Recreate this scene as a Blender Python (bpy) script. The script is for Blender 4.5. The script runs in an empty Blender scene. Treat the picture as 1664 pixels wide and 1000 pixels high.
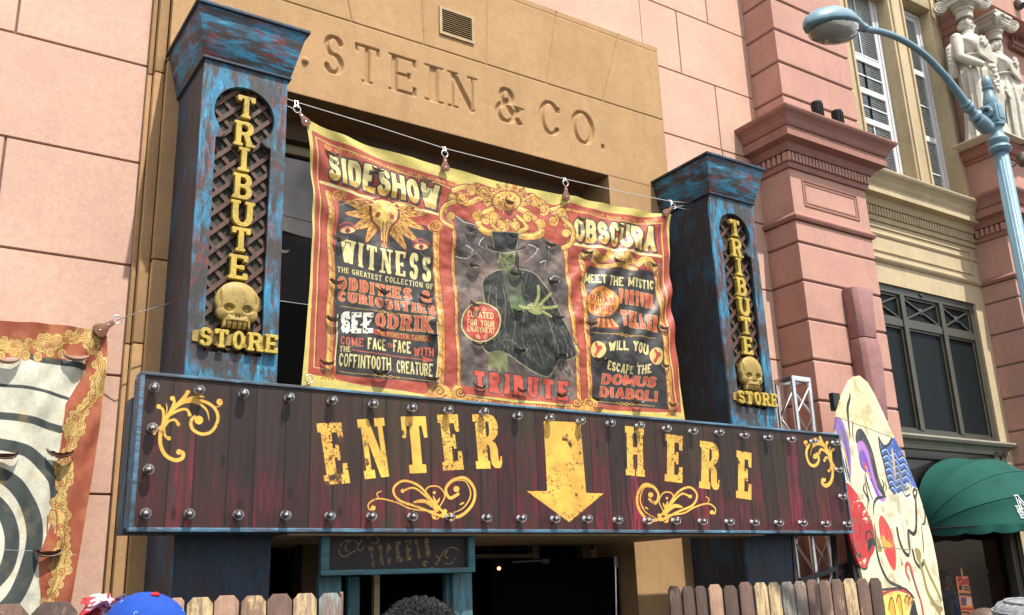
import bpy, bmesh, math, random
import numpy as np
from mathutils import Vector, Matrix

SC = bpy.context.scene
COL = SC.collection
PI = math.pi
R = math.radians
rnd = random.Random(7)

# ---------------------------------------------------------------- camera (solved from the facade's vanishing points)
EYE = 1.65
PP = np.array([832.0, 500.0])
VPX = np.array([3223.0, 872.0])
VPZ = np.array([643.0, -4646.0])
FOC = math.sqrt(-np.dot(VPX - PP, VPZ - PP))
_dx = np.r_[VPX - PP, FOC]; _dx /= np.linalg.norm(_dx)
_dz = np.r_[VPZ - PP, FOC]; _dz /= np.linalg.norm(_dz)
_dy = np.cross(_dz, _dx)
CAMR = np.array([_dx, _dy, _dz])            # world = CAMR @ (right, down, forward)
cd = bpy.data.cameras.new('camera')
cam = bpy.data.objects.new('camera', cd); COL.objects.link(cam)
cd.sensor_width = 36.0; cd.sensor_fit = 'HORIZONTAL'
cd.lens = FOC / 1664.0 * 36.0
cd.clip_start = 0.05; cd.clip_end = 500
_r, _d, _f = CAMR[:, 0], CAMR[:, 1], CAMR[:, 2]
cam.matrix_world = Matrix(((_r[0], -_d[0], -_f[0], 0), (_r[1], -_d[1], -_f[1], 0), (_r[2], -_d[2], -_f[2], EYE), (0, 0, 0, 1)))
SC.camera = cam

# ---------------------------------------------------------------- daylight
SUNV = Vector((0.15, -1.0, 1.82)).normalized()      # towards the sun
w = bpy.data.worlds.new('World'); SC.world = w; w.use_nodes = True
nt = w.node_tree; nt.nodes.clear()
sky = nt.nodes.new('ShaderNodeTexSky'); sky.sky_type = 'NISHITA'; sky.sun_disc = False
sky.sun_elevation = math.asin(SUNV.z); sky.sun_rotation = math.atan2(SUNV.x, SUNV.y)
sky.dust_density = 2.0
tc = nt.nodes.new('ShaderNodeTexCoord')
cn = nt.nodes.new('ShaderNodeTexNoise'); cn.inputs['Scale'].default_value = 4.6; cn.inputs['Detail'].default_value = 9; cn.inputs['Roughness'].default_value = 0.55
cr = nt.nodes.new('ShaderNodeValToRGB'); cr.color_ramp.elements[0].position = 0.44; cr.color_ramp.elements[1].position = 0.54
cc = nt.nodes.new('ShaderNodeTexNoise'); cc.inputs['Scale'].default_value = 7; cc.inputs['Detail'].default_value = 6
cr2 = nt.nodes.new('ShaderNodeValToRGB')
cr2.color_ramp.elements[0].position = 0.35; cr2.color_ramp.elements[0].color = (2.2, 2.4, 2.8, 1)
cr2.color_ramp.elements[1].position = 0.65; cr2.color_ramp.elements[1].color = (13, 13, 13, 1)
mixc = nt.nodes.new('ShaderNodeMixRGB')
bg = nt.nodes.new('ShaderNodeBackground'); bg.inputs['Strength'].default_value = 0.14
wo = nt.nodes.new('ShaderNodeOutputWorld')
L = nt.links.new
L(tc.outputs['Generated'], cn.inputs['Vector']); L(cn.outputs['Fac'], cr.inputs['Fac'])
L(tc.outputs['Generated'], cc.inputs['Vector']); L(cc.outputs['Fac'], cr2.inputs['Fac'])
L(cr.outputs['Color'], mixc.inputs['Fac']); L(sky.outputs['Color'], mixc.inputs['Color1']); L(cr2.outputs['Color'], mixc.inputs['Color2'])
L(mixc.outputs['Color'], bg.inputs['Color']); L(bg.outputs['Background'], wo.inputs['Surface'])
sd = bpy.data.lights.new('sun', 'SUN'); sd.energy = 4.3; sd.angle = R(0.55); sd.color = (1.0, 0.955, 0.88)
sun = bpy.data.objects.new('sun', sd); COL.objects.link(sun)
sun.rotation_euler = (-SUNV).to_track_quat('-Z', 'Y').to_euler()
sun.location = (2, -8, 20)
SC.view_settings.view_transform = 'Standard'; SC.view_settings.look = 'None'
SC.view_settings.exposure = 0.8; SC.view_settings.gamma = 1.0
SC.cycles.max_bounces = 8; SC.cycles.diffuse_bounces = 4; SC.cycles.glossy_bounces = 4
SC.cycles.caustics_reflective = False; SC.cycles.caustics_refractive = False
SC.cycles.use_denoising = True

# ---------------------------------------------------------------- pixel -> place
def ray(px, py):
    v = CAMR @ np.array([px - PP[0], py - PP[1], FOC]); return v / v[1]
def at(px, py, Y):                                   # the point of the plane y = Y seen at that pixel of the photo
    v = ray(px, py) * Y; return Vector((v[0], v[1], v[2] + EYE))
def atx(px, py, X):
    v = ray(px, py); v = v * (X / v[0]); return Vector((v[0], v[1], v[2] + EYE))
def xa(px, py, Y): return at(px, py, Y).x
def za(px, py, Y): return at(px, py, Y).z

# ---------------------------------------------------------------- scene objects
BASE = {}
def thing(name, label, cat, loc=(0, 0, 0), group=None):
    o = bpy.data.objects.new(name, None); COL.objects.link(o)
    o.location = loc; o.empty_display_size = 0.1
    BASE[o] = Vector(loc)
    o['label'] = label; o['category'] = cat
    if group: o['group'] = group
    return o
def tag(o, label, cat, group=None):
    o['label'] = label; o['category'] = cat
    if group: o['group'] = group
    return o
def link_mesh(name, me, mat, parent=None, smooth=False, label=None, kind=None):
    off = BASE[parent] if parent is not None else Vector((0, 0, 0))
    if off.length: me.transform(Matrix.Translation(-off))
    o = bpy.data.objects.new(name, me); COL.objects.link(o)
    mats = mat if isinstance(mat, (list, tuple)) else [mat]
    if len(me.materials) == 0:
        for m in mats: me.materials.append(m)
    if smooth: me.shade_smooth()
    if parent is not None: o.parent = parent
    BASE[o] = off
    if label: o['label'] = label
    if kind: o['kind'] = kind
    return o

class MB:
    """collects shapes in world space; build() links them as one mesh object"""
    def __init__(s): s.v = []; s.f = []; s.mi = []; s.cur = 0
    def add(s, vs, fs):
        b = len(s.v); s.v += [tuple(v) for v in vs]
        for f in fs: s.f.append([b + i for i in f]); s.mi.append(s.cur)
        return s
    def box(s, x0, x1, y0, y1, z0, z1):
        return s.add([(x0,y0,z0),(x1,y0,z0),(x1,y1,z0),(x0,y1,z0),(x0,y0,z1),(x1,y0,z1),(x1,y1,z1),(x0,y1,z1)],
                     [(0,3,2,1),(4,5,6,7),(0,1,5,4),(1,2,6,5),(2,3,7,6),(3,0,4,7)])
    def hexa(s, bot, top):                            # two quads, same winding seen from above (ccw)
        return s.add(list(bot) + list(top), [(3,2,1,0),(4,5,6,7),(0,1,5,4),(1,2,6,5),(2,3,7,6),(3,0,4,7)])
    def bar(s, p, q, w, h=None, up=(0,0,1)):          # square bar from p to q
        p = Vector(p); q = Vector(q); h = h or w
        d = (q - p).normalized(); u = Vector(up)
        if abs(d.dot(u)) > 0.98: u = Vector((0,1,0))
        a = d.cross(u).normalized() * (w / 2); b = a.cross(d).normalized() * (h / 2)
        return s.add([p-a-b, p+a-b, p+a+b, p-a+b, q-a-b, q+a-b, q+a+b, q-a+b],
                     [(0,1,2,3),(7,6,5,4),(0,4,5,1),(1,5,6,2),(2,6,7,3),(3,7,4,0)])
    def tube(s, pts, r, n=10, cap=True):
        pts = [Vector(p) for p in pts]; rs = r if isinstance(r, (list, tuple)) else [r] * len(pts)
        rings = []; nrm = None
        for i, p in enumerate(pts):
            d = (pts[min(i+1, len(pts)-1)] - pts[max(i-1, 0)]).normalized()
            if nrm is None:
                nrm = d.orthogonal().normalized()
            else:
                nrm = (nrm - d * nrm.dot(d)).normalized()
            bn = d.cross(nrm)
            rings.append([p + (nrm * math.cos(2*PI*k/n) + bn * math.sin(2*PI*k/n)) * rs[i] for k in range(n)])
        vs = [v for rg in rings for v in rg]; fs = []
        for i in range(len(pts) - 1):
            for k in range(n):
                a = i*n + k; b = i*n + (k+1) % n
                fs.append((a, b, b + n, a + n))
        if cap:
            fs.append(tuple(range(n - 1, -1, -1))); m = (len(pts)-1) * n
            fs.append(tuple(m + k for k in range(n)))
        return s.add(vs, fs)
    def lathe(s, prof, c, axis=(0,0,1), n=24, mod=None):    # prof: (radius, height) list along axis from c
        c = Vector(c); ax = Vector(axis).normalized()
        a = ax.orthogonal().normalized() if abs(ax.z) < 0.99 else Vector((1,0,0)); b = ax.cross(a)
        vs = []
        for (r, h) in prof:
            for k in range(n):
                t = 2*PI*k/n; rr = r * (mod(t, h) if mod else 1)
                vs.append(c + ax*h + (a*math.cos(t) + b*math.sin(t)) * rr)
        fs = []
        for i in range(len(prof) - 1):
            for k in range(n):
                p = i*n + k; q = i*n + (k+1) % n
                fs.append((p, q, q+n, p+n))
        fs.append(tuple(range(n-1, -1, -1))); m = (len(prof)-1)*n
        fs.append(tuple(m + k for k in range(n)))
        return s.add(vs, fs)
    def prism(s, poly, y0, y1):                       # poly of (x, z), front at y0
        n = len(poly)
        vs = [(x, y0, z) for x, z in poly] + [(x, y1, z) for x, z in poly]
        fs = [tuple(range(n)), tuple(range(2*n-1, n-1, -1))]
        for k in range(n):
            j = (k+1) % n; fs.append((k, k+n, j+n, j))
        return s.add(vs, fs)
    def build(s, name, mat, parent=None, smooth=False, label=None, bevel=0, kind=None):
        me = bpy.data.meshes.new(name)
        me.from_pydata(s.v, [], s.f); me.update()
        bm = bmesh.new(); bm.from_mesh(me)
        bmesh.ops.recalc_face_normals(bm, faces=bm.faces)
        if bevel:
            es = [e for e in bm.edges if len(e.link_faces) == 2 and e.calc_face_angle(0) > 0.6]
            bmesh.ops.bevel(bm, geom=es, offset=bevel, segments=2, affect='EDGES', profile=0.5, clamp_overlap=True)
        bm.to_mesh(me); bm.free()
        if len(set(s.mi)) > 1 and not bevel:
            for m in mat: me.materials.append(m)
            for p, i in zip(me.polygons, s.mi): p.material_index = i
        o = link_mesh(name, me, mat, parent, smooth, label, kind)
        if smooth == 'auto' or bevel:
            try: me.set_sharp_from_angle(angle=R(40))
            except Exception: pass
        return o
def grid_mesh(name, P, uv=True):                      # P: (rows, cols, 3)
    h, wd = P.shape[:2]
    me = bpy.data.meshes.new(name)
    me.vertices.add(h*wd); me.vertices.foreach_set('co', P.reshape(-1).astype(np.float32))
    idx = np.arange(h*wd).reshape(h, wd)
    q = np.stack([idx[:-1,:-1], idx[:-1,1:], idx[1:,1:], idx[1:,:-1]], -1).reshape(-1, 4)
    n = len(q)
    me.loops.add(n*4); me.loops.foreach_set('vertex_index', q.reshape(-1).astype(np.int32))
    me.polygons.add(n); me.polygons.foreach_set('loop_start', np.arange(0, n*4, 4, dtype=np.int32))
    if uv:
        u, v = np.meshgrid(np.linspace(0,1,wd), np.linspace(1,0,h))
        uvs = np.stack([u, v], -1).reshape(-1, 2)[q.reshape(-1)]
        l = me.uv_layers.new(name='UVMap'); l.data.foreach_set('uv', uvs.reshape(-1).astype(np.float32))
    me.update(calc_edges=True)
    return me

# ---------------------------------------------------------------- materials
def s2l(c):
    return tuple((x/12.92 if x <= .04045 else ((x+.055)/1.055)**2.4) for x in c)
class NM:
    def __init__(s, name, rough=0.7, metal=0.0, spec=0.4):
        s.m = bpy.data.materials.new(name); s.m.use_nodes = True; s.t = s.m.node_tree
        s.b = s.t.nodes['Principled BSDF']
        s.b.inputs['Roughness'].default_value = rough; s.b.inputs['Metallic'].default_value = metal
        s.b.inputs['Specular IOR Level'].default_value = spec
        s.tc = None
    def n(s, typ, **kw):
        nd = s.t.nodes.new(typ)
        for k, v in kw.items():
            if k in nd.inputs: nd.inputs[k].default_value = v
            else: setattr(nd, k, v)
        return nd
    def l(s, a, b): s.t.links.new(a, b)
    def coord(s, scale=(1,1,1), rot=(0,0,0), loc=(0,0,0), out='Object'):
        if s.tc is None: s.tc = s.n('ShaderNodeTexCoord')
        mp = s.n('ShaderNodeMapping'); mp.inputs['Scale'].default_value = scale; mp.inputs['Rotation'].default_value = rot; mp.inputs['Location'].default_value = loc
        s.l(s.tc.outputs[out], mp.inputs['Vector']); return mp.outputs['Vector']
    def noise(s, scale, detail=5, rough=.6, vec=None, stretch=(1,1,1), loc=(0,0,0), dist=0):
        v = vec or s.coord(stretch, loc=loc)
        nd = s.n('ShaderNodeTexNoise'); nd.inputs['Scale'].default_value = scale; nd.inputs['Detail'].default_value = detail
        nd.inputs['Roughness'].default_value = rough; nd.inputs['Distortion'].default_value = dist
        s.l(v, nd.inputs['Vector']); return nd.outputs['Fac']
    def ramp(s, fac, stops):
        r = s.n('ShaderNodeValToRGB'); e = r.color_ramp.elements
        while len(e) < len(stops): e.new(0.5)
        for k, (p, c) in enumerate(stops):
            e[k].position = p; e[k].color = (c if isinstance(c, tuple) else (c, c, c)) + (1,)
        s.l(fac, r.inputs['Fac']); return r.outputs['Color']
    def mix(s, fac, a, b, mode='MIX'):
        x = s.n('ShaderNodeMixRGB'); x.blend_type = mode
        for sock, val in ((x.inputs['Fac'], fac), (x.inputs['Color1'], a), (x.inputs['Color2'], b)):
            if isinstance(val, bpy.types.NodeSocket): s.l(val, sock)
            elif isinstance(val, (int, float)): sock.default_value = val if sock.name == 'Fac' else (val, val, val, 1)
            else: sock.default_value = tuple(val) + (1,)
        return x.outputs['Color']
    def color(s, c):
        if isinstance(c, bpy.types.NodeSocket): s.l(c, s.b.inputs['Base Color'])
        else: s.b.inputs['Base Color'].default_value = tuple(c) + (1,)
        return s
    def rough(s, c): s.l(c, s.b.inputs['Roughness']); return s
    def bump(s, h, strength=.3, dist=.01):
        b = s.n('ShaderNodeBump'); b.inputs['Strength'].default_value = strength; b.inputs['Distance'].default_value = dist
        s.l(h, b.inputs['Height']); s.l(b.outputs['Normal'], s.b.inputs['Normal']); return s
def stucco(name, col, dark=.78, scale=2.0, bump=.35, grime=.15, rough=.85):
    m = NM(name, rough, spec=.25)
    big = m.noise(scale, 6, .65); fine = m.noise(95, 3, .6)
    mid = m.noise(14, 5, .65)
    c0 = tuple(x*dark for x in col); c1 = tuple(min(1, x*1.12) for x in col)
    c = m.ramp(big, [(.30, c0), (.52, col), (.72, c1)])
    c = m.mix(m.ramp(mid, [(.34, .55), (.56, 0.0)]), c, tuple(x*.80 for x in col))
    c = m.mix(m.ramp(m.noise(33, 4, .7), [(.52, 0.0), (.68, .5)]), c, tuple(min(1, x*1.28) for x in col))
    c = m.mix(m.ramp(fine, [(.50, 0.0), (.66, .55)]), c, tuple(x*.66 for x in col))
    streak = m.noise(3.0, 5, .6, stretch=(2.2, 2.2, .16), loc=(3, 1, 2))
    c = m.mix(m.ramp(streak, [(.52, 0.0), (.78, grime)]), c, tuple(x*.45 for x in col))
    m.color(c).bump(m.mix(.5, fine, m.noise(38, 4, .7)), bump, .006)
    return m.m
def plain(name, col, rough=.6, metal=0.0, var=.18, scale=9, bump=0.08, spec=.4):
    m = NM(name, rough, metal, spec)
    f = m.noise(scale, 6, .6)
    m.color(m.ramp(f, [(.3, tuple(x*(1-var) for x in col)), (.7, tuple(min(1, x*(1+var)) for x in col))]))
    if bump: m.bump(m.noise(scale*5, 4, .6), bump, .004)
    return m.m
def worn(name, base, c1, c2, stretch, amt1=.5, amt2=.55, loc=(0,0,0), rough=.62, hi=None, gs=26):
    """dark painted wood, two paints dragged over it along the grain and rubbed away in patches"""
    m = NM(name, rough, spec=.35)
    g = m.noise(gs, 7, .72, stretch=stretch, loc=loc, dist=.4)
    patch = m.noise(2.3, 5, .65, loc=(loc[0]+4, loc[1], loc[2]+2))
    patch2 = m.noise(3.1, 6, .7, loc=(loc[0]-7, loc[1]+3, loc[2]))
    g2 = m.noise(gs*2.2, 6, .72, stretch=stretch, loc=(2, 5, 1))
    a = m.ramp(g, [(.44, 0.0), (.53, 1.0)]); a = m.mix(1.0, a, m.ramp(patch, [(amt1-.09, 0.0), (amt1+.07, 1.0)]), 'MULTIPLY')
    b = m.ramp(g2, [(.44, 0.0), (.53, 1.0)]); b = m.mix(1.0, b, m.ramp(patch2, [(amt2-.04, 0.0), (amt2+.05, 1.0)]), 'MULTIPLY')
    c = m.mix(m.ramp(g2, [(.3, 0.0), (.7, .7)]), base, tuple(x*2.2 + .004 for x in base))
    c = m.mix(b, c, c2)
    c = m.mix(a, c, m.ramp(g2, [(.35, tuple(x*.55 for x in c1)), (.62, c1), (.74, hi or tuple(min(1, x*1.5) for x in c1))]))
    sc = m.noise(170, 2, .5, stretch=stretch)
    c = m.mix(m.ramp(sc, [(.60, 0.0), (.66, .6)]), c, base)
    m.color(c).bump(m.mix(.5, g, g2), .35, .006)
    m.rough(m.ramp(g, [(.3, rough*.75), (.7, min(1, rough*1.2))]))
    return m.m
def image_mat(name, img, rough=.6, bump=0, spec=.35):
    m = NM(name, rough, spec=spec)
    t = m.n('ShaderNodeTexImage'); t.image = img; t.interpolation = 'Cubic'; t.extension = 'EXTEND'
    m.l(m.coord(out='UV'), t.inputs['Vector']); m.color(t.outputs['Color'])
    if bump: m.bump(m.noise(120, 4, .6), bump, .003)
    return m.m
# ---------------------------------------------------------------- lettering: strokes -> signed distance
# l thick stroke, t thin stroke (0..1 inside the letter's box), a elliptical arc; slabs are the feet of slab-serif styles
def _g(wd, st, sl=()): return (wd, st, sl)
GL = {
 'A': _g(.85, [('l',0,0,.5,1),('l',.5,1,1,0),('t',.18,.33,.82,.33)], [(0,0),(1,0)]),
 'B': _g(.75, [('l',0,0,0,1),('t',0,1,.55,1),('a',.55,.76,.4,.24,90,-90),('t',0,.52,.55,.52),('a',.55,.26,.45,.26,90,-90),('t',0,0,.55,0)], [(0,0),(0,1)]),
 'C': _g(.75, [('a',.5,.5,.5,.5,42,318),('l',.95,.72,.95,.9)], []),
 'D': _g(.78, [('l',0,0,0,1),('t',0,1,.4,1),('a',.4,.5,.6,.5,90,-90),('t',0,0,.4,0)], [(0,0),(0,1)]),
 'E': _g(.72, [('l',0,0,0,1),('t',0,1,1,1),('t',0,.5,.7,.5),('t',0,0,1,0),('s',1,1,1,.79),('s',1,0,1,.21),('s',.7,.59,.7,.41)], [(0,0),(0,1)]),
 'F': _g(.68, [('l',0,0,0,1),('t',0,1,1,1),('t',0,.5,.7,.5),('s',1,1,1,.76),('s',.7,.62,.7,.38)], [(0,0),(0,1)]),
 'G': _g(.8, [('a',.5,.5,.5,.5,42,330),('l',1,.1,1,.42),('t',.6,.42,1,.42)], []),
 'H': _g(.82, [('l',0,0,0,1),('l',1,0,1,1),('t',0,.5,1,.5)], [(0,0),(0,1),(1,0),(1,1)]),
 'I': _g(.25, [('l',.5,0,.5,1)], [(.5,0),(.5,1)]),
 'J': _g(.6, [('l',1,.3,1,1),('a',.5,.28,.5,.28,0,-180)], [(1,1)]),
 'K': _g(.8, [('l',0,0,0,1),('t',0,.42,1,1),('l',.3,.58,1,0)], [(0,0),(0,1),(1,0),(1,1)]),
 'L': _g(.68, [('l',0,0,0,1),('t',0,0,1,0),('s',1,0,1,.28)], [(0,0),(0,1)]),
 'M': _g(1.05, [('l',0,0,0,1),('l',1,0,1,1),('l',0,1,.5,.15),('t',.5,.15,1,1)], [(0,0),(1,0),(0,1),(1,1)]),
 'N': _g(.85, [('t2',0,0,0,1),('t2',1,0,1,1),('l',0,1,1,0)], [(0,0),(0,1),(1,1)]),
 'O': _g(.8, [('a',.5,.5,.5,.5,0,360)], []),
 'P': _g(.72, [('l',0,0,0,1),('t',0,1,.55,1),('a',.55,.73,.45,.27,90,-90),('t',0,.46,.55,.46)], [(0,0),(0,1)]),
 'Q': _g(.8, [('a',.5,.5,.5,.5,0,360),('l',.6,.3,1,-.05)], []),
 'R': _g(.8, [('l',0,0,0,1),('t',0,1,.5,1),('a',.5,.75,.42,.25,90,-90),('t',0,.5,.5,.5),('l',.55,.5,.95,0)], [(0,0),(0,1),(.95,0)]),
 'S': _g(.68, [('a',.5,.75,.48,.25,25,270),('a',.5,.25,.5,.25,90,-155)], []),
 'T': _g(.8, [('l',.5,0,.5,1),('t',0,1,1,1),('s',0,1,0,.80),('s',1,1,1,.80)], [(.5,0)]),
 'U': _g(.8, [('l',0,.35,0,1),('l',1,.35,1,1),('a',.5,.37,.5,.37,180,360)], [(0,1),(1,1)]),
 'V': _g(.82, [('l',0,1,.5,0),('l',.5,0,1,1)], [(0,1),(1,1)]),
 'W': _g(1.15, [('l',0,1,.27,0),('l',.27,0,.5,.9),('l',.5,.9,.73,0),('l',.73,0,1,1)], [(0,1),(1,1),(.5,.95)]),
 'X': _g(.82, [('l',0,1,1,0),('l',0,0,1,1)], [(0,0),(1,0),(0,1),(1,1)]),
 'Y': _g(.8, [('l',.5,0,.5,.45),('l',0,1,.5,.42),('l',1,1,.5,.42)], [(.5,0),(0,1),(1,1)]),
 'Z': _g(.72, [('t',0,1,1,1),('l',1,1,0,0),('t',0,0,1,0)], []),
 '&': _g(.95, [('a',.40,.79,.22,.21,-60,240),('l',.22,.66,.98,0),('a',.36,.27,.36,.27,130,335),('l',.68,.16,.92,.50),('l',.13,.47,.50,.66)], [(.92,.5)]),
 '.': _g(.14, [('l',.5,0,.5,.02)], []),
 ' ': _g(.38, [], []),
}
class Style:
    def __init__(s, tv=.2, th=.12, slab=None, sw=.3, sh=.1, wf=1.0, gap=.08): s.tv, s.th, s.slab, s.sw, s.sh, s.wf, s.gap = tv, th, slab, sw, sh, wf, gap
SANS = Style(.19, .17, gap=.09); SANSB = Style(.27, .22, gap=.07, wf=.9); SLAB = Style(.23, .12, 1, .36, .10, gap=.11)
ROMAN = Style(.15, .055, 1, .34, .035, wf=1.0, gap=.2); WEST = Style(.30, .15, 1, .44, .20, wf=.92, gap=.14); THIN = Style(.11, .09, gap=.12)
COND = Style(.24, .18, gap=.07, wf=.72)
def gwidth(ch, st): return GL[ch][0] * st.wf * (1.0 if ch != 'I' else 1) + (st.tv * .6)
def _seg(x, y, x0, y0, x1, y1, h, butt=True):
    dx, dy = x1 - x0, y1 - y0; Ln = math.hypot(dx, dy) or 1e-6
    ux, uy = dx/Ln, dy/Ln
    a = (x-x0)*ux + (y-y0)*uy; b = np.abs(-(x-x0)*uy + (y-y0)*ux)
    if butt:
        qx = np.abs(a - Ln/2) - Ln/2; qy = b - h
        return np.minimum(np.maximum(qx, qy), 0) + np.hypot(np.maximum(qx, 0), np.maximum(qy, 0))
    t = np.clip(a, 0, Ln); return np.hypot(a - t, b) - h
def gsdf(ch, st, x, y):
    """distance to the letter (cap height 1, origin lower left)"""
    wd, strokes, slabs = GL[ch]
    W = gwidth(ch, st); tv, th = st.tv, st.th
    ix = tv/2; iy = th/2
    if st.slab: ix += st.sw*.18
    X = lambda u: ix + u*(W - 2*ix); Yy = lambda v: iy + v*(1 - 2*iy)
    d = np.full(np.broadcast(x, y).shape, 9.0)
    for s in strokes:
        k = s[0]
        if k == 'a':
            _, cx, cy, rx, ry, a0, a1 = s
            n = max(6, int(abs(a1-a0)/12)); A = np.radians(np.linspace(a0, a1, n+1))
            px = [X(cx + rx*math.cos(q)) for q in A]; py = [Yy(cy + ry*math.sin(q)) for q in A]
            for i in range(n):
                c = abs(math.cos((A[i]+A[i+1])/2)); h = (th + (tv-th)*c)/2
                d = np.minimum(d, _seg(x, y, px[i], py[i], px[i+1], py[i+1], h, False))
            continue
        _, x0, y0, x1, y1 = s
        if k == 's':
            if not st.slab: continue
            h = st.sh*.5 + .03; k2 = True
            xx = X(x0) + (tv/2 - h if x0 > .5 else -tv/2 + h)
            d = np.minimum(d, _seg(x, y, xx, y0*1.0 if y0 in (0, 1) else Yy(y0), xx, Yy(y1), h)); continue
        h = tv/2 if k == 'l' else (th/2 if k == 't' else th*.6)
        vert = abs(x1-x0) < 1e-6; hor = abs(y1-y0) < 1e-6
        ax, bx, ay, by = X(x0), X(x1), Yy(y0), Yy(y1)
        if vert or not hor:
            f = lambda v: 0 if v == 0 else (1 if v == 1 else Yy(v))
            ay, by = f(y0), f(y1)
        if hor:
            if x0 in (0, 1): ax += (-tv/2 if x0 == 0 else tv/2)
            if x1 in (0, 1): bx += (-tv/2 if x1 == 0 else tv/2)
        dd = _seg(x, y, ax, ay, bx, by, h)
        if not vert and not hor: dd = np.maximum(dd, np.maximum(-y, y-1)) if ch != 'Q' else dd
        d = np.minimum(d, dd)
    if st.slab:
        for (sx, sy) in slabs:
            yy = st.sh/2 if sy < .1 else (1 - st.sh/2 if sy > .9 else Yy(sy))
            d = np.minimum(d, _seg(x, y, X(sx)-st.sw/2, yy, X(sx)+st.sw/2, yy, st.sh/2))
    return d
def text_width(s, st): return sum(gwidth(c, st) + st.gap for c in s) - st.gap

def contours(D, x0, y0, dx):
    """marching squares: closed loops of D = 0 (inside negative)"""
    h, wd = D.shape; segs = {}
    ins = D < 0
    def P(key):
        i, j, e = key
        if e == 0: t = D[i,j]/(D[i,j]-D[i,j+1]); return (x0+(j+t)*dx, y0+i*dx)
        t = D[i,j]/(D[i,j]-D[i+1,j]); return (x0+j*dx, y0+(i+t)*dx)
    code = ins[:-1,:-1]*1 + ins[:-1,1:]*2 + ins[1:,1:]*4 + ins[1:,:-1]*8
    T = {1:'LB',2:'BR',3:'LR',4:'RT',6:'BT',7:'LT',8:'TL',9:'TB',11:'TR',12:'RL',13:'RB',14:'BL',5:'LBRT',10:'BRTL'}
    for i, j in zip(*np.nonzero((code > 0) & (code < 15))):
        E = {'B':(i,j,0),'T':(i+1,j,0),'L':(i,j,1),'R':(i,j+1,1)}
        s = T[int(code[i,j])]
        for k in range(0, len(s), 2): segs.setdefault(E[s[k]], []).append(E[s[k+1]])
    loops = []
    while segs:
        st0 = next(iter(segs)); k = st0; lp = []
        while k in segs:
            lp.append(P(k)); nx = segs[k].pop()
            if not segs[k]: del segs[k]
            k = nx
            if k == st0: break
        if len(lp) > 2: loops.append(lp)
    return loops
def simplify(lp, tol):
    out = [lp[0]]
    for k in range(1, len(lp)):
        a = out[-1]; b = lp[k]; c = lp[(k+1) % len(lp)]
        ax, ay = c[0]-a[0], c[1]-a[1]; Ln = math.hypot(ax, ay) or 1e-9
        if abs((b[0]-a[0])*ay - (b[1]-a[1])*ax)/Ln > tol or math.hypot(b[0]-a[0], b[1]-a[1]) > 40*tol: out.append(b)
    return out
def solid(loops, depth, bevel=0.0):
    """filled, extruded mesh of 2-D loops (holes by even-odd); lies in local xy, thickness along z"""
    cu = bpy.data.curves.new('tmp', 'CURVE'); cu.dimensions = '2D'; cu.fill_mode = 'BOTH'
    for lp in loops:
        sp = cu.splines.new('POLY'); sp.points.add(len(lp)-1)
        for p, (x, y) in zip(sp.points, lp): p.co = (x, y, 0, 1)
        sp.use_cyclic_u = True
    cu.extrude = depth/2; cu.bevel_depth = bevel; cu.bevel_resolution = 1
    o = bpy.data.objects.new('tmp', cu); COL.objects.link(o)
    dg = bpy.context.evaluated_depsgraph_get(); dg.update()
    me = bpy.data.meshes.new_from_object(o.evaluated_get(dg))
    bpy.data.objects.remove(o); bpy.data.curves.remove(cu)
    me.materials.clear()
    while me.uv_layers: me.uv_layers.remove(me.uv_layers[0])
    return me
XZ = Matrix(((1,0,0,0),(0,0,-1,0),(0,1,0,0),(0,0,0,1)))   # local xy -> world xz, thickness along y
def letter_mesh(ch, st, origin, ex, ez, depth, yc, bevel=.003, res=56):
    """letter in the plane y = yc; ex: width of one unit, ez: cap height"""
    pad = .12; W = gwidth(ch, st); dx = 1.0/res
    gx = np.arange(-pad-.1, W+pad+.1, dx); gy = np.arange(-pad, 1+pad, dx)
    D = gsdf(ch, st, gx[None,:], gy[:,None])
    lps = [simplify(l, .003) for l in contours(D, gx[0], gy[0], dx)]
    lps = [[(x*ex, y*ez) for x, y in l] for l in lps if len(l) > 2]
    me = solid(lps, depth, bevel)
    me.transform(Matrix.Translation((origin[0], yc, origin[1])) @ XZ)
    return me

# ---------------------------------------------------------------- painting flat art (posters, painted boards) into a picture in memory
def smooth_noise(h, w, cell, seed, octs=4):
    rg = np.random.default_rng(seed); out = np.zeros((h, w)); amp = 1; tot = 0
    cx, cy = (cell if isinstance(cell, tuple) else (cell, cell))
    for o in range(octs):
        gx = int(w/cx)+3; gy = int(h/cy)+3
        g = rg.random((gy, gx))
        x = np.arange(w)/cx; y = np.arange(h)/cy
        xi = x.astype(int); yi = y.astype(int); fx = x-xi; fy = y-yi
        fx = fx*fx*(3-2*fx); fy = (fy*fy*(3-2*fy))[:,None]
        a = g[yi][:,xi]*(1-fx) + g[yi][:,xi+1]*fx; b = g[yi+1][:,xi]*(1-fx) + g[yi+1][:,xi+1]*fx
        out += amp*(a*(1-fy)+b*fy); tot += amp; amp *= .55; cx = max(1.01, cx/2); cy = max(1.01, cy/2)
    return out/tot
def spline(pts, n=8, closed=False):
    P = [np.array(p, float) for p in pts]; out = []
    m = len(P)
    rng = range(m) if closed else range(m-1)
    for i in rng:
        p0 = P[(i-1) % m] if closed else P[max(i-1, 0)]; p1 = P[i]; p2 = P[(i+1) % m]; p3 = P[(i+2) % m] if closed else P[min(i+2, m-1)]
        for k in range(n):
            t = k/n
            out.append(.5*((2*p1)+(-p0+p2)*t+(2*p0-5*p1+4*p2-p3)*t*t+(-p0+3*p1-3*p2+p3)*t**3))
    if not closed: out.append(P[-1])
    return out
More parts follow.
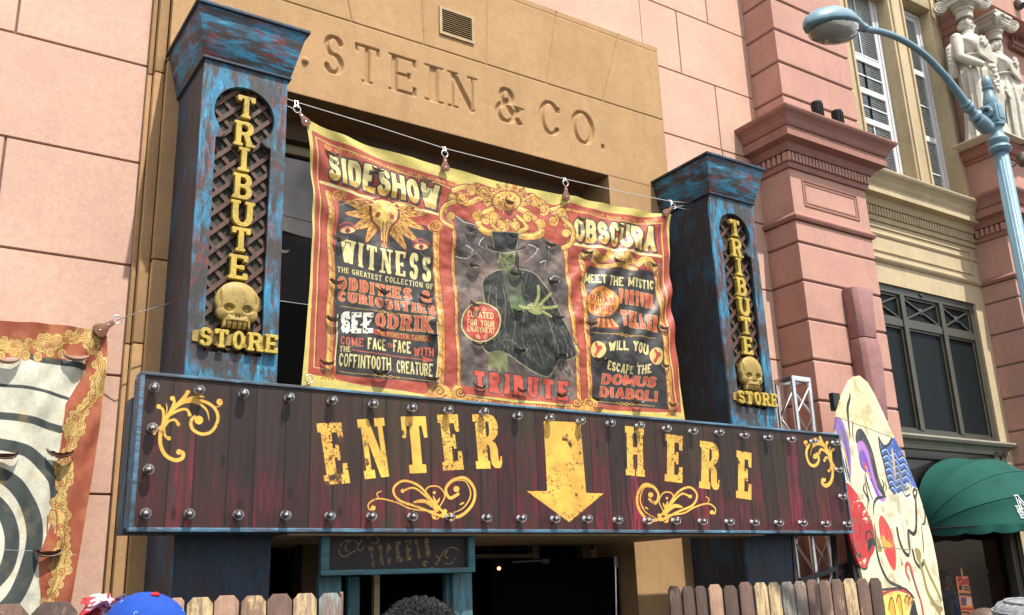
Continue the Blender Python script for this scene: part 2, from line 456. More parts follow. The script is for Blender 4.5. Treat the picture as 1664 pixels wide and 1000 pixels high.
class Canvas:
    """picture of the plane y = Y between two world corners; tf turns photo pixels into picture pixels"""
    def __init__(s, W, H, tf, col):
        s.W, s.H, s.tf = W, H, tf; s.a = np.zeros((H, W, 3)); s.a[:] = col; s.mask = None
    def pt(s, p): return np.array(s.tf(p[0], p[1]))
    def scale_at(s, p): return np.linalg.norm(s.pt((p[0]+4, p[1])) - s.pt(p))/4
    def _box(s, lo, hi):
        x0 = max(0, int(lo[0])-2); y0 = max(0, int(lo[1])-2); x1 = min(s.W, int(hi[0])+3); y1 = min(s.H, int(hi[1])+3)
        if x1 <= x0 or y1 <= y0: return None
        yy, xx = np.mgrid[y0:y1, x0:x1]
        return (slice(y0, y1), slice(x0, x1)), xx + .5, yy + .5
    def _put(s, sl, cov, col, wear=None):
        if wear is not None: cov = cov * wear[sl]
        if callable(col): col = col(sl)
        else: col = np.array(col)
        s.a[sl] = s.a[sl]*(1-cov[...,None]) + col*cov[...,None]
    def poly(s, pts, col, sp=0, wear=None, raw=False):
        if sp: pts = spline(pts, sp, True)
        P = np.array([p if raw else s.pt(p) for p in pts]); b = s._box(P.min(0), P.max(0))
        if b is None: return
        sl, x, y = b; ins = np.zeros(x.shape, bool)
        n = len(P)
        for i in range(n):
            x0, y0 = P[i]; x1, y1 = P[(i+1) % n]
            if y0 == y1: continue
            c = ((y0 > y) != (y1 > y)) & (x < (x1-x0)*(y-y0)/(y1-y0)+x0); ins ^= c
        s._put(sl, ins*1.0, col, wear)
    def stroke(s, pts, wd, col, sp=6, taper=0, wear=None, close=False):
        """line of width wd (photo pixels); taper 1: ends thin, 2: only the end thin"""
        if sp: pts = spline(pts, sp, close)
        sc = s.scale_at(pts[0]); P = np.array([s.pt(p) for p in pts]); h = wd*sc/2
        b = s._box(P.min(0)-h, P.max(0)+h)
        if b is None: return
        sl, x, y = b; d = np.full(x.shape, 1e9); n = len(P)-1
        for i in range(n):
            u = (i+.5)/n
            hh = h if not taper else h*(math.sin(PI*u)**.7 if taper == 1 else (1-u)**.8) if taper < 3 else h*u**.8
            hh = max(hh, .45)
            dx, dy = P[i+1]-P[i]; L2 = dx*dx+dy*dy+1e-9
            t = np.clip(((x-P[i,0])*dx+(y-P[i,1])*dy)/L2, 0, 1)
            d = np.minimum(d, np.hypot(x-P[i,0]-t*dx, y-P[i,1]-t*dy)-hh)
        s._put(sl, np.clip(.5-d, 0, 1), col, wear)
    def ellipse(s, c, rx, ry, col, rot=0, wear=None):
        a = R(rot); s.poly([(c[0]+rx*math.cos(t)*math.cos(a)-ry*math.sin(t)*math.sin(a), c[1]+rx*math.cos(t)*math.sin(a)+ry*math.sin(t)*math.cos(a)) for t in np.linspace(0, 2*PI, 40)[:-1]], col, wear=wear)
    def curl(s, c, r, a0, turns, wd, col, ball=True, wear=None):
        n = max(10, int(14*abs(turns))); pts = []
        for k in range(n+1):
            u = k/n; rr = r*(1-.82*u); t = R(a0)+2*PI*turns*u
            pts.append((c[0]+rr*math.cos(t), c[1]+rr*math.sin(t)))
        s.stroke(pts, wd, col, 0, 0, wear)
        if ball: s.ellipse(pts[-1], wd*.9, wd*.9, col, wear=wear)
    def text(s, txt, bl, br, hgt, st, col, out=None, ow=0, shadow=None, wear=None, bend=0, hl=None, slant=0, up=None):
        """letters along the base line bl-br (photo pixels), cap height hgt (photo pixels, or (left, right));
        bend lifts the middle; hl: (colour, fraction) paints the upper part differently"""
        tw = text_width(txt, st); h0, h1 = hgt if isinstance(hgt, tuple) else (hgt, hgt)
        bl = np.array(bl, float); br = np.array(br, float); x = 0
        up = np.array(up if up else (0.0, -1.0))
        jobs = []
        for ch in txt:
            gw = gwidth(ch, st); u0 = x/tw; u1 = (x+gw)/tw; x += gw + st.gap
            if ch == ' ': continue
            f = lambda u: bl+(br-bl)*u + up*(bend*(1-(2*u-1)**2))
            o = s.pt(f(u0)); e = s.pt(f(u1)); um = (u0+u1)/2; hh = h0+(h1-h0)*um
            t = s.pt(f(u0)+up*hh + (br-bl)/np.linalg.norm(br-bl)*slant*hh)
            jobs.append((ch, gw, o, (e-o)/gw, t-o, hh))
        def paint(grow, c, off=(0, 0), part=None):
            for ch, gw, o, ex, ey, hh in jobs:
                o = o + np.array(off); pad = .3
                cs = [o+ex*a+ey*b for a in (-pad, gw+pad) for b in (-pad, 1+pad)]
                b = s._box(np.min(cs, 0), np.max(cs, 0))
                if b is None: continue
                sl, X, Y = b; det = ex[0]*ey[1]-ex[1]*ey[0]
                gx = ((X-o[0])*ey[1]-(Y-o[1])*ey[0])/det; gy = (-(X-o[0])*ex[1]+(Y-o[1])*ex[0])/det
                px = 1/np.linalg.norm(ey)
                d = gsdf(ch, st, gx, gy) - grow
                cov = np.clip(.5 - d/px, 0, 1)
                if part is not None: cov = cov*(gy > part)
                s._put(sl, cov, c, wear)
        if shadow is not None: paint(ow*1.2, shadow[0], shadow[1])
        if out is not None: paint(ow, out)
        paint(0, col)
        if hl is not None: paint(0, hl[0], part=hl[1])
    def image(s, name):
        img = bpy.data.images.new(name, s.W, s.H); px = np.ones((s.H, s.W, 4), np.float32)
        px[..., :3] = np.clip(s.a, 0, 1)[::-1]
        img.pixels.foreach_set(px.reshape(-1)); img.update(); img.pack()
        return img
# ================================================================ materials of the setting
M = {}
M['pink'] = stucco('pale_pink_stucco', (.535, .338, .252), .85, 1.1, .35, .10)
M['beige'] = stucco('ochre_stone', (.375, .226, .106), .80, 1.6, .30, .22)
M['beige2'] = stucco('pale_stone', (.45, .36, .22), .80, 1.7, .25, .25)
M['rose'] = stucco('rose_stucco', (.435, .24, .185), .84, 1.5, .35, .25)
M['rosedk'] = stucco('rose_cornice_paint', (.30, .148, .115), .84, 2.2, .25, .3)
M['groove'] = plain('groove_shadow_paint', (.17, .095, .075), .9)
M['bgroove'] = plain('stone_joint', (.20, .12, .055), .9)
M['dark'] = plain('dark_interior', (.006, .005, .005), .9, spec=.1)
M['brown'] = stucco('brown_timber', (.13, .082, .05), .7, 3, .2)
M['black'] = plain('black_door_paint', (.002, .002, .0022), .8, spec=.03)
M['white'] = plain('white_window_paint', (.60, .61, .61), .5, var=.06)
M['steel'] = plain('brushed_aluminium', (.62, .62, .62), .32, 1.0, .12, 30)
M['darksteel'] = plain('black_steel', (.02, .02, .022), .45, 0.3)
M['concrete'] = stucco('pavement_concrete', (.075, .07, .065), .8, 1.0, .3)
def glass_dark(name, col, rough=.04, spec=.9, bump=0, ior=1.65):
    m = NM(name, rough, spec=spec); m.color(col); m.b.inputs['IOR'].default_value = ior
    if bump: m.bump(m.noise(70, 3, .6), bump, .004)
    return m.m
M['glass'] = glass_dark('dark_window_glass', (.012, .012, .014), .02, .8)
M['glass'].node_tree.nodes['Principled BSDF'].inputs['Specular Tint'].default_value = (.95, .88, .82, 1)
M['frost'] = glass_dark('textured_window_glass', (.011, .014, .015), .2, .3, .5, 1.14)

# ================================================================ ground
g = MB(); g.add([(-60,-60,0),(90,-60,0),(90,40,0),(-60,40,0)], [(0,1,2,3)])
o = g.build('pavement', M['concrete']); o['kind'] = 'structure'

# ================================================================ pale pink building with the stone entrance surround
PW = 7.98; BW = 7.80
CZ = [EYE + z for z in (-.70, -.12, .83, 1.778, 2.726, 3.665, 4.611, 5.555, 6.525, 7.497, 8.46, 9.4, 10.35)]
def courses(mb, X0, X1, Y, zs, joints, gap=.012, th=.022, chamfer=.006):
    """stuccoed wall cut into blocks: every block stands a little proud of the joints"""
    for k in range(len(zs)-1):
        xs = [X0] + sorted(x for x in joints.get(k, []) if X0 < x < X1) + [X1]
        for a, b in zip(xs[:-1], xs[1:]):
            x0 = a + (gap/2 if a > X0 else 0); x1 = b - (gap/2 if b < X1 else 0)
            z0 = zs[k] + gap/2; z1 = zs[k+1] - gap/2; c = chamfer
            mb.add([(x0,Y+th,z0),(x1,Y+th,z0),(x1,Y+th,z1),(x0,Y+th,z1),(x0+c,Y,z0+c),(x1-c,Y,z0+c),(x1-c,Y,z1-c),(x0+c,Y,z1-c)],
                   [(4,5,6,7),(0,1,5,4),(1,2,6,5),(2,3,7,6),(3,0,4,7)])
bld = thing('theatre_building', 'pale pink stucco building with ochre stone entrance surround and carved lettering', 'building', (4.7, PW, 0))
XL = at(240, 300, PW).x
jl = xa(29, 25, PW); jl2 = xa(6, 250, PW)
wl = MB()
J = {6: [jl, jl-1.9, jl-3.8], 5: [jl2-1.0, jl2-2.9], 4: [jl2, jl2-1.9], 3: [jl2-1.1, jl2-3], 2: [jl2-.1, jl2-2], 7: [jl-1], 8: [jl]}
courses(wl, -5, XL, PW, [0]+CZ, {k+1: v for k, v in J.items()})
ja = xa(1156, 90, PW); jb = xa(1097, 8, PW); jc = xa(1174, 247, PW)
JR = {7: [jc-1.9, jc], 6: [ja-.9], 8: [ja-1.9, ja], 9: [jb, jb+1.9], 10: [ja], 5: [8.5], 4: [8.9]}
courses(wl, 7.60, 9.75, PW, [0]+CZ, {k: v for k, v in JR.items()})
courses(wl, XL, 7.60, PW, CZ[8:], {0: [3, 5], 1: [2.2, 4.1, 6], 2: [3, 5]})
wl.build('wall', M['pink'], bld)
wb = MB(); wb.box(-5, XL, PW+.0225, PW+.4, 0, CZ[-1]); wb.box(7.60, 9.75, PW+.0225, PW+.4, 0, CZ[-1]); wb.box(XL, 7.6, PW+.0225, PW+.4, 6.9, CZ[-1])
wb.build('wall_joint', M['groove'], bld)
# stepped jamb of the surround (two set-back strips and the main strip), cut by one joint
jm = MB()
def strip(x0, x1, Y, cuts, zt=CZ[-1]-1.2):
    zs = [0] + cuts + [zt]
    for a, b in zip(zs[:-1], zs[1:]): jm.box(x0, x1, Y, PW+.1, a + (.006 if a else 0), b - .006)
XB1 = xa(240, 130, 7.92); XB2 = xa(252, 117, 7.86); XB3 = xa(272, 117, BW)
zc = [za(237, 119, 7.92), za(200, 558, 7.92)]
jm.box(XL+.012, XB1, 7.955, PW+.1, 0, 9)
strip(XB1, XB2-.008, 7.92, [za(200, 558, 7.92), za(237, 119, 7.92)])
strip(XB2, XB3-.008, 7.86, [za(228, 558, 7.86), za(262, 118, 7.86)])
strip(XB3, 2.25, BW, [za(268, 423, BW)], 4.63+EYE)
jm.build('stone_jamb', M['beige'], bld, bevel=.008)
# carved front: joints and letters are really cut into a fine sheet
x0, x1, z0, z1 = XB3, 7.665, 4.635+EYE, 6.63+EYE
dxg = .0075
gx = np.arange(x0, x1+dxg*.5, dxg); gz = np.arange(z1, z0-dxg*.5, -dxg)
XX, ZZ = np.meshgrid(gx, gz); DEP = np.zeros_like(XX)
ST = Style(.17, .062, 1, .34, .04, gap=.2)
spans = [('S',523,562,88),('T',574,620,105),('E',633,680,123),('I',690,721,140),('N',729,775,153),('&',802,853,176),('C',874,915,195),('O',926,969,209)]
zb = (za(551,119,BW) + za(948,236,BW))/2; zt_ = (za(545,58,BW) + za(945,182,BW))/2
for ch, pa, pb, py in spans:
    xa0, xb0 = xa(pa, py, BW), xa(pb, py, BW)
    W = gwidth(ch, ST); lo = 0.0
    if ch in 'TEIN': lo = 0.0
    ox = xa0; ex = (xb0-xa0)/W; ez = zt_-zb
    c0 = max(0, int((xa0-.15-x0)/dxg)); c1 = int((xb0+.15-x0)/dxg)
    d = gsdf(ch, ST, (XX[:, c0:c1]-ox)/ex, (ZZ[:, c0:c1]-zb)/ez)*ez
    DEP[:, c0:c1] = np.maximum(DEP[:, c0:c1], np.clip(-d*1.5+.008, 0, .034))
for (px, py, r) in ((980, 239, .035),):
    p = at(px, py, BW); DEP = np.maximum(DEP, np.clip((r - np.maximum(np.abs(XX-p.x)*1.3, np.abs(ZZ-p.z)))*1.4, 0, .03))
def cut(ax, az, bx, bz, wd=.011, dp=.016):
    global DEP
    d = _seg(XX, ZZ, ax, az, bx, bz, wd/2); DEP = np.maximum(DEP, np.clip(-d*2.6+.006, 0, dp))
zg = 5.60+EYE
cut(1.9, zg, 7.66, zg)
for a, b in (((565,0),(572,33)),((685,0),(689,71)),((792,0),(790,104)),((903,30),(888,137)),((1003,65),(980,166))):
    A, B = at(*a, BW), at(*b, BW); k = (z1+.1-B.z)/(A.z-B.z); cut(B.x, zg, B.x+(A.x-B.x)*k, z1+.1)
cut(3.0, 6.56+EYE, 7.66, 6.56+EYE, .008, .006)
p = at(495.5, 99, BW); rr_ = (XX-p.x)**2+(ZZ-p.z)**2; DEP = np.where(rr_ < .036**2, -np.sqrt(np.clip(.036**2-rr_, 0, 1)), DEP)
P = np.stack([XX, BW + DEP, ZZ], -1)
me = grid_mesh('carved_front', P)
link_mesh('carved_front', me, M['beige'], bld, smooth=False)
bk = MB(); bk.box(XB3+.004, 7.66, BW+.05, PW+.02, z0+.003, z1-.003)
bk.box(x0, x0+.003, BW, BW+.05, z0, z1); bk.box(7.6625, 7.665, BW, PW, z0, z1); bk.box(x0, 7.66, BW, PW, z1, z1+.004); bk.box(2.25, 6.72, BW+.001, 8.30, z0-.006, z0-.002)
bk.box(x0, 5.2, BW+.01, PW+.02, z1+.01, z1+.9)
# right hand stone pier, and the lintel's return
bk.box(6.705, 7.655, BW, 8.75, 0, 4.628+EYE)
bk.build('stone_pier', M['beige'], bld)
# recess: soffit beam, back panel, window with frame, dark room below
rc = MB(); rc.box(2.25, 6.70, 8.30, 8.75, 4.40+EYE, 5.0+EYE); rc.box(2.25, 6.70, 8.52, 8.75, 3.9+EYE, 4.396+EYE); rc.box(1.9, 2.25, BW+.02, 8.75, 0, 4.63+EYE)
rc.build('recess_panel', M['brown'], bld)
zw = za(466, 252, 8.45)
wf = MB(); M['yframe'] = plain('yellowed_frame_paint', (.33, .25, .13), .6)
wf.box(2.25, 6.70, 8.40, 8.50, zw, zw+.10)
for x in (2.27, 3.75, 5.2, 6.62): wf.box(x, x+.08, 8.41, 8.49, EYE+.72, zw-.003)
wfo = wf.build('window_frame', M['yframe'], bld, bevel=.006)
gl = MB(); zsp = za(475,492,8.46); gl.box(2.26, 6.69, 8.455, 8.465, zsp+.004, zw-.002); gl.build('window_pane', M['glass'], bld)
gl = MB(); gl.box(2.26, 6.69, 8.458, 8.47, EYE+.4, zsp); gl.build('window_pane', M['black'], bld)  # black pane paints in the dark lower half of the reflection
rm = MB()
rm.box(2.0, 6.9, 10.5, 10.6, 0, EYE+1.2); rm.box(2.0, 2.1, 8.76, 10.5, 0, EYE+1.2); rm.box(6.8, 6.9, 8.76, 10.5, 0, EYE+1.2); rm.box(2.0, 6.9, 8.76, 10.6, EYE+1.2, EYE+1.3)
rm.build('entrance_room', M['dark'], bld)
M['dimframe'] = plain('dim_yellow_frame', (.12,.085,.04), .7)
# transom frame and posts seen under the sign
tr = MB(); p = at(860, 902, 8.42); tr.box(4.6, p.x, 8.36, 8.44, za(800,908,8.42), za(800,901,8.42)); tr.box(p.x, p.x+.09, 8.36, 8.44, 0, EYE+.75); tr.box(xa(940,900,8.42), xa(955,900,8.42), 8.36, 8.44, 0, EYE+.75)
tr.build('transom_frame', M['dimframe'], bld)
tr = MB(); tr.box(xa(488,900,7.9), xa(519,900,7.9), 7.85, 8.05, 0, EYE+.9); tr.build('post', M['brown'], bld)
dr = MB(); dr.box(xa(800,950,8.05), xa(1004,950,8.05), 8.03, 8.09, 0, za(950,907,8.05)); drr = dr.build('door', M['black'], bld, bevel=.006)
hd = MB(); a = at(996,905,8.02); b = at(1003,922,8.02); hd.box(a.x, b.x, 8.0, 8.028, b.z, a.z); hd.tube([at(1000,922,8.015), at(1002,1040,8.015)], .012); hd.build('latch_rod', M['steel'], drr)
hd = MB(); hd.bar(at(832,914,7.99), at(884,911,7.99), .018); hd.box(xa(880,912,8), xa(891,912,8), 7.98, 8.028, za(885,916,8), za(885,909,8)); hd.build('door_closer', M['darksteel'], drr)
# ventilation grille
vg = MB(); a = at(713,11,BW); b = at(770,74,BW); xw0, xw1, zz0, zz1 = a.x, b.x, za(741,64,BW), za(741,20,BW)
vg.box(xw0, xw1, BW-.02, BW-.002, zz1-.03, zz1); vg.box(xw0, xw1, BW-.02, BW-.002, zz0, zz0+.03); vg.box(xw0, xw0+.03, BW-.02, BW-.002, zz0+.03, zz1-.03); vg.box(xw1-.03, xw1, BW-.02, BW-.002, zz0+.03, zz1-.03)
M['ventpaint'] = plain('vent_paint', (.34, .24, .12), .6)
vgo = vg.build('vent_grille', M['ventpaint'], bld)
vs = MB(); n = 11
for k in range(n):
    z = zz0+.03 + (zz1-zz0-.06)*(k+.5)/n; hgt = (zz1-zz0-.06)/n*.52
    vs.add([(xw0+.03,BW-.018,z-hgt/2),(xw1-.03,BW-.018,z-hgt/2),(xw1-.03,BW-.004,z+hgt/2),(xw0+.03,BW-.004,z+hgt/2),(xw0+.03,BW-.014,z-hgt/2-.004),(xw1-.03,BW-.014,z-hgt/2-.004),(xw1-.03,BW-.001,z+hgt/2-.004),(xw0+.03,BW-.001,z+hgt/2-.004)], [(0,1,2,3),(7,6,5,4),(0,4,5,1),(2,6,7,3)])
vs.build('slat', M['ventpaint'], vgo)
vb = MB(); vb.box(xw0+.03, xw1-.03, BW-.0015, BW-.0005, zz0+.03, zz1-.03); vb.build('vent_backing', M['black'], vgo)
# ================================================================ rose pink corner building
P1 = 7.46; YB = 8.03
rb = thing('corner_building', 'rose pink and pale stone building with rusticated pilasters, cornices and tall windows', 'building', (11.5, YB, 0))
L1 = 9.545; R1 = 11.13; U0 = 9.62; U1 = 11.24; L2 = 14.75; R2 = 16.6
def block(mb, x0, x1, y0, y1, z0, z1, c=.016):
    mb.hexa([(x0,y0,z0+c),(x1,y0,z0+c),(x1,y1,z0+c),(x0,y1,z0+c)], [(x0,y0,z1-c),(x1,y0,z1-c),(x1,y1,z1-c),(x0,y1,z1-c)])
    mb.add([(x0+c,y0+c,z0),(x1-c,y0+c,z0),(x1-c,y1,z0),(x0+c,y1,z0),(x0,y0,z0+c),(x1,y0,z0+c),(x1,y1,z0+c),(x0,y1,z0+c)], [(0,1,5,4),(1,2,6,5),(3,0,4,7)])
    mb.add([(x0+c,y0+c,z1),(x1-c,y0+c,z1),(x1-c,y1,z1),(x0+c,y1,z1),(x0,y0,z1-c),(x1,y0,z1-c),(x1,y1,z1-c),(x0,y1,z1-c)], [(4,5,1,0),(5,6,2,1),(7,4,0,3)])
def rusticated(name, x0, x1, y0, y1, zs, gap=.022):
    a = MB(); bgm = MB()
    for z0, z1 in zip(zs[:-1], zs[1:]): block(a, x0, x1, y0, y1, z0+gap/2, z1-gap/2)
    bgm.box(x0+.022, x1-.022, y0+.022, y1, zs[0], zs[-1])
    o = a.build(name, M['rose'], rb); bgm.build('joint', M['groove'], o); return o
def ring(mb, x0, x1, y0, z0, prof, yback, right=True):
    """moulding round a pier: prof is (overhang, height) from bottom up; left side, front, right side"""
    n = len(prof); vs = []
    for (o_, h) in prof:
        xr = x1 + (o_ if right else 0)
        vs += [(x0-o_, yback, z0+h), (x0-o_, y0-o_, z0+h), (xr, y0-o_, z0+h), (xr, yback, z0+h)]
    fs = []
    for i in range(n-1):
        for k in range(3): fs.append((4*i+k, 4*i+k+1, 4*i+k+5, 4*i+k+4))
    fs.append((0,1,2,3)[::-1]); fs.append(tuple(4*(n-1)+k for k in range(4)))
    mb.add(vs, fs)
def teeth(mb, x0, x1, yf, y1, z0, z1, pitch, fill=.62):
    n = max(1, round((x1-x0)/pitch)); p = (x1-x0)/n
    for k in range(n): mb.box(x0+k*p, x0+k*p+p*fill, yf, y1, z0, z1)
def teeth_y(mb, x0, x1, ya, yb, z0, z1, pitch, fill=.62):
    n = max(1, round((yb-ya)/pitch)); p = (yb-ya)/n
    for k in range(n): mb.box(x0, x1, ya+k*p, ya+k*p+p*fill, z0, z1)
zL = [za(1295,392,P1), za(1301,453,P1), za(1309,517,P1), za(1316,584,P1), za(1323,650,P1)]
step = (zL[0]-zL[-1])/4
zlow = [zL[0]-step*k for k in range(0, 9)][::-1]; zlow = [0] + [z for z in zlow if z > .3]
zas = za(1290, 352, P1)                         # astragal
z_frieze0 = zas + .06
zfr1 = za(1280, 272, P1)                         # under the cornice
def pier(x0, x1, right=True, yback=YB+.2):
    o = rusticated('pilaster', x0, x1, P1, yback, zlow + [zas-.02])
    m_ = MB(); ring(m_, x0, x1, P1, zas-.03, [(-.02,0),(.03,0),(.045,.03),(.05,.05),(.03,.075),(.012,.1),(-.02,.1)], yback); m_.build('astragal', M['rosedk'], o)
    f = MB(); block(f, x0, x1, P1, yback, zas+.07, zfr1, .006); f.build('frieze', M['rose'], o)
    ft = MB(); a0, a1 = x0+.22, x1-.22; b0, b1 = zas+.2, zfr1-.12
    for q in (0, 1):
        i = .045*q; t = .018; yf = P1-.012+.004*q
        ft.box(a0+i, a1-i, yf, P1-.0004, b1-i-t, b1-i); ft.box(a0+i, a1-i, yf, P1-.0004, b0+i, b0+i+t); ft.box(a0+i, a0+i+t, yf, P1-.0004, b0+i+t, b1-i-t); ft.box(a1-i-t, a1-i, yf, P1-.0004, b0+i+t, b1-i-t)
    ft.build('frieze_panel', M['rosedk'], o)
    # cornice
    h = lambda py: za(1278, py, P1-.15) - zfr1
    c = MB(); H = .80
    ring(c, x0, x1, P1, zfr1, [(-.02,0),(.03,.0),(.045,.05),(.03,.09),(.03,.20),(.075,.20)], yback)
    ring(c, x0, x1, P1, zfr1+.21, [(.02,0),(.09,0),(.12,.05),(.13,.10),(.25,.12),(.25,.235),(.235,.25),(.26,.262),(.275,.29),(.295,.34),(.33,.385),(.37,.42),(.385,.45),(.385,.47),(-.02,.49)], yback)
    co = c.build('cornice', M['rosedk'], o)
    d = MB(); teeth(d, x0-.06, x1+.06, P1-.075, P1-.03, zfr1+.08, zfr1+.20, .068); teeth_y(d, x0-.075, x0-.03, P1-.03, yback-.1, zfr1+.08, zfr1+.20, .085); teeth_y(d, x1+.03, x1+.075, P1-.03, YB, zfr1+.08, zfr1+.20, .085)
    d.build('dentils', M['rose'], co)
    return o
pier(L1, R1); pier(L2, R2)
zco = zfr1 + .70
# upper part of the first pilaster
zu = [za(1269,152,P1), za(1263,98,P1), za(1255.5,45,P1)]; su = (zu[2]-zu[0])/2
zup = [zco-.02] + [zu[0]+su*k for k in range(0, 8)]
rusticated('upper_pilaster', U0, U1, P1, YB+.2, zup)
# bay between the pilasters: spandrel wall, cornice, panel, ground-floor window
yb = YB
zwt = za(1584, 494, YB); zwb = za(1626.5, 719, YB)
xw0 = 11.9; xw1 = xa(1605, 606, YB)
sp = MB()
zpan0, zpan1 = za(1560, 435, yb), za(1560, 385, yb)
sp.box(R1-.1, L2+.1, yb, yb+.25, zwt, za(1500,350,yb)+.10)
sp.box(xw1, L2+.1, yb, yb+.25, 0, zwt); sp.box(R1-.1, xw0-.3, yb, yb+.25, 0, zwt)
spo = sp.build('spandrel_wall', M['beige2'], rb)
bd = MB()
def band(z, prof):
    n = len(prof); vs = []
    for (o_, h) in prof: vs += [(R1-.02, yb-o_, z+h), (L2+.02, yb-o_, z+h)]
    bd.add(vs, [(2*i, 2*i+1, 2*i+3, 2*i+2) for i in range(n-1)])
band(za(1585, 462, yb)-.03, [(-.01,0),(.02,0),(.05,.03),(.06,.055),(.03,.08),(-.01,.1)])
band(zfr1-.30, [(-.01,0),(.015,0),(.03,.03),(.02,.05),(-.01,.06)])
band(zfr1-.06, [(-.01,0),(.03,.0),(.045,.05),(.03,.09),(.03,.22),(.09,.22),(.12,.28),(.13,.33),(.25,.34),(.25,.455),(.26,.47),(.275,.50),(.295,.55),(.33,.595),(.37,.63),(.385,.66),(.385,.68),(-.2,.70)])
bdo = bd.build('cornice', M['beige2'], spo)
d = MB(); teeth(d, R1, L2, yb-.075, yb-.03, zfr1+.02, zfr1+.15, .068); d.build('dentils', M['beige2'], bdo)
pn = MB(); a0, a1, b0, b1 = R1+.5, xa(1573,400,yb), za(1575,446,yb), za(1570,411,yb)
b1 = b0 + .42
pn.box(a0, a1, yb-.02, yb-.0005, b1-.03, b1); pn.box(a0, a1, yb-.02, yb-.0005, b0, b0+.03); pn.box(a0, a0+.03, yb-.02, yb-.0005, b0+.03, b1-.03); pn.box(a1-.03, a1, yb-.02, yb-.0005, b0+.03, b1-.03)
pn.build('wall_panel', M['beige2'], spo)
# ground floor window: dark bronze frame, three lights with crossed transoms
M['bronze'] = plain('dark_olive_frame', (.050, .047, .034), .42, 0, .15)
YF = YB + .04
win = MB()
zt0 = zwt; zb0 = zwb
px_m = [xa(1497+0, 600, YF)]
m1 = xa(1477, 560, YF); m2 = xa(1539, 560, YF); xr = xw1; xl = m1 - (m2-m1)
zmid = za(1530, 537, YF)
fw = .085
win.box(xl-.1, xr, YF, YF+.12, zt0-.11, zt0-.004); win.box(xl-.1, xr, YF, YF+.12, zb0, zb0+.07)
win.box(xr-.12, xr-.003, YF, YF+.12, zb0+.07, zt0-.11); win.box(xl-.1, xl, YF, YF+.12, zb0+.07, zt0-.11)
for m_ in (m1, m2): win.box(m_-.05, m_+.05, YF-.012, YF+.12, zb0+.07, zt0-.11)
xs = [xl, m1-.05, m1+.05, m2-.05, m2+.05, xr-.12]
for k in range(3):
    a, b = xs[2*k], xs[2*k+1]
    win.box(a, b, YF+.004, YF+.12, zmid-.06, zmid+.05)
    for (za_, zb_) in ((zb0+.07, zmid-.06), (zmid+.05, zt0-.11)):
        t = .035
        win.box(a, b, YF+.03, YF+.1, zb_-t, zb_); win.box(a, b, YF+.03, YF+.1, za_, za_+t); win.box(a, a+t, YF+.03, YF+.1, za_+t, zb_-t); win.box(b-t, b, YF+.03, YF+.1, za_+t, zb_-t)
wo_ = win.build('window', M['bronze'], rb)
for k in range(3):
    a, b = xs[2*k]+.035, xs[2*k+1]-.035
    p = MB(); p.box(a, b, YF+.06, YF+.07, zb0+.105, zmid-.095); p.build('pane', M['frost'], wo_)
    p = MB(); p.box(a, b, YF+.06, YF+.07, zmid+.085, zt0-.145); p.build('transom_pane', M['frost'], wo_)
    c = MB(); za_, zb_ = zmid+.087, zt0-.147
    c.bar((a, YF+.045, za_), (b, YF+.045, zb_), .026); c.bar((a, YF+.041, zb_), (b, YF+.041, za_), .022)
    c.lathe([(.0,-.03),(.04,-.03),(.055,-.015),(.055,0),(.03,.012),(0,.02)], ((a+b)/2, YF+.035, (za_+zb_)/2), (0,-1,0), 12)
    c.build('crossbar', M['bronze'], wo_)
c = MB(); xm = (m1+m2)/2+.02
c.lathe([(.0,0),(.03,0),(.03,.02),(.0,.03)], (xm, YF-.001, zt0-.05), (0,-1,0), 8); c.lathe([(.0,0),(.022,0),(.022,.02),(.0,.03)], (xm-.03, YF-.001, zt0-.05), (0,-1,0), 8); c.build('rosette', M['bronze'], wo_)
sl = MB()
pr_ = [(.0,-.16),(.02,-.16),(.03,-.10),(.06,-.06),(.12,-.04),(.14,0),(.12,.03),(0,.045)]
vs = []
xe = xa(1652, 722, YB-.12)
for (o_, h) in pr_: vs += [(R1-.1, YB-o_, zwb+h-.05), (min(L2-.005, xe)-.14+o_, YB-o_, zwb+h-.05)]
sl.add(vs, [(2*i, 2*i+1, 2*i+3, 2*i+2) for i in range(7)] + [tuple(2*i+1 for i in range(8))])
M['grey_sill'] = stucco('grey_stone_sill', (.20, .18, .14), .8, 3)
sl.build('window_sill', M['grey_sill'], wo_)
# upper floor bay: deep window openings between pale piers
YU = YB
zsb = zco - .02
def upx(px, py, Y=YU): return xa(px, py, Y)
zb_ = zsb; ztop = EYE + 10.6
up = MB()
# front-plane piers (left edge, right edge measured half way up)
pa0, pa1 = U1-.05, xa(1392, 100, YU)
pb0, pb1 = xa(1459, 100, YU), xa(1483, 100, YU)
pc0, pc1 = xa(1527, 100, YU), L2+.25
for a, b in ((pa0, pa1), (pb0, pb1), (pc0, pc1)): up.box(a, b, YU, YU+.40, zb_, ztop)
zsoff = za(1495, 8, YU)
up.box(pb1-.01, pc0+.01, YU+.002, YU+.40, zsoff, ztop)
up.box(pa1-.01, pb0+.01, YU+.002, YU+.40, ztop-1.0, ztop)
up.box(pa0, pc1, YU+.40, YU+.8, ztop-.6, ztop)
up.box(R1, L2+.2, YU-.10, YU+.40, zsb-.12, zsb-.002)
upo = up.build('upper_wall', M['beige2'], rb, bevel=.012)
tr = MB()
for a, b in ((pa0, pa1), (pb0, pb1), (pc0, pc1)):
    tr.box(b-.10 if b != pc1 else a+.0, (b-.05) if b != pc1 else a+.06, YU-.03, YU-.0005, zb_, ztop)
    if a != pc0: tr.box(a+.05, a+.10, YU-.03, YU-.0005, zb_, ztop)
tr.build('pier_moulding', M['beige2'], upo)
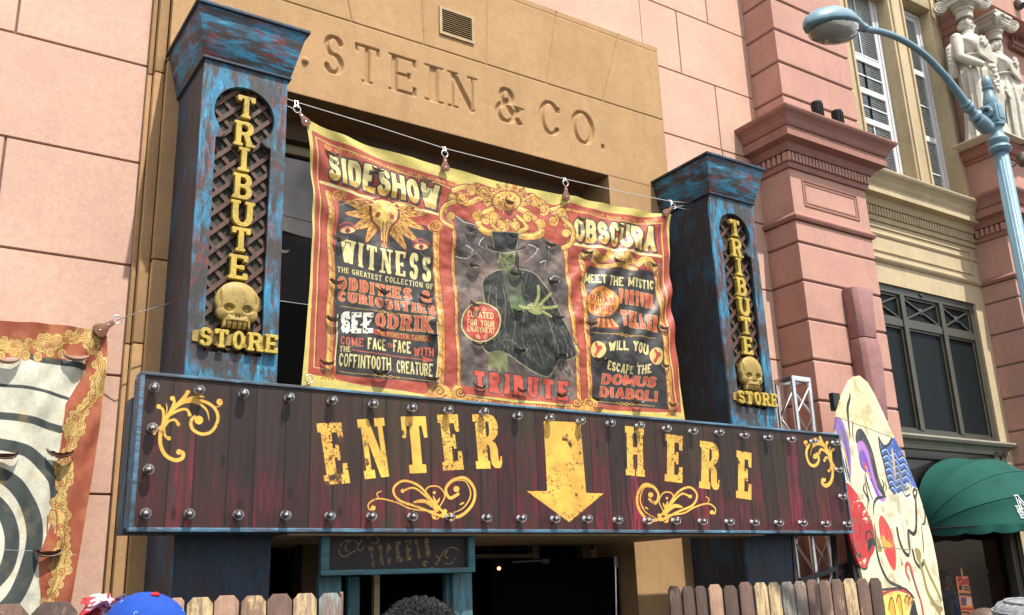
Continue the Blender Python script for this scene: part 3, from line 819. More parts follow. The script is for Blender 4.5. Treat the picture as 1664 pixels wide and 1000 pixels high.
def sash(x0, x1, yf, z0, z1, rails):
    w_ = MB(); t = .075
    for q in (0, 1):
        i = q*.085; y_ = yf + .012*q
        w_.box(x0+i, x0+i+t, y_, y_+.05, z0, z1-i-t); w_.box(x1-i-t, x1-i, y_, y_+.08, z0, z1-i-t); w_.box(x0+i, x1-i, y_, y_+.08, z1-i-t, z1-i)
    i = .16
    for z in rails: w_.box(x0+i, x1-i, yf+.006, yf+.06, z-.05, z+.05)
    rr = [z0] + rails + [z1-i]
    for a, b in zip(rr[:-1], rr[1:]):
        a += .05; b -= .05
        xm = (x0+x1)/2
        w_.box(xm-.012, xm+.012, yf+.022, yf+.034, a, b)
        w_.box(x0+i, xm-.012, yf+.022, yf+.034, (a+b)/2-.012, (a+b)/2+.012); w_.box(xm+.012, x1-i, yf+.022, yf+.034, (a+b)/2-.012, (a+b)/2+.012)
    o = w_.build('sash_window', M['white'], rb)
    g_ = MB(); g_.add([(x0+i,yf+.037,z0),(x1-i,yf+.037,z0),(x1-i,yf+.037,z1-i),(x0+i,yf+.037,z1-i)], [(0,1,2,3)]); g_.build('pane', M['clear'], o)
    b_ = MB(); z = z0
    while z < z1-i: b_.add([(x0+i,yf+.046,z),(x1-i,yf+.046,z),(x1-i,yf+.056,z+.036),(x0+i,yf+.056,z+.036),(x0+i,yf+.049,z-.001),(x1-i,yf+.049,z-.001),(x1-i,yf+.059,z+.035),(x0+i,yf+.059,z+.035)], [(0,1,2,3),(7,6,5,4),(0,4,5,1),(2,6,7,3)]); z += .044
    b_.build('blind', M['blind'], o)
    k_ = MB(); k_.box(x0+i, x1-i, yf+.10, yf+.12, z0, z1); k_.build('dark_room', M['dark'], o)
M['blind'] = plain('pale_blind', (.52, .54, .50), .6, var=.05)
_m = NM('clear_window_glass', .03); _t = _m.n('ShaderNodeBsdfTransparent'); _g2 = _m.n('ShaderNodeBsdfGlossy'); _g2.inputs['Roughness'].default_value = .02; _x = _m.n('ShaderNodeMixShader'); _fr = _m.n('ShaderNodeFresnel'); _fr.inputs['IOR'].default_value = 1.35
_m.l(_fr.outputs['Fac'], _x.inputs['Fac']); _m.l(_t.outputs[0], _x.inputs[1]); _m.l(_g2.outputs[0], _x.inputs[2]); _m.l(_x.outputs[0], _m.t.nodes['Material Output'].inputs['Surface']); M['clear'] = _m.m
yw = YU + .23
zr = [za(1415, 100, yw), za(1428, 195, yw), za(1433, 205, yw)]
xsr = pb0-.002
rails = [za(1410, 99, yw), za(1421, 153, yw), za(1433, 204, yw)]
sash(pa1-.0, xsr, yw, zsb, za(1410, -18, yw), rails)
sash(pb1-.3, xa(1508, 110, yw), yw, zsb, zsoff-.02, [zsb+1.3, zsb+2.6])
jp = MB(); jp.box(xa(1508,110,yw), pc0+.02, yw, yw+.2, zsb, zsoff); jp.build('window_jamb', M['beige2'], upo)
# second pilaster above the cornice: pedestal, niche pier behind the statues
pe = MB(); pzt = za(1600, 225, P1); px0 = L2+.22; px1 = R2+.4
pe.box(px0, px1, P1, YB+.6, zco-.02, pzt-.22)
peo = pe.build('pedestal', M['rose'], rb, bevel=.006)
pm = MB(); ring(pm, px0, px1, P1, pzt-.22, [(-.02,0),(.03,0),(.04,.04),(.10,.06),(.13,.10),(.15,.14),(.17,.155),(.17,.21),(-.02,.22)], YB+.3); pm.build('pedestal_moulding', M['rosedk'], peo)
nx0 = L2+.32
ni = MB(); ni.box(nx0, nx0+.26, P1+.30, YB+.6, pzt, ztop); ni.box(nx0+.262, px1+3, P1+.56, YB+.6, pzt, ztop)
nio = ni.build('niche_wall', M['rose'], rb)
cz = za(1545, 40, P1+.3)
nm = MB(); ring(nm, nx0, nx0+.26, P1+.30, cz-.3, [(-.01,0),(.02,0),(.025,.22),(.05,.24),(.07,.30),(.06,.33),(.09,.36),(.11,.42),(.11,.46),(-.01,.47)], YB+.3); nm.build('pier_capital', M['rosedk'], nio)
en = MB(); ze = za(1590, 4, P1+.1)
en.box(nx0-.1, px1+3, P1+.12, YB+.6, ze+.15, ztop); en.build('entablature', M['rose'], nio)
# balustrade panel right of the statues, under the next window
bl = MB(); q0 = xa(1640, 60, P1+.5); z_ = za(1650, 75, P1+.5)
bl.box(q0, q0+2.5, P1+.44, P1+.558, z_-.02, z_+.06); bl.box(q0, q0+2.5, P1+.40, P1+.558, z_+.42, z_+.52)
teeth(bl, q0+.1, q0+2.4, P1+.48, P1+.558, z_+.06, z_+.42, .11, .45); teeth(bl, q0, q0+2.4, P1+.46, P1+.54, z_-.1, z_-.02, .10)
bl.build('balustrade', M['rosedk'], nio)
# back of the whole building so that nothing is see-through
bb = MB(); bb.box(U0+.1, 20, YB+.85, YB+1.0, 0, ztop); bb.box(R2-.1, 20, P1+.2, YB+.84, 0, pzt-.3); bb.build('rear_wall', M['rosedk'], rb)
# ================================================================ the two painted towers
def dup(root, off, label, group=None):
    def cp(o, parent):
        c = o.copy(); COL.objects.link(c); BASE[c] = BASE[o]
        if parent: c.parent = parent
        for ch in o.children: cp(ch, c)
        return c
    r = cp(root, None); r.location = Vector(root.location) + Vector(off)
    BASE[r] = r.location.copy(); r['label'] = label
    if group: r['group'] = group
    return r
M['tower'] = worn('weathered_blue_paint', (.026, .023, .022), (.030, .22, .37), (.15, .032, .024), (1, 1, .20), .495, .525, hi=(.20, .62, .76), gs=15)
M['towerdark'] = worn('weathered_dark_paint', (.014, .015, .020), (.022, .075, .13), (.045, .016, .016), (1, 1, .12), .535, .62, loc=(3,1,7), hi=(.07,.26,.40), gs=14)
M['towercap'] = worn('weathered_cap_paint', (.026, .023, .022), (.030, .22, .37), (.15, .032, .024), (.16, .16, 1), .49, .53, loc=(5, 2, 9), hi=(.16, .56, .72), gs=13)
M['towerbase_shade'] = worn('shaded_navy_paint', (.010,.012,.017), (.018,.040,.075), (.03,.012,.012), (1,1,.2), .50, .62, loc=(8,1,3), hi=(.03,.07,.12), gs=12)  # navy with the shade below the sign darkened into its colours
M['lattice'] = worn('old_red_wood', (.065, .034, .024), (.11, .05, .034), (.035, .02, .016), (1, 1, .3), .5, .55)
def gold_mat(name, col, dirt):
    m = NM(name, .55, spec=.35)
    a = m.noise(6, 6, .7); b = m.noise(40, 5, .7)
    c = m.ramp(b, [(.32, tuple(x*.62 for x in col)), (.55, col), (.75, tuple(min(1, x*1.2) for x in col))])
    c = m.mix(m.ramp(m.mix(.5, a, b), [(.50, 0.0), (.60, .75)]), c, dirt)
    m.color(c).bump(b, .25, .004); return m.m
M['gold'] = gold_mat('gold_letter_paint', (.48, .34, .055), (.10, .065, .02))
M['gold2'] = gold_mat('dull_gold_paint', (.34, .235, .06), (.05, .035, .02))
sz_top = .46+EYE
TX0, TX1, TY, TZ = 1.80, 2.495, 7.0, 4.272+EYE
M['backing'] = plain('dark_olive_board', (.030, .028, .018), .8)
tw = thing('painted_tower', 'left, fully sunlit blue distressed tower with gold letters and skull over dark lattice', 'tower', (2.15, 7.4, 0), 'pair of painted towers')
s = MB(); s.box(TX0+.004, TX1-.004, TY+.085, 7.79, 0, TZ); s.box(TX0+.004, TX0+.10, TY+.04, TY+.0845, 0, TZ); s.box(TX1-.10, TX1-.004, TY+.04, TY+.0845, 0, TZ)
s.box(TX0, TX0+.003, TY+.002, 7.79, 0, TZ-.001)
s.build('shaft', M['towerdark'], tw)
ocx = (xa(351,203,TY) + xa(441,226,TY))/2; ow = (xa(441,226,TY) - xa(351,203,TY))/2
ozb = za(385, 577, TY); ccz = za(398, 188, TY); crr = (za(398, 143, TY) - ccz)
sh = ccz - crr*.80
a1 = math.asin(.80); xk = crr*math.cos(a1)
hole = [(ocx-ow, ozb), (ocx+ow, ozb), (ocx+ow, sh-.045), (ocx+ow-.045, sh-.035), (ocx+xk, sh)]
hole += [(ocx+crr*math.cos(t), ccz+crr*math.sin(t)) for t in np.linspace(-a1, PI+a1, 40)][1:]
hole += [(ocx-ow+.045, sh-.035), (ocx-ow, sh-.045)]
me = solid([[(TX0, .0), (TX1, .0), (TX1, TZ), (TX0, TZ)], hole], .04, .003)
me.transform(Matrix.Translation((0, TY+.02, 0)) @ XZ)
link_mesh('front_panel', me, M['tower'], tw)
# lattice
la = MB(); lx0, lx1, lz0, lz1 = ocx-ow-.03, ocx+ow+.03, ozb-.03, ccz+crr+.02
def clipbar(c, sgn, y0, y1, hw=.017):
    # line z = sgn*x + c, clipped to the rectangle
    pts = []
    for x in (lx0, lx1):
        z = sgn*x + c
        if lz0 <= z <= lz1: pts.append((x, z))
    for z in (lz0, lz1):
        x = (z-c)/sgn
        if lx0 < x < lx1: pts.append((x, z))
    if len(pts) == 2 and math.dist(*pts) > .05:
        (xa_, z_a), (xb_, z_b) = pts
        la.bar((xa_, (y0+y1)/2, z_a), (xb_, (y0+y1)/2, z_b), .042, y1-y0, up=(0,1,0)) if False else la.bar((xa_, (y0+y1)/2, z_a), (xb_, (y0+y1)/2, z_b), y1-y0, .042, up=(0,1,0)) if False else la.add(
            [(xa_+dx_, y_, z_a+dz_) for y_ in (y0, y1) for dx_, dz_ in ((hw*.7, -sgn*hw*.7), (-hw*.7, sgn*hw*.7))] + [(xb_+dx_, y_, z_b+dz_) for y_ in (y0, y1) for dx_, dz_ in ((hw*.7, -sgn*hw*.7), (-hw*.7, sgn*hw*.7))],
            [(0,1,5,4),(2,6,7,3),(0,4,6,2),(1,3,7,5),(0,2,3,1),(4,5,7,6)])
c = lz0 - lx1
while c < lz1 - lx0: clipbar(c, 1.0, TY+.046, TY+.060); c += .163
c = lz0 + lx0
while c < lz1 + lx1: clipbar(c, -1.0, TY+.061, TY+.075); c += .163
la.build('lattice', M['lattice'], tw)
pb = MB(); pb.box(TX0+.101, TX1-.101, TY+.078, TY+.0835, ozb-.1, lz1+.1); pb.build('backing', M['backing'], tw)
LS = Style(.205, .115, 1, .37, .10, gap=.1)
for ch, pa, pb_, yt, yb_ in (('T',384,416,158.5,193),('R',381,415,200,239),('I',386,406,241.5,279),('B',379,411,284.5,324.5),('U',375,412,328.5,368.5),('T',374,408,371.5,409),('E',372.5,404,416,454.5)):
    xm = (pa+pb_)/2; ym = (yt+yb_)/2
    x0_, x1_ = xa(pa, ym, TY), xa(pb_, ym, TY); z0_, z1_ = za(xm, yb_, TY), za(xm, yt, TY)
    st = LS; W = gwidth(ch, st)
    ox = x0_; ex = (x1_-x0_)/W
    if ch == 'I': st = Style(.205, .12, 1, .46, .10); W = gwidth(ch, st); ex = (x1_-x0_)/(W+.18); ox = x0_+.09*ex
    me = letter_mesh(ch, st, (ox, z0_), ex, z1_-z0_, .045, TY+.012, .004)
    link_mesh('letter', me, M['gold'], tw)
def skull(parent, x0_, x1_, z0_, z1_, y):
    n = 110; gx_ = np.linspace(-1.15, 1.15, n); gz_ = np.linspace(1.1, -1.2, n)
    X_, Z_ = np.meshgrid(gx_, gz_)
    def ell(cx, cz_, rx, rz): return (np.hypot((X_-cx)/rx, (Z_-cz_)/rz) - 1)*min(rx, rz)
    d = np.minimum(ell(0, .18, .98, .84), np.maximum(np.abs(X_)-.60, np.abs(Z_+.62)-.33))
    d = np.minimum(d, ell(.55, -.30, .36, .34)); d = np.minimum(d, ell(-.55, -.30, .36, .34))
    teeth_ = np.zeros_like(X_)
    for k in range(-2, 3): teeth_ = np.maximum(teeth_, ((np.abs(X_-k*.23) < .028) & (Z_ < -.70) & (Z_ > -1.0))*1.0)
    hgt = np.clip(1 - np.exp(np.minimum(d, 0)*5.0), 0, 1)
    for sgn in (-1, 1):
        e = ell(sgn*.40, -.16, .27, .19); hgt -= .95*np.clip(-e*9, 0, 1) ; hgt += .7*np.clip(-ell(sgn*.38, -.20, .11, .09)*14, 0, 1)
        t_ = ell(sgn*.80, .28, .07, .36); hgt -= .5*np.clip(-t_*20, 0, 1)
    for sgn in (-1, 1): hgt -= .6*np.clip(-ell(sgn*.065, -.48, .05, .12)*20, 0, 1)
    hgt -= .55*teeth_; hgt -= .4*np.clip(-np.maximum(np.abs(X_)-.5, np.abs(Z_+.69)-.025)*50, 0, 1)
    keep = d < .012
    notch = (Z_ < -.86) & (np.abs((X_/.23) % 1 - .5) > .40)
    keep &= ~notch
    P_ = np.stack([(x0_+x1_)/2 + X_*(x1_-x0_)/2, y - .035 - hgt*.035, (z0_+z1_)/2 + Z_*(z1_-z0_)/2*.97], -1)
    vid = -np.ones(X_.shape, int); vs = []; fs = []
    for i, j in zip(*np.nonzero(keep)): vid[i, j] = len(vs); vs.append(tuple(P_[i, j]))
    for i in range(n-1):
        for j in range(n-1):
            q = (vid[i,j], vid[i+1,j], vid[i+1,j+1], vid[i,j+1])
            if min(q) >= 0: fs.append(q)
    m_ = MB(); m_.add(vs, fs)
    me = bpy.data.meshes.new('skull'); me.from_pydata(m_.v, [], m_.f)
    bm = bmesh.new(); bm.from_mesh(me)
    be = [e for e in bm.edges if e.is_boundary]
    r_ = bmesh.ops.extrude_edge_only(bm, edges=be)
    bmesh.ops.translate(bm, verts=[v for v in r_['geom'] if isinstance(v, bmesh.types.BMVert)], vec=(0, .05, 0))
    bmesh.ops.recalc_face_normals(bm, faces=bm.faces); bm.to_mesh(me); bm.free()
    o = link_mesh('skull', me, M['gold2'], parent, smooth=True)
    try: o.data.set_sharp_from_angle(angle=R(60))
    except Exception: pass
    return o
skull(tw, xa(348,498,TY), xa(421,500,TY), za(385,538,TY), za(386,459,TY), TY+.02)
SS = Style(.20, .12, 1, .36, .11)
for ch, pa, pb_ in (('S',322,344),('T',346.5,371),('O',376,397),('R',402,427),('E',430,451)):
    yb_ = 562 + (((pa+pb_)/2)-325)*.108; x0_, x1_ = xa(pa, yb_-14, TY-.03), xa(pb_, yb_-14, TY-.03)
    z0_ = za((pa+pb_)/2, yb_, TY-.03); z1_ = za((pa+pb_)/2, yb_-28.5, TY-.03)
    me = letter_mesh(ch, SS, (x0_, z0_), (x1_-x0_)/gwidth(ch, SS), z1_-z0_, .035, TY-.035, .004)
    link_mesh('letter', me, M['gold'], tw)
xq0, xq1 = xa(312, 548, TY-.01), xa(449, 562, TY-.01); zq0, zq1 = za(380, 563, TY-.01), za(380, 543, TY-.01)
rg = random.Random(3); top_ = [(xq0 + (xq1-xq0)*k/14, zq1 + rg.uniform(-.012, .012)) for k in range(15)]; bot_ = [(xq1 - (xq1-xq0)*k/14, zq0 + rg.uniform(-.012, .012)) for k in range(15)]
m_ = MB(); m_.prism((top_ + bot_)[::-1], TY-.016, TY-.002); m_.build('letter_board', M['gold2'], tw)
# cap
o_ = .115; cz0, cz1 = TZ, 4.665+EYE
c = MB()
b0, b1, bf = TX0-.022, TX1+.022, TY-.022
t0, t1, tf_ = TX0-o_, TX1+o_, TY-o_-.02
c.hexa([(b0,bf,cz0),(b1,bf,cz0),(b1,7.80,cz0),(b0,7.80,cz0)], [(t0,tf_,cz1),(t1,tf_,cz1),(t1,7.82,cz1),(t0,7.82,cz1)])
co = c.build('cap', M['towercap'], tw, bevel=.004)
c = MB(); c.box(t0-.022, t1+.022, tf_-.022, 7.84, cz1+.001, cz1+.030); c.box(b0-.006, b1+.006, bf-.006, 7.79, cz0-.020, cz0-.001)
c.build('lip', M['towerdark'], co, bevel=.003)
bp = MB(); bp.box(TX0+.004, TX1-.004, TY-.004, TY-.001, .05, sz_top); bp.build('base_shade_panel', M['towerbase_shade'], tw)  # added thin sheet carrying the shade below the sign in its colour
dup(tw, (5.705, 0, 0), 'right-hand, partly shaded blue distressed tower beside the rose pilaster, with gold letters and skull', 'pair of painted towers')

# ================================================================ the big ENTER HERE board
SY = 6.65; sx0, sx1, sz0, sz1 = 1.418, 8.764, .466+EYE, 1.513+EYE
sg = thing('entrance_sign', 'long dark plank board with gold ENTER HERE lettering, arrow and round clear bulbs', 'sign', (5.1, 6.8, sz0))
W_, H_ = 2600, int(2600*(sz1-sz0)/(sx1-sx0)); kx = W_/(sx1-sx0)
def sign_tf(px, py):
    p = at(px, py, SY); return ((p.x-sx0)*kx, (sz1-p.z)*kx)
cv = Canvas(W_, H_, sign_tf, (.17, .13, .115))
rg = np.random.default_rng(5)
nz1 = smooth_noise(H_, W_, (10, 190), 1, 4); nz2 = smooth_noise(H_, W_, 150, 2, 5); nz3 = smooth_noise(H_, W_, (7, 60), 3, 4); nz4 = smooth_noise(H_, W_, (330, 140), 9, 4)
px_ = 0.0; edges_ = []
while px_ < W_:
    wd_ = kx*rg.uniform(.17, .235); a, b = int(px_), int(min(W_, px_+wd_)); px_ += wd_; edges_.append(b)
    base = np.array([(.20,.14,.105),(.165,.12,.105),(.20,.155,.105),(.185,.125,.10)][rg.integers(4)])*rg.uniform(.85, 1.1)
    purple = np.array([(.33,.105,.135),(.28,.095,.11),(.40,.12,.165),(.25,.095,.105)][rg.integers(4)])*rg.uniform(.8, 1.1)
    lvl = rg.uniform(.48, .74)
    yy = np.linspace(0, 1, H_)[:, None]
    cov = np.clip((nz1[:, a:b]*.5 + nz2[:, a:b]*.3 + nz4[:, a:b]*.5 + yy*.42 - lvl - .22)*3.4, 0, 1)*np.clip((nz3[:, a:b]-.30)*5, 0, 1)
    cv.a[:, a:b] = base*(.72+.56*nz1[:, a:b, None])*(1-cov[..., None]) + purple*(.6+.8*nz3[:, a:b, None])*cov[..., None]
    if rg.random() < .5:
        kx_ = rg.integers(a+8, max(a+9, b-8)); ky_ = rg.integers(30, H_-30)
        Y_, X_ = np.mgrid[max(0,ky_-30):ky_+30, max(0,kx_-12):kx_+12]
        d_ = np.hypot((X_-kx_)/7, (Y_-ky_)/17); cv.a[max(0,ky_-30):ky_+30, max(0,kx_-12):kx_+12][:d_.shape[0], :d_.shape[1]] *= (1-.5*np.clip(1.3-d_, 0, 1))[..., None][:cv.a[max(0,ky_-30):ky_+30, max(0,kx_-12):kx_+12].shape[0], :cv.a[max(0,ky_-30):ky_+30, max(0,kx_-12):kx_+12].shape[1]]
for e in edges_[:-1]:
    cv.a[:, e-2:e+2] *= .42
ww = smooth_noise(H_, W_, 26, 21, 5)*.6 + smooth_noise(H_, W_, 160, 22, 3)*.4
wear = np.clip((ww-.25)*11, .12, 1); fine = smooth_noise(H_, W_, 4, 23, 3)
wear = np.clip(wear - np.clip((fine-.60)*8, 0, .75)*np.clip((smooth_noise(H_, W_, 70, 24, 3)-.42)*6, 0, 1), .05, 1)
GOLD = lambda sl: np.array((.82, .63, .27))*(.78+.40*smooth_gold[sl][..., None])
smooth_gold = smooth_noise(H_, W_, 60, 31, 5)
WL = {
 'E': [[(0,1),(1,1),(.98,.68),(.80,.68),(.76,.84),(.53,.84),(.53,.58),(.62,.58),(.62,.64),(.76,.64),(.76,.38),(.62,.38),(.62,.43),(.53,.43),(.53,.16),(.77,.16),(.81,.33),(1,.33),(1,0),(0,0),(0,.15),(.12,.15),(.12,.85),(0,.85)]],
 'N': [[(0,1),(.40,1),(.72,.40),(.72,.86),(.62,.86),(.62,1),(1,1),(1,.86),(.90,.86),(.90,0),(.60,0),(.29,.62),(.29,.14),(.40,.14),(.40,0),(0,0),(0,.14),(.10,.14),(.10,.86),(0,.86)]],
 'T': [[(0,1),(1,1),(1,.62),(.86,.62),(.80,.83),(.69,.83),(.69,.15),(.84,.15),(.84,0),(.16,0),(.16,.15),(.31,.15),(.31,.83),(.20,.83),(.14,.62),(0,.62)]],
 'H': [[(0,1),(.47,1),(.47,.86),(.40,.86),(.40,.58),(.62,.58),(.62,.86),(.55,.86),(.55,1),(1,1),(1,.86),(.93,.86),(.93,.14),(1,.14),(1,0),(.55,0),(.55,.14),(.62,.14),(.62,.43),(.40,.43),(.40,.14),(.47,.14),(.47,0),(0,0),(0,.14),(.08,.14),(.08,.86),(0,.86)]],
 'R': [[(0,1),(.60,1),(.80,.97),(.92,.87),(.95,.74),(.90,.62),(.78,.54),(.68,.51),(.80,.46),(.87,.36),(.87,.17),(.90,.13),(.93,.15),(.94,.22),(1,.22),(1,.10),(.94,.02),(.84,0),(.70,.01),(.60,.08),(.57,.20),(.57,.36),(.53,.43),(.47,.44),(.47,.14),(.54,.14),(.54,0),(0,0),(0,.14),(.09,.14),(.09,.86),(0,.86)],[(.47,.86),(.55,.86),(.60,.80),(.60,.66),(.55,.59),(.47,.59)]]}
def wletter(cv, ch, bl, br, tl, col, wear):
    o = cv.pt(bl); ex = cv.pt(br)-o; ey = cv.pt(tl)-o; P = []
    for lp in WL[ch]: P += [o+ex*x+ey*y for x, y in lp] + [o+ex*lp[0][0]+ey*lp[0][1]]
    cv.poly(P, col, wear=wear, raw=True)
def glyph(cv, ch, bl, br, tl, st, col, wear=None, tf=None):
    T = tf or cv.pt; o = np.array(T(bl)); ex = (np.array(T(br))-o)/gwidth(ch, st); ey = np.array(T(tl))-o
    cs = [o+ex*a+ey*b for a in (-.2, gwidth(ch, st)+.2) for b in (-.1, 1.1)]
    b = cv._box(np.min(cs, 0), np.max(cs, 0)); sl, X, Y = b; det = ex[0]*ey[1]-ex[1]*ey[0]
    gx_ = ((X-o[0])*ey[1]-(Y-o[1])*ey[0])/det; gy_ = (-(X-o[0])*ex[1]+(Y-o[1])*ex[0])/det
    cv._put(sl, np.clip(.5-gsdf(ch, st, gx_, gy_)*np.linalg.norm(ey), 0, 1), col, wear)
EW = Style(.40, .20, 1, .50, .22); NW = Style(.30, .18, 1, .44, .17); TW = Style(.38, .19, 1, .56, .24)
for ch, bl_, br_, tl_, st in (('E',(528,788),(569,785),(514,688),EW),('N',(593,779),(637,774),(580,682),NW),('T',(659,770),(700,768),(651,677),TW),('E',(720,765),(754,763),(710,674),EW),('R',(774,762),(817,761),(767,673),EW),
                     ('H',(1017,772),(1048,775),(1015.5,692),EW),('E',(1080,782),(1109,785),(1081,705),EW),('R',(1136,793),(1169,797),(1137.6,716),EW),('E',(1196,809),(1221,812.5),(1197,732),EW)):
    wletter(cv, ch, bl_, br_, tl_, GOLD, wear)
cv.poly([(883.6,684),(943,686.6),(952.5,801),(981,802),(925,848.6),(856,798),(889,798)], GOLD, wear=wear)
swear = np.clip(wear+.25, 0, 1)
FL = [([(430,835),(480,840),(475,895),(395,918),(290,860),(238,740),(245,600),(300,470),(390,350),(480,260),(540,180)], 6.4, 0),
      ([(300,480),(400,335),(520,265),(650,228),(718,240)], 5.5, 1), ([(300,505),(380,375),(500,292),(640,300),(740,380),(765,495)], 5.0, 1),
      ([(560,262),(700,280),(820,350),(862,470),(800,600),(690,637),(590,585),(568,500),(610,445)], 5.4, 0),
      ([(310,450),(430,382),(520,370),(558,430)], 4.6, 0), ([(268,575),(330,495),(400,485),(430,535)], 4.6, 0), ([(278,575),(288,650),(330,688)], 4.2, 0),
      ([(215,340),(265,375),(272,470),(255,560)], 4.6, 0), ([(370,250),(388,290),(345,390),(300,460)], 4.6, 0), ([(165,635),(235,555)], 3, 0), ([(300,300),(310,370),(290,450)], 2, 1), ([(800,330),(860,342),(905,310)], 1.6, 0)]
def flourish(z2p, k):
    for pts, wd_, tp in FL: cv.stroke([z2p(p) for p in pts], wd_*k, GOLD, 6, tp, swear)
    for p, r in (((655,485),7.0),((880,288),5.3),((440,830),4.5),((530,185),3.4),((370,250),4.0),((220,338),3.8),((330,682),3.6),((430,530),3.4),((555,425),3.2),((172,630),2.6)):
        cv.ellipse(z2p(p), r*k, r*k, GOLD, wear=swear)
flourish(lambda p: (225+p[0]/6.667, 610+p[1]/6.667), 1)
flourish(lambda p: (1359-(p[0]-150)/6.667*.455, 706+(p[1]-170)/6.667*.70+ (930-p[0])/6.667*.06), .62)
S2 = [([(1160,622),(1138,632),(1135,605),(1180,583),(1260,600),(1330,630),(1440,640)], 2.2, 0), ([(1470,665),(1360,622),(1272,590),(1246,540),(1290,503),(1360,525),(1420,590),(1480,655)], 3.4, 0),
      ([(1290,548),(1340,535),(1400,580),(1450,632)], 3.0, 0), ([(1440,630),(1392,570),(1402,532),(1450,530),(1478,570),(1452,622)], 2.0, 0), ([(1335,600),(1390,596),(1450,642)], 5.5, 1),
      ([(1465,655),(1540,664),(1600,612),(1612,545),(1572,492),(1515,500),(1482,540),(1500,580),(1538,562)], 4.6, 0), ([(1490,655),(1560,625),(1594,565),(1570,505),(1520,505)], 2.4, 1),
      ([(1425,570),(1440,600),(1455,580)], 4.0, 1), ([(1180,583),(1172,560),(1190,550)], 1.6, 0), ([(1440,640),(1420,660),(1440,675),(1455,660)], 1.8, 0), ([(1545,610),(1565,600)], 2.6, 1), ([(1375,625),(1430,655),(1475,660)], 2.2, 0)]
def scroll(z2p, k):
    for pts, wd_, tp in S2: cv.stroke([z2p(p) for p in pts], wd_*k, GOLD, 6, tp, swear)
    for p, r in (((1288,548),3.4),((1530,540),5),((1155,625),4),((1430,556),2.6),((1430,668),3),((1478,640),3.6)): cv.ellipse(z2p(p), r*k, r*k, GOLD, wear=swear)
scroll(lambda p: (190+p[0]/2.773, 600+p[1]/2.773), 1)
scroll(lambda p: (1163-(190+p[0]/2.773-598)*.735, 786+(600+p[1]/2.773-775)*.92), .85)
img = cv.image('painted_planks')
me = grid_mesh('face', np.array([[(sx0, SY, sz1), (sx1, SY, sz1)], [(sx0, SY, sz0), (sx1, SY, sz0)]], float))
fm = NM('painted_plank_board', .55, spec=.3); t = fm.n('ShaderNodeTexImage'); t.image = img; t.interpolation = 'Cubic'; t.extension = 'EXTEND'
fm.l(fm.coord(out='UV'), t.inputs['Vector']); fm.color(t.outputs['Color'])
bw_ = fm.n('ShaderNodeRGBToBW'); fm.l(t.outputs['Color'], bw_.inputs['Color']); fm.bump(fm.mix(.5, bw_.outputs['Val'], fm.noise(60, 5, .6, stretch=(1,1,.08))), .28, .006)
link_mesh('face', me, fm.m, sg)
b = MB(); b.box(sx0+.004, sx1-.004, SY+.004, SY+.17, sz0+.004, sz1-.004); b.box(sx0-.012, sx1+.0, SY+.1705, TY-.002, sz0-.015, sz1-.14)
M['signside'] = worn('weathered_sign_edge', (.022, .023, .028), (.07, .16, .24), (.04, .028, .03), (1, 1, .10), .50, .60, loc=(2, 2, 2), hi=(.2, .36, .46))
b.build('sign_box', M['signside'], sg)
M['signtrim'] = worn('weathered_blue_trim', (.035, .040, .05), (.085, .20, .30), (.03, .03, .035), (.10, 1, 1), .44, .62, loc=(1, 8, 2), hi=(.26, .48, .62))
tr = MB(); T_ = .024
tr.box(sx0-.006, sx1+.006, SY-.016, SY+.05, sz0-.012, sz0+T_-.008); tr.box(sx0-.006, sx1+.006, SY-.016, SY+.12, sz1-.012, sz1+.010)
tr.box(sx0-.006, sx0+T_, SY-.014, SY+.16, sz0+T_-.007, sz1-.0125); tr.box(sx1-.012, sx1+.006, SY-.014, SY+.16, sz0+T_-.007, sz1-.0125)
tr.build('sign_trim', M['signtrim'], sg, bevel=.003)
M['ply'] = plain('plywood', (.30, .21, .11), .7, 0, .2, 3)
u = MB(); u.box(2.52, 6.69, SY+.06, 8.40, sz0-.030, sz0-.0155); u.box(6.6905, 7.48, SY+.06, TY+.02, sz0-.030, sz0-.0155); u.build('soffit_board', M['ply'], sg)  # underside extended back to the window wall, depth added to shade the doorway
m = NM('bulb_glass', .08, spec=.8); m.b.inputs['Transmission Weight'].default_value = 1.0; m.b.inputs['IOR'].default_value = 1.4; m.color((.93,.93,.93)); M['bulb'] = m.m
M['chrome'] = plain('bulb_socket_metal', (.55, .55, .55), .22, 1.0, .1, 30)
def z1p(x, y): return (190+x/2.773, 600+y/2.773)
def z2p_(x, y): return (780+x/2.684, 640+y/2.684)
bulbs = [z1p(*p) for p in ((168,82),(372,95),(572,110),(778,127),(972,140),(1157,155),(1333,172),(1497,183),(160,265),(143,452),(130,650),(327,652),(548,656),(762,657),(962,660),(1150,662),(1335,663),(1505,665))]
bulbs += [z2p_(*p) for p in ((20,78),(167,95),(308,105),(443,118),(573,127),(700,138),(818,150),(933,162),(1047,167),(1157,180),(1260,190),(1362,198),(1460,207),(1555,213),(1570,330),(1587,447),(1607,567),(33,540),(185,542),(332,545),(472,545),(605,550),(735,553),(858,553),(975,556),(1092,558),(1202,560),(1308,562),(1412,563),(1512,566))]
c0 = None
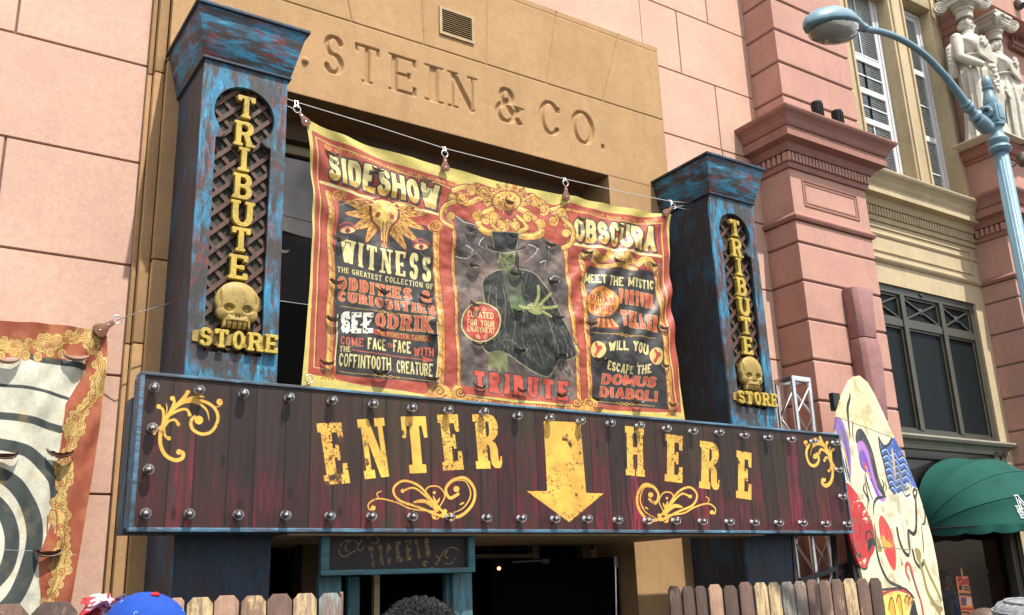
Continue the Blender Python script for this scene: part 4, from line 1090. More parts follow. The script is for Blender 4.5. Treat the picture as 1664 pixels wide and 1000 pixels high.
for p in bulbs:
    q = at(p[0], p[1], SY-.05)
    if c0 is None:
        b = MB(); b.lathe([(.004,-.032),(.018,-.032),(.028,-.020),(.035,-.004),(.036,.008),(.032,.024),(.022,.036),(.008,.041)], q, (0,-1,0), 20)
        c0 = b.build('light_bulb', M['bulb'], sg, smooth=True); q0 = q.copy()
        k = MB(); k.lathe([(.001,-.051),(.030,-.051),(.030,-.046),(.021,-.041),(.018,-.030),(.012,-.024),(.012,.006),(.016,.016),(.001,.020)], q, (0,-1,0), 14)
        k0 = k.build('socket', M['chrome'], c0, smooth=True)
    else:
        d = c0.copy(); COL.objects.link(d); d.parent = sg; d.location = q - q0
        e = k0.copy(); COL.objects.link(e); e.parent = d
# ================================================================ painted cloth banners
def S(*c): return tuple(c)
def h2(r, g, b): return (r/255.0, g/255.0, b/255.0)
YEL, RED, BLK, CRM, GLD, ORG, MAR = h2(216,196,104), h2(176,74,50), h2(50,46,43), h2(232,216,146), h2(214,166,72), h2(206,142,58), h2(120,44,34)
def plane_canvas(Y, X0, X1, Z0, Z1, W, col):
    k = W/(X1-X0)
    def tf(px, py):
        p = at(px, py, Y); return ((p.x-X0)*k, (Z1-p.z)*k)
    return Canvas(W, int(W*(Z1-Z0)/(X1-X0)), tf, col)
BY = 7.25
bx0, bx1 = xa(489,628,BY)-.04, xa(1114,683,BY)+.03
bz0, bz1 = sz0+.80, za(497,196,BY)+.10
cb = plane_canvas(BY, bx0, bx1, bz0, bz1, 1800, YEL)
A = lambda x, y: (480+x/2.083, 180+y/2.083)
B = lambda x, y: (710+x/2.38, 260+y/2.38)
C = lambda x, y: (900+x/2.439, 280+y/2.439)
As = lambda *p: [A(*q) for q in p]
Bs = lambda *p: [B(*q) for q in p]
Cs = lambda *p: [C(*q) for q in p]
# red field and its lines
top = As((52,70),(160,112),(300,165),(480,222),(575,262)) + Bs((150,88),(300,135),(480,180)) + Cs((60,122),(200,155),(330,175),(440,178))
cb.poly(top + Cs((452,300),(470,520),(490,760),(505,952),(330,948),(170,935)) + Bs((560,948),(70,905)) + As((480,968),(300,938),(120,905),(42,890),(58,600),(68,330)), RED)
inn = As((66,92),(170,132),(300,184),(480,246),(575,285)) + Bs((150,112),(300,160),(480,205)) + Cs((60,148),(200,180),(330,200),(425,205))
cb.stroke(inn, 1.6, YEL); cb.stroke(As((66,92),(84,330),(74,600),(62,868)) , 1.6, YEL); cb.stroke(Cs((425,205),(440,450),(462,740),(488,925)), 1.6, YEL); cb.stroke(As((62,868),(115,878)), 1.6, YEL)
cb.stroke(As((75,105),(90,330),(80,600),(68,862)), 1.0, MAR); cb.stroke(Cs((416,215),(430,450),(452,740)), 1.0, MAR)
# band of small curly script along the top
rg = np.random.default_rng(11)
def script(p0, p1, n, h, col):
    p0 = np.array(p0); p1 = np.array(p1)
    for k in range(n):
        o = p0 + (p1-p0)*(k+.2)/n
        if k % 6 == 5: continue
        w_ = np.linalg.norm(p1-p0)/n*.7
        t = rg.random(6)
        cb.stroke([o+np.array((w_*t[0]*.4, -h*t[1]*.5)), o+np.array((w_*.3, -h)), o+np.array((w_*t[2], -h*.3)), o+np.array((w_, -h*t[3]))], 1.0, col, 4)
        if t[4] > .5: cb.stroke([o+np.array((0, -h*.5)), o+np.array((w_, -h*.5*t[5]))], .9, col, 0)
script(A(178,150), A(560,268), 34, 5.5, GLD); script(C(10,150), C(345,200), 30, 5, GLD); script(B(40,85), B(140,118), 7, 5, GLD)
cb.curl(A(110,120), 7, 0, 1.5, 1.6, GLD); cb.curl(A(150,128), 6, 180, -1.4, 1.6, GLD); cb.curl(C(375,196), 5, 0, 1.5, 1.4, GLD); cb.curl(C(400,190), 5, 180, -1.4, 1.4, GLD); cb.curl(B(150,95), 5, 0, 1.4, 1.4, GLD)
# outer title words
cb.stroke(As((88,238),(200,278),(350,318),(497,352)), 4.6, CRM); cb.stroke(Cs((72,284),(200,302),(320,318),(425,334)), 4.0, CRM)
TIT = Style(.29, .22, gap=.08, wf=.78)
cb.text('SIDESHOW', A(110,232), A(490,338), (43, 40), TIT, h2(214,170,78), BLK, .065, ((.34,.13,.08), (4,4)), hl=(CRM, .22))
cb.text('OBSCURA', C(78,272), C(408,316), (37, 41), TIT, h2(214,170,78), BLK, .055, ((.34,.13,.08), (4,4)), hl=(CRM, .22))
# ---- left panel
cb.poly(As((150,300),(480,400),(490,925),(140,890),(128,560)), BLK)
def gold_col(pts, w_):
    cb.stroke(pts, w_+2.2, MAR); cb.stroke(pts, w_, ORG); cb.stroke([(x-w_*.18, y) for x, y in pts], w_*.35, h2(226,184,96))
    for k in range(1, len(pts)*4-2):
        i = k/4; a = int(i); b = min(a+1, len(pts)-1); f = i-a
        x = pts[a][0]*(1-f)+pts[b][0]*f; y = pts[a][1]*(1-f)+pts[b][1]*f
        if k % 2: cb.stroke([(x-w_*.4, y-4), (x+w_*.1, y+1), (x+w_*.3, y+6)], .9, MAR, 3)
gold_col(As((112,275),(122,350),(118,440),(125,560),(116,680),(118,780),(112,880)), 10); gold_col(As((478,385),(480,470),(485,600),(490,740),(492,860),(490,930)), 10)
for k in range(5): cb.stroke(As((112,885),(88+k*13,908)), 3.2, ORG, 0)
for k, (cx, cy) in enumerate(((150,285),(475,390))): cb.ellipse(A(cx,cy), 12, 9, ORG); cb.curl(A(cx,cy), 9, 60*k, 1.6, 1.3, MAR, False)
def leaf(c, tip, w_, col, f):
    c = np.array(c); tip = np.array(tip); d = tip-c; n_ = np.array((-d[1], d[0]))/np.linalg.norm(d)
    P = [c, c+d*.35+n_*w_, c+d*.7+n_*w_*.8, tip, c+d*.7-n_*w_*.8, c+d*.35-n_*w_]
    cb.poly([c+(p-c)*1.05 for p in P], MAR, 6); cb.poly(P, col, 6); cb.stroke([c, tip], 1.0, MAR, 0)
    for q in (.3,.5,.7): cb.stroke([c+d*q, c+d*(q+.15)+n_*w_*.6], .8, MAR, 0); cb.stroke([c+d*q, c+d*(q+.15)-n_*w_*.6], .8, MAR, 0)
for tp, w_ in (((165,300),6),((170,345),7),((195,400),8),((240,445),7),((445,350),6),((440,400),7),((415,445),8),((375,470),7),((215,300),6),((400,330),6)):
    leaf(A(300,345), A(*tp), w_, GLD, 0)
cb.poly(As((255,305),(300,292),(345,318),(352,365),(325,400),(318,465),(296,478),(290,400),(262,365)), MAR, 6); cb.poly(As((262,312),(300,298),(340,322),(344,362),(320,398),(312,460),(299,470),(295,398),(268,362)), h2(228,188,98), 6)
cb.ellipse(A(282,350), 3.2, 4.4, h2(150,62,44), 20); cb.ellipse(A(327,360), 3.2, 4.4, h2(150,62,44), -20); cb.stroke(As((300,372),(303,420),(305,462)), 1.2, MAR); cb.stroke(As((312,372),(311,420),(308,462)), 1.0, MAR); cb.ellipse(A(300,440), 1.2, 3, MAR); cb.ellipse(A(311,442), 1.2, 3, MAR)
for P in (((278,312),(250,298),(205,300),(150,318)),((322,322),(352,312),(410,326),(450,352)),((284,318),(250,318),(205,330)),((318,328),(352,332),(396,352))): cb.stroke(As(*P), 5.4, MAR, 6, 2); cb.stroke(As(*P), 4.0, h2(226,186,100), 6, 2)
for cx, cy in ((178,402),(425,458)):
    cb.ellipse(A(cx,cy), 14, 6.5, h2(176,70,54)); cb.ellipse(A(cx,cy+3), 11, 4.6, CRM); cb.ellipse(A(cx,cy+3), 4, 4, h2(150,48,40)); cb.stroke(As((cx-30,cy-14),(cx,cy-24),(cx+32,cy-8)), 2, h2(176,70,54))
RD2 = h2(206,92,64)
cb.text('WITNESS', A(152,508), A(466,578), (38, 41), Style(.27,.10,1,.38,.09,gap=.14,wf=.85), CRM, BLK, .05, bend=-2)
cb.text('THE GREATEST COLLECTION OF', A(142,545), A(470,604), (9, 9), SLAB, CRM)
for tx, p, q, h_ in (('ODDITIES &',(142,600),(466,650),(19,18)),('CURIOSITIES',(144,640),(474,694),(15.5,15.5))):
    cb.text(tx, A(*p), A(*q), h_, Style(.26,.11,1,.36,.10,gap=.12,wf=.85), RD2, h2(226,190,120), .045)
def divider(p, q, f=A):
    p = np.array(f(*p)); q = np.array(f(*q)); cb.stroke([p, q], .9, GLD, 0)
    for t in (.38,.46,.54,.62):
        c = p+(q-p)*t; r = 3.2 if t in (.46,.54) else 2.2; cb.poly([c+(r*1.5,0), c+(0,r), c-(r*1.5,0), c-(0,r)], GLD); cb.poly([c+(r*.8,0), c+(0,r*.5), c-(r*.8,0), c-(0,r*.5)], BLK)
divider((152,660),(470,704)); divider((150,880),(470,916))
cb.text('SEE', A(156,752), A(264,752), (35, 33), Style(.34,.24,gap=.10,wf=.9), h2(236,232,214))
for k in range(40):
    q = rg.random(2); cb.ellipse(A(156+108*q[0], 680+72*q[1]), 1.5, 1.8, BLK if rg.random() < .4 else h2(236,232,214))
cb.text('ODRIK', A(270,728), A(462,752), (21, 25), SLAB, RD2, h2(226,190,120), .04)
cb.stroke(As((272,748),(450,775)), 9, h2(150,56,44), 0); cb.text('THE MONSTER TAMER', A(276,757), A(448,782), (8, 9), SLAB, GLD)
cb.text('COME', A(152,790), A(234,798), 14, SLAB, RD2); cb.text('FACE', A(246,806), A(310,812), 19, COND, CRM); cb.text('TO', A(315,800), A(332,802), 8, COND, RD2); cb.text('FACE', A(334,814), A(393,822), 20, COND, CRM); cb.text('WITH', A(402,828), A(466,834), 14, COND, RD2)
cb.text('THE', A(150,814), A(188,816), 9, SLAB, CRM); cb.stroke(As((192,808),(455,846)), 1.4, RD2, 0); cb.poly(As((430,830),(468,846),(432,852)), RD2)
CF = Style(.20,.16,gap=.09,wf=.72)
cb.text('COFFINTOOTH', A(150,862), A(326,880), (21, 22), CF, CRM); cb.text('CREATURE', A(345,886), A(464,901), (21, 21), CF, CRM)
cb.stroke(As((145,690),(140,780),(135,862)), 2, CRM); cb.stroke(As((475,720),(482,800),(478,905)), 2, CRM)
cb.ellipse(A(485,950), 17, 12, GLD); cb.curl(A(485,950), 12, 30, 1.7, 1.4, MAR, False); cb.ellipse(A(455,965), 10, 6, ORG)
# ---- middle panel
n1 = smooth_noise(cb.H, cb.W, 130, 41, 5); n2 = smooth_noise(cb.H, cb.W, 30, 42, 5)
def smoke(sl):
    q = np.clip((n1[sl]*.6+n2[sl]*.4-.26)*2.3, 0, 1)[..., None]; return np.array(h2(46,41,38))*(1-q) + np.array(h2(140,116,102))*q
cb.poly(Bs((74,210),(200,280),(300,290),(410,300),(488,335),(515,600),(548,930),(82,872),(78,500)), smoke)
bolt = h2(226,222,212)
for P in (((78,215),(110,240),(150,255),(130,280),(165,290)),((80,370),(120,380),(150,360),(185,400)),((350,330),(390,345),(360,380),(330,400)),((440,320),(430,360),(470,380)),((430,470),(450,450),(490,460)),((110,330),(140,350),(120,370)),((395,400),(420,390),(410,430)),((180,300),(160,330),(200,350))):
    cb.stroke(Bs(*P), 1.3, bolt, 2, 2)
gold_col(Bs((52,150),(40,200),(62,250),(68,360),(72,500),(76,640),(80,800),(82,880)), 5); gold_col(Bs((500,250),(525,300),(500,345),(512,470),(530,640),(545,780),(556,930)), 6)
# golden many-armed ornament on top of the middle panel
for P, w_ in ((((55,140),(110,170),(170,150),(215,190)),8),(((60,120),(120,105),(180,140),(225,170)),7),(((215,190),(160,230),(180,275),(250,280),(275,240)),10),(((320,190),(380,230),(400,285),(330,295),(290,250)),10),(((330,170),(400,160),(450,200),(500,220)),8),(((335,150),(370,140),(430,190),(480,180)),6),(((240,220),(215,250),(240,268),(262,240)),6),(((310,220),(345,262),(310,275),(300,235)),6),(((70,160),(30,180),(22,230),(60,260)),6),(((490,225),(525,270),(520,320),(490,340)),6)):
    cb.stroke(Bs(*P), w_+2, MAR); cb.stroke(Bs(*P), w_, GLD); cb.stroke([(x-1, y-1.6) for x, y in Bs(*P)], w_*.3, h2(236,204,112))
for k in range(7): cb.poly(Bs((215+k*18,135),(220+k*18,95-8*math.sin(k/6*PI)),(228+k*18,132)), GLD)
for cx, cy, r_, a_, s_ in ((95,150,9,0,1),(130,115,8,90,-1),(180,125,9,200,1),(190,235,9,30,-1),(225,215,7,140,1),(330,130,8,60,1),(350,225,9,10,-1),(375,165,8,250,1),(415,190,9,120,-1),(450,235,9,300,1),(480,205,7,40,-1),(60,215,7,90,1),(500,285,7,0,-1),(150,215,8,310,1),(400,250,8,200,1),(300,255,7,80,-1),(250,245,7,10,1)):
    cb.curl(B(cx,cy), r_, a_, 1.5*s_, 5.0, MAR); cb.curl(B(cx,cy), r_, a_, 1.5*s_, 3.4, GLD if s_ > 0 else h2(226,184,92))
for k in range(9): a_ = PI+PI*k/8; leaf(B(270,160), (B(270,160)[0]+40*math.cos(a_), B(270,160)[1]+30*math.sin(a_)), 5, GLD if k % 2 else h2(226,186,96), 0)
cb.ellipse(B(270,158), 24, 17, MAR); cb.ellipse(B(270,158), 22.5, 15.5, h2(220,176,82))
for k in range(5): cb.ellipse(B(240+k*15, 146+8*math.sin(k*1.7)), 1.5, 1.8, MAR)
for k in range(5): cb.stroke(Bs((246+k*12,166),(244+k*13,190),(250+k*10,212)), 4.4, MAR, 5, 2); cb.stroke(Bs((246+k*12,166),(244+k*13,190),(250+k*10,212)), 3.0, GLD if k % 2 else ORG, 5, 2)
# a generic gentleman in a hat and long coat, one arm held out
coat = Bs((182,470),(225,432),(262,425),(318,425),(375,448),(430,520),(490,620),(535,745),(500,772),(470,770),(430,835),(330,790),(260,745),(205,745),(175,700),(188,560))
cb.stroke(coat + coat[:1], 4.0, h2(150,146,112), 6); cb.poly(coat, h2(30,29,26), 6)
for P in (((215,450),(200,560),(215,700)),((250,440),(262,560),(250,720)),((310,440),(340,520),(330,700),(400,800)),((360,470),(420,600),(470,750)),((390,480),(460,620),(510,740)),((280,560),(300,640),(280,730)),((230,470),(228,560),(240,640)),((345,640),(380,700),(420,810)),((430,640),(450,700),(455,760)),((200,720),(280,700),(380,790))):
    cb.stroke(Bs(*P), 1.1, h2(128,130,92), 5, 1)
hr = random.Random(8)
for k in range(620):
    x_, y_ = hr.uniform(178,530), hr.uniform(432,830)
    if y_ > 745 and x_ < 300: continue
    if x_ > 380+(y_-448)*.62 or (y_ < 560 and x_ < 186) or y_ > 760+(x_-290)*.5: continue
    L_ = hr.uniform(16, 52); a_ = hr.gauss(.25, .35); g_ = hr.uniform(.6, 1.25)
    cb.stroke(Bs((x_,y_),(x_+L_*.5*math.sin(a_)+hr.gauss(0,4),y_+L_*.5),(x_+L_*math.sin(a_),y_+L_)), hr.uniform(.6,1.3), tuple(c*g_ for c in h2(92,92,70)) if hr.random() < .55 else h2(24,23,21), 4, 1)
for k in range(160):
    x_, y_ = hr.uniform(80,540), hr.uniform(300,880); L_ = hr.uniform(6, 22)
    if 180 < x_ < 520: continue
    cb.stroke(Bs((x_,y_),(x_+L_,y_+hr.gauss(0,6))), hr.uniform(.6,1.4), h2(112,92,84) if hr.random() < .5 else h2(40,36,34), 0, 1)
cb.poly(Bs((258,428),(312,428),(330,560),(300,600),(278,560)), h2(78,82,62), 4); cb.poly(Bs((285,520),(330,530),(335,585),(300,600),(280,570)), h2(84,108,60), 4)
for k in range(5): cb.stroke(Bs((265+k*10,440),(280+k*9,560)), 1.0, BLK, 0)
cb.poly(Bs((240,345),(300,348),(298,395),(275,425),(262,424),(246,395)), h2(122,126,74), 5); cb.ellipse(B(258,370), 3.6, 3.0, BLK); cb.ellipse(B(284,372), 3.6, 3.0, BLK); cb.poly(Bs((268,378),(276,378),(272,392)), h2(66,66,44)); cb.stroke(Bs((256,404),(272,402),(288,406)), 1.0, BLK); cb.poly(Bs((243,380),(252,396),(262,422),(248,400)), h2(70,72,50)); cb.poly(Bs((298,384),(290,400),(276,424),(294,404)), h2(70,72,50))
for k in range(70):
    x_, y_ = hr.uniform(240,302), hr.uniform(346,424); cb.stroke(Bs((x_,y_),(x_+hr.gauss(0,4),y_+hr.uniform(4,14))), .8, h2(70,72,48) if hr.random() < .6 else h2(160,164,96), 0, 1)
cb.poly(Bs((232,340),(228,345),(238,390),(246,352)), h2(48,46,40)); cb.poly(Bs((300,350),(312,352),(318,430),(300,400)), h2(48,46,40))
cb.poly(Bs((222,338),(212,290),(222,276),(306,282),(316,294),(307,344)), h2(34,33,30), 4); cb.poly(Bs((190,326),(228,338),(304,346),(338,332),(330,349),(265,358),(202,346)), h2(34,33,30), 5); cb.stroke(Bs((190,326),(202,346),(265,358),(330,349)), 1.3, h2(150,146,112)); cb.stroke(Bs((222,338),(212,290),(222,276),(306,282),(316,294),(307,344)), 1.2, h2(150,146,112))
skin = h2(160,164,94)
cb.poly(Bs((345,566),(372,552),(408,560),(412,590),(380,600),(352,588)), skin, 5)
for P, w_ in ((((375,565),(388,530),(386,492)),4.4),(((395,562),(415,540),(436,518)),4.2),(((405,572),(435,572),(464,566)),4.0),(((402,585),(425,598),(440,606)),3.6),(((355,575),(335,572),(318,566)),4.4)):
    cb.stroke(Bs(*P), w_+1.2, BLK, 5, 0); cb.stroke(Bs(*P), w_, skin, 5, 0)
cb.poly(Bs((215,740),(260,745),(272,790),(268,825),(250,800),(240,826),(226,795),(200,820),(205,770)), h2(128,132,84), 4)
cb.ellipse(B(169,627), 31.5, 33, h2(206,190,120)); cb.ellipse(B(169,627), 29, 30.5, BLK); cb.ellipse(B(169,627), 28, 29.5, h2(190,66,50))
MD = Style(.19,.15,gap=.12,wf=.75)
cb.text('CURATED', B(118,607), B(216,617), 10.5, MD, CRM); cb.text('FOR YOUR', B(118,638), B(220,650), 10.5, MD, CRM); cb.text('ENJOYMENT', B(120,662), B(220,674), 9, MD, CRM)
for k in (-1, 1): cb.curl(B(169+k*16,578), 4, 90, 1.3*k, 1.0, CRM, False); cb.curl(B(172+k*12,684), 4, 270, 1.3*k, 1.0, CRM, False)
for k in range(len('TRIBUTE')): pass
cb.text('TRIBUTE', B(140,892), B(516,932), (34, 32), Style(.30,.20,1,.36,.16,gap=.14,wf=.8), h2(200,78,58), BLK, .05)
cb.poly(Bs((60,880),(95,885),(105,915),(300,940),(500,950),(530,930),(560,920),(572,1000),(60,1000)), GLD, 4); cb.stroke(Bs((100,912),(300,938),(520,952)), 1.2, MAR)
cb.text('MACABRE AND BIZARRE', B(112,944), B(524,980), (9, 9), SLAB, h2(186,70,50))
for cx, cy in ((85,900),(545,935)): cb.curl(B(cx,cy), 9, 0, 1.6, 1.6, MAR, False)
# ---- right panel
cb.poly(Cs((130,372),(400,392),(425,560),(445,740),(468,942),(160,912),(142,640)), BLK)
gold_col(Cs((108,345),(120,420),(128,540),(136,660),(142,780),(150,900)), 7); gold_col(Cs((405,395),(420,480),(430,600),(446,740),(458,860),(468,945)), 8)
for P, w_ in ((((110,330),(150,315),(190,345),(225,330)),8),(((225,330),(260,345),(300,340),(330,365)),9),(((330,365),(365,345),(400,365),(405,395)),8),(((150,350),(200,372),(260,368),(320,385)),6)):
    cb.stroke(Cs(*P), w_+2, MAR); cb.stroke(Cs(*P), w_, GLD)
for cx, cy in ((135,325),(250,335),(380,365),(300,352)): cb.ellipse(C(cx,cy), 9, 7, h2(226,184,86)); cb.curl(C(cx,cy), 6, 40, 1.5, 1.1, MAR, False)
cb.poly(Cs((205,325),(225,300),(240,330)), GLD); cb.poly(Cs((265,335),(290,310),(300,340)), GLD)
cb.text('MEET THE MYSTIC', C(128,434), C(398,466), (15, 15), Style(.24,.19,gap=.1,wf=.75), CRM, BLK, .04)
cb.ellipse(C(195,513), 26, 26, h2(120,60,30)); cb.ellipse(C(195,513), 25, 25, h2(224,150,62)); cb.ellipse(C(185,495), 11, 8, h2(236,184,90))
cb.text('MADAM', C(143,510), C(243,522), 10.5, SLAB, h2(160,52,38)); cb.text('BASIEL', C(152,544), C(243,558), 10.5, SLAB, h2(160,52,38))
cb.curl(C(180,478), 4, 0, 1.4, 1, MAR, False); cb.curl(C(212,482), 4, 180, -1.4, 1, MAR, False); cb.curl(C(180,568), 4, 0, -1.4, 1, MAR, False); cb.curl(C(212,572), 4, 180, 1.4, 1, MAR, False)
cb.poly(Cs((168,578),(232,584),(254,624),(152,612)), h2(178,60,46))
for k in range(4): cb.poly(Cs((172+k*18,580),(180+k*18,581),(176+k*26,616),(162+k*26,614)), GLD)
FT = Style(.27,.16,1,.33,.13,gap=.09,wf=.7)
cb.text('FORTUNE', C(258,518), C(400,540), (23, 22), FT, h2(214,98,66), h2(226,190,120), .04, ((.2,.06,.05),(4,3))); cb.text('TELLER', C(264,606), C(410,634), (25, 24), FT, h2(214,98,66), h2(226,190,120), .04, ((.2,.06,.05),(4,3)))
divider((150,634),(402,658), C); divider((170,905),(402,926), C)
cb.text('WILL YOU', C(212,712), C(376,726), (15, 17), Style(.27,.21,gap=.09,wf=.75), CRM, bend=5); cb.text('ESCAPE THE', C(216,778), C(382,796), (14, 15), Style(.26,.20,gap=.09,wf=.72), CRM, bend=-5)
for cx, cy in ((176,702),(404,730)): cb.ellipse(C(cx,cy), 11, 14, h2(226,196,116)); cb.stroke(Cs((cx-6,cy-22),(cx+2,cy),(cx-8,cy+20)), 4, h2(190,66,52)); cb.ellipse(C(cx+8,cy-6), 3, 4, h2(190,66,52))
DD = Style(.25,.17,gap=.11,wf=.85)
cb.text('DOMUS', C(196,836), C(402,852), (17, 16), DD, h2(208,84,62), h2(226,190,120), .03, slant=.12); cb.text('DIABOLI', C(192,886), C(416,908), (17, 16), DD, h2(208,84,62), h2(226,190,120), .03)
for k in range(5): cb.stroke(Cs((466,945),(448+k*9,965)), 2.6, ORG, 0)
cb.ellipse(C(150,915), 13, 10, GLD); cb.curl(C(150,915), 9, 0, 1.6, 1.3, MAR, False); cb.ellipse(C(165,940), 12, 7, ORG); cb.ellipse(C(130,935), 8, 6, GLD)
# cloth weave, fading, dirt
def engrave(cv, seed):
    # fine dark pen lines that run through everything painted gold
    r_, g_, b_ = cv.a[..., 0], cv.a[..., 1], cv.a[..., 2]
    gold = np.clip((r_-.62)*9, 0, 1)*np.clip((.885-g_/np.maximum(r_,.01))*16, 0, 1)*np.clip((.56-b_/np.maximum(r_,.01))*12, 0, 1)*np.clip((g_/np.maximum(r_,.01)-.56)*14, 0, 1)
    n_ = smooth_noise(cv.H, cv.W, 34, seed, 4); m_ = smooth_noise(cv.H, cv.W, 20, seed+1, 3)
    ln = np.maximum(np.clip(1-np.abs(n_-.47)*70, 0, 1), np.clip(1-np.abs(m_-.53)*60, 0, 1)*.8)
    k = (gold*ln*.75)[..., None]; cv.a = cv.a*(1-k) + np.array(MAR)*k
    sh_ = (gold*(smooth_noise(cv.H, cv.W, 16, seed+2, 3)-.5)*.5)[..., None]; cv.a = cv.a*(1+sh_)
ag = smooth_noise(cb.H, cb.W, 90, 51, 6); sp_ = smooth_noise(cb.H, cb.W, 3, 52, 2)
engrave(cb, 201); cb.a *= .86; cb.a *= (.84 + .26*ag)[..., None]; cb.a *= (.92 + .16*sp_)[..., None]
# Irregular stretched outline of the cloth
def lerp_path(pts, n):
    P = np.array(spline(pts, 12)); d = np.r_[0, np.cumsum(np.linalg.norm(np.diff(P, axis=0), axis=1))]; t = np.linspace(0, d[-1], n)
    return np.stack([np.interp(t, d, P[:, 0]), np.interp(t, d, P[:, 1])], -1)
def world_path(px_pts, Y, n):
    return lerp_path([(lambda p: (p.x, p.z))(at(x, y, Y)) for x, y in px_pts], n)
def cloth(name, Y, X0, X1, Z0, Z1, top, bot, left, right, n, m, disp, holes):
    T, Bm, Lf, Rt = (world_path(q, Y, k) for q, k in ((top, n), (bot, n), (left, m), (right, m)))
    s = np.linspace(0, 1, n)[None, :, None]; t = np.linspace(0, 1, m)[:, None, None]
    P2 = (1-t)*T[None] + t*Bm[None] + (1-s)*Lf[:, None] + s*Rt[:, None] - ((1-s)*(1-t)*T[0] + s*(1-t)*T[-1] + (1-s)*t*Bm[0] + s*t*Bm[-1])
    X, Z = P2[..., 0], P2[..., 1]
    P = np.stack([X, Y + disp(X, Z, s[..., 0]+0*X, t[..., 0]+0*X), Z], -1)
    me = grid_mesh(name, P)
    uv = np.stack([(X-X0)/(X1-X0), (Z-Z0)/(Z1-Z0)], -1).reshape(-1, 2)
    li = np.zeros(len(me.loops), np.int32); me.loops.foreach_get('vertex_index', li)
    me.uv_layers[0].data.foreach_set('uv', uv[li].reshape(-1).astype(np.float32))
    if holes:
        bm = bmesh.new(); bm.from_mesh(me); kill = []
        for f in bm.faces:
            c = f.calc_center_median()
            for (hx, hz, r, h_) in holes:
                u = (c.x-hx)/r; v = (c.z-hz)/h_
                if -1 < u < 1 and -1.3 < v < .4:
                    lo = -math.sqrt(max(0, 1-u*u)); hi = -.42*math.sqrt(max(0, 1-u*u))
                    if lo < v < hi: kill.append(f); break
        bmesh.ops.delete(bm, geom=kill, context='FACES'); bm.to_mesh(me); bm.free()
    return me
def flap(name, parent, hx, hz, r, h_, y, mat, tilt):
    """half moon cut in the cloth, its tongue curled outward and down"""
    vs = []; fs = []; n = 12; m = 4
    for i in range(n+1):
        u = -1+2*i/n; lo = -math.sqrt(max(0, 1-u*u))
        for k in range(m+1):
            q = k/m; d_ = abs(lo)*h_*(.82*q)
            vs.append((hx+u*r, y-.004 - math.sin(tilt*q)*d_*1.15, hz + lo*h_ + d_*math.cos(tilt*q)*.35))
    for i in range(n):
        for k in range(m): a = i*(m+1)+k; fs.append((a, a+1, a+m+2, a+m+1))
    mb = MB(); mb.add(vs, fs); o = mb.build(name, mat, parent, smooth=True); return o
rb_ = np.random.default_rng(17)
fx = [A(*p) for p in ((125,150),(280,205),(445,240),(150,435),(445,492),(140,580),(305,610),(445,632),(130,705),(300,742),(460,765),(108,855),(290,885),(465,910))]
fx += [B(*p) for p in ((280,165),(132,268),(290,300),(440,330),(145,410),(305,442),(447,475),(150,560),(310,590),(465,612),(160,715),(320,740),(475,758),(165,880),(330,895),(485,912))]
fx += [C(*p) for p in ((110,190),(265,215),(130,320),(255,355),(395,372),(150,600),(435,620),(22,575),(28,735),(180,745),(310,765),(440,770),(182,900),(330,910),(470,925))]
hol = []
for p in fx:
    q = at(p[0], p[1]-3, BY); hol.append((q.x, q.z+.02, .072*rb_.uniform(.85,1.1), .056*rb_.uniform(.85,1.15)))
def disp_main(X, Z, s, t):
    rgm = smooth_noise(400, 640, 90, 61, 4); rgf = smooth_noise(400, 640, 26, 62, 3)
    ii = np.clip((t*399).astype(int), 0, 399); jj = np.clip((s*639).astype(int), 0, 639)
    d = (rgm[ii, jj]-.5)*.10 + (rgf[ii, jj]-.5)*.022
    env = np.minimum(1, 8*np.minimum(s, 1-s)+.15)*np.minimum(1, 6*t+.2)
    d *= env
    # tension folds that run down from the two upper corners and pull at the right edge
    for (cx, ct, ang, amp, fr, reach) in ((0, 0, .85, .026, 21, .42), (.98, .10, 2.25, .020, 26, .40), (.86, .42, 2.15, .022, 34, .30)):
        a = (s-cx)*1.28*math.sin(ang) - (t-ct)*math.cos(ang); r_ = np.hypot((s-cx)*1.28, t-ct)
        d += amp*np.sin(a*fr*2.2 + 1.3*np.sin(r_*9))*np.exp(-(r_/reach)**2)*np.minimum(1, r_*9)
    d += .010*np.sin(X*9+Z*3)*env*(rgm[ii, jj])
    for tx in (0, .365, .685, 1): d += -.03*np.exp(-((s-tx)/.05)**2)*np.exp(-t/.10)
    return d
bn = thing('sideshow_banner', 'large red and yellow cloth show poster with three painted panels hung between the two towers', 'banner', (5.0, BY, bz1-.05))
btop = [(495,196),(560,222),(640,248),(720,271),(780,288),(850,304),(917,318),(1000,334),(1086,351)]
me = cloth('cloth', BY, bx0, bx1, bz0, bz1, btop, [(489,636),(640,650),(800,664),(960,680),(1114,690)], [(495,196),(507,290),(507,400),(499,520),(489,636)], [(1086,351),(1089,450),(1098,560),(1107,640),(1114,690)], 560, 420, disp_main, hol)
bimg = cb.image('banner_paint')
bm_ = image_mat('printed_banner_cloth', bimg, .5, .12, .42)
bc = link_mesh('cloth', me, bm_, bn, smooth=True)
M['flap'] = plain('banner_reverse', (.26, .25, .235), .4, 0, .25, 30)
for (hx, hz, r, h_) in hol:
    flap('wind_flap', bn, hx, hz, r, h_, BY-.012, M['flap'], rb_.uniform(.9, 1.5))
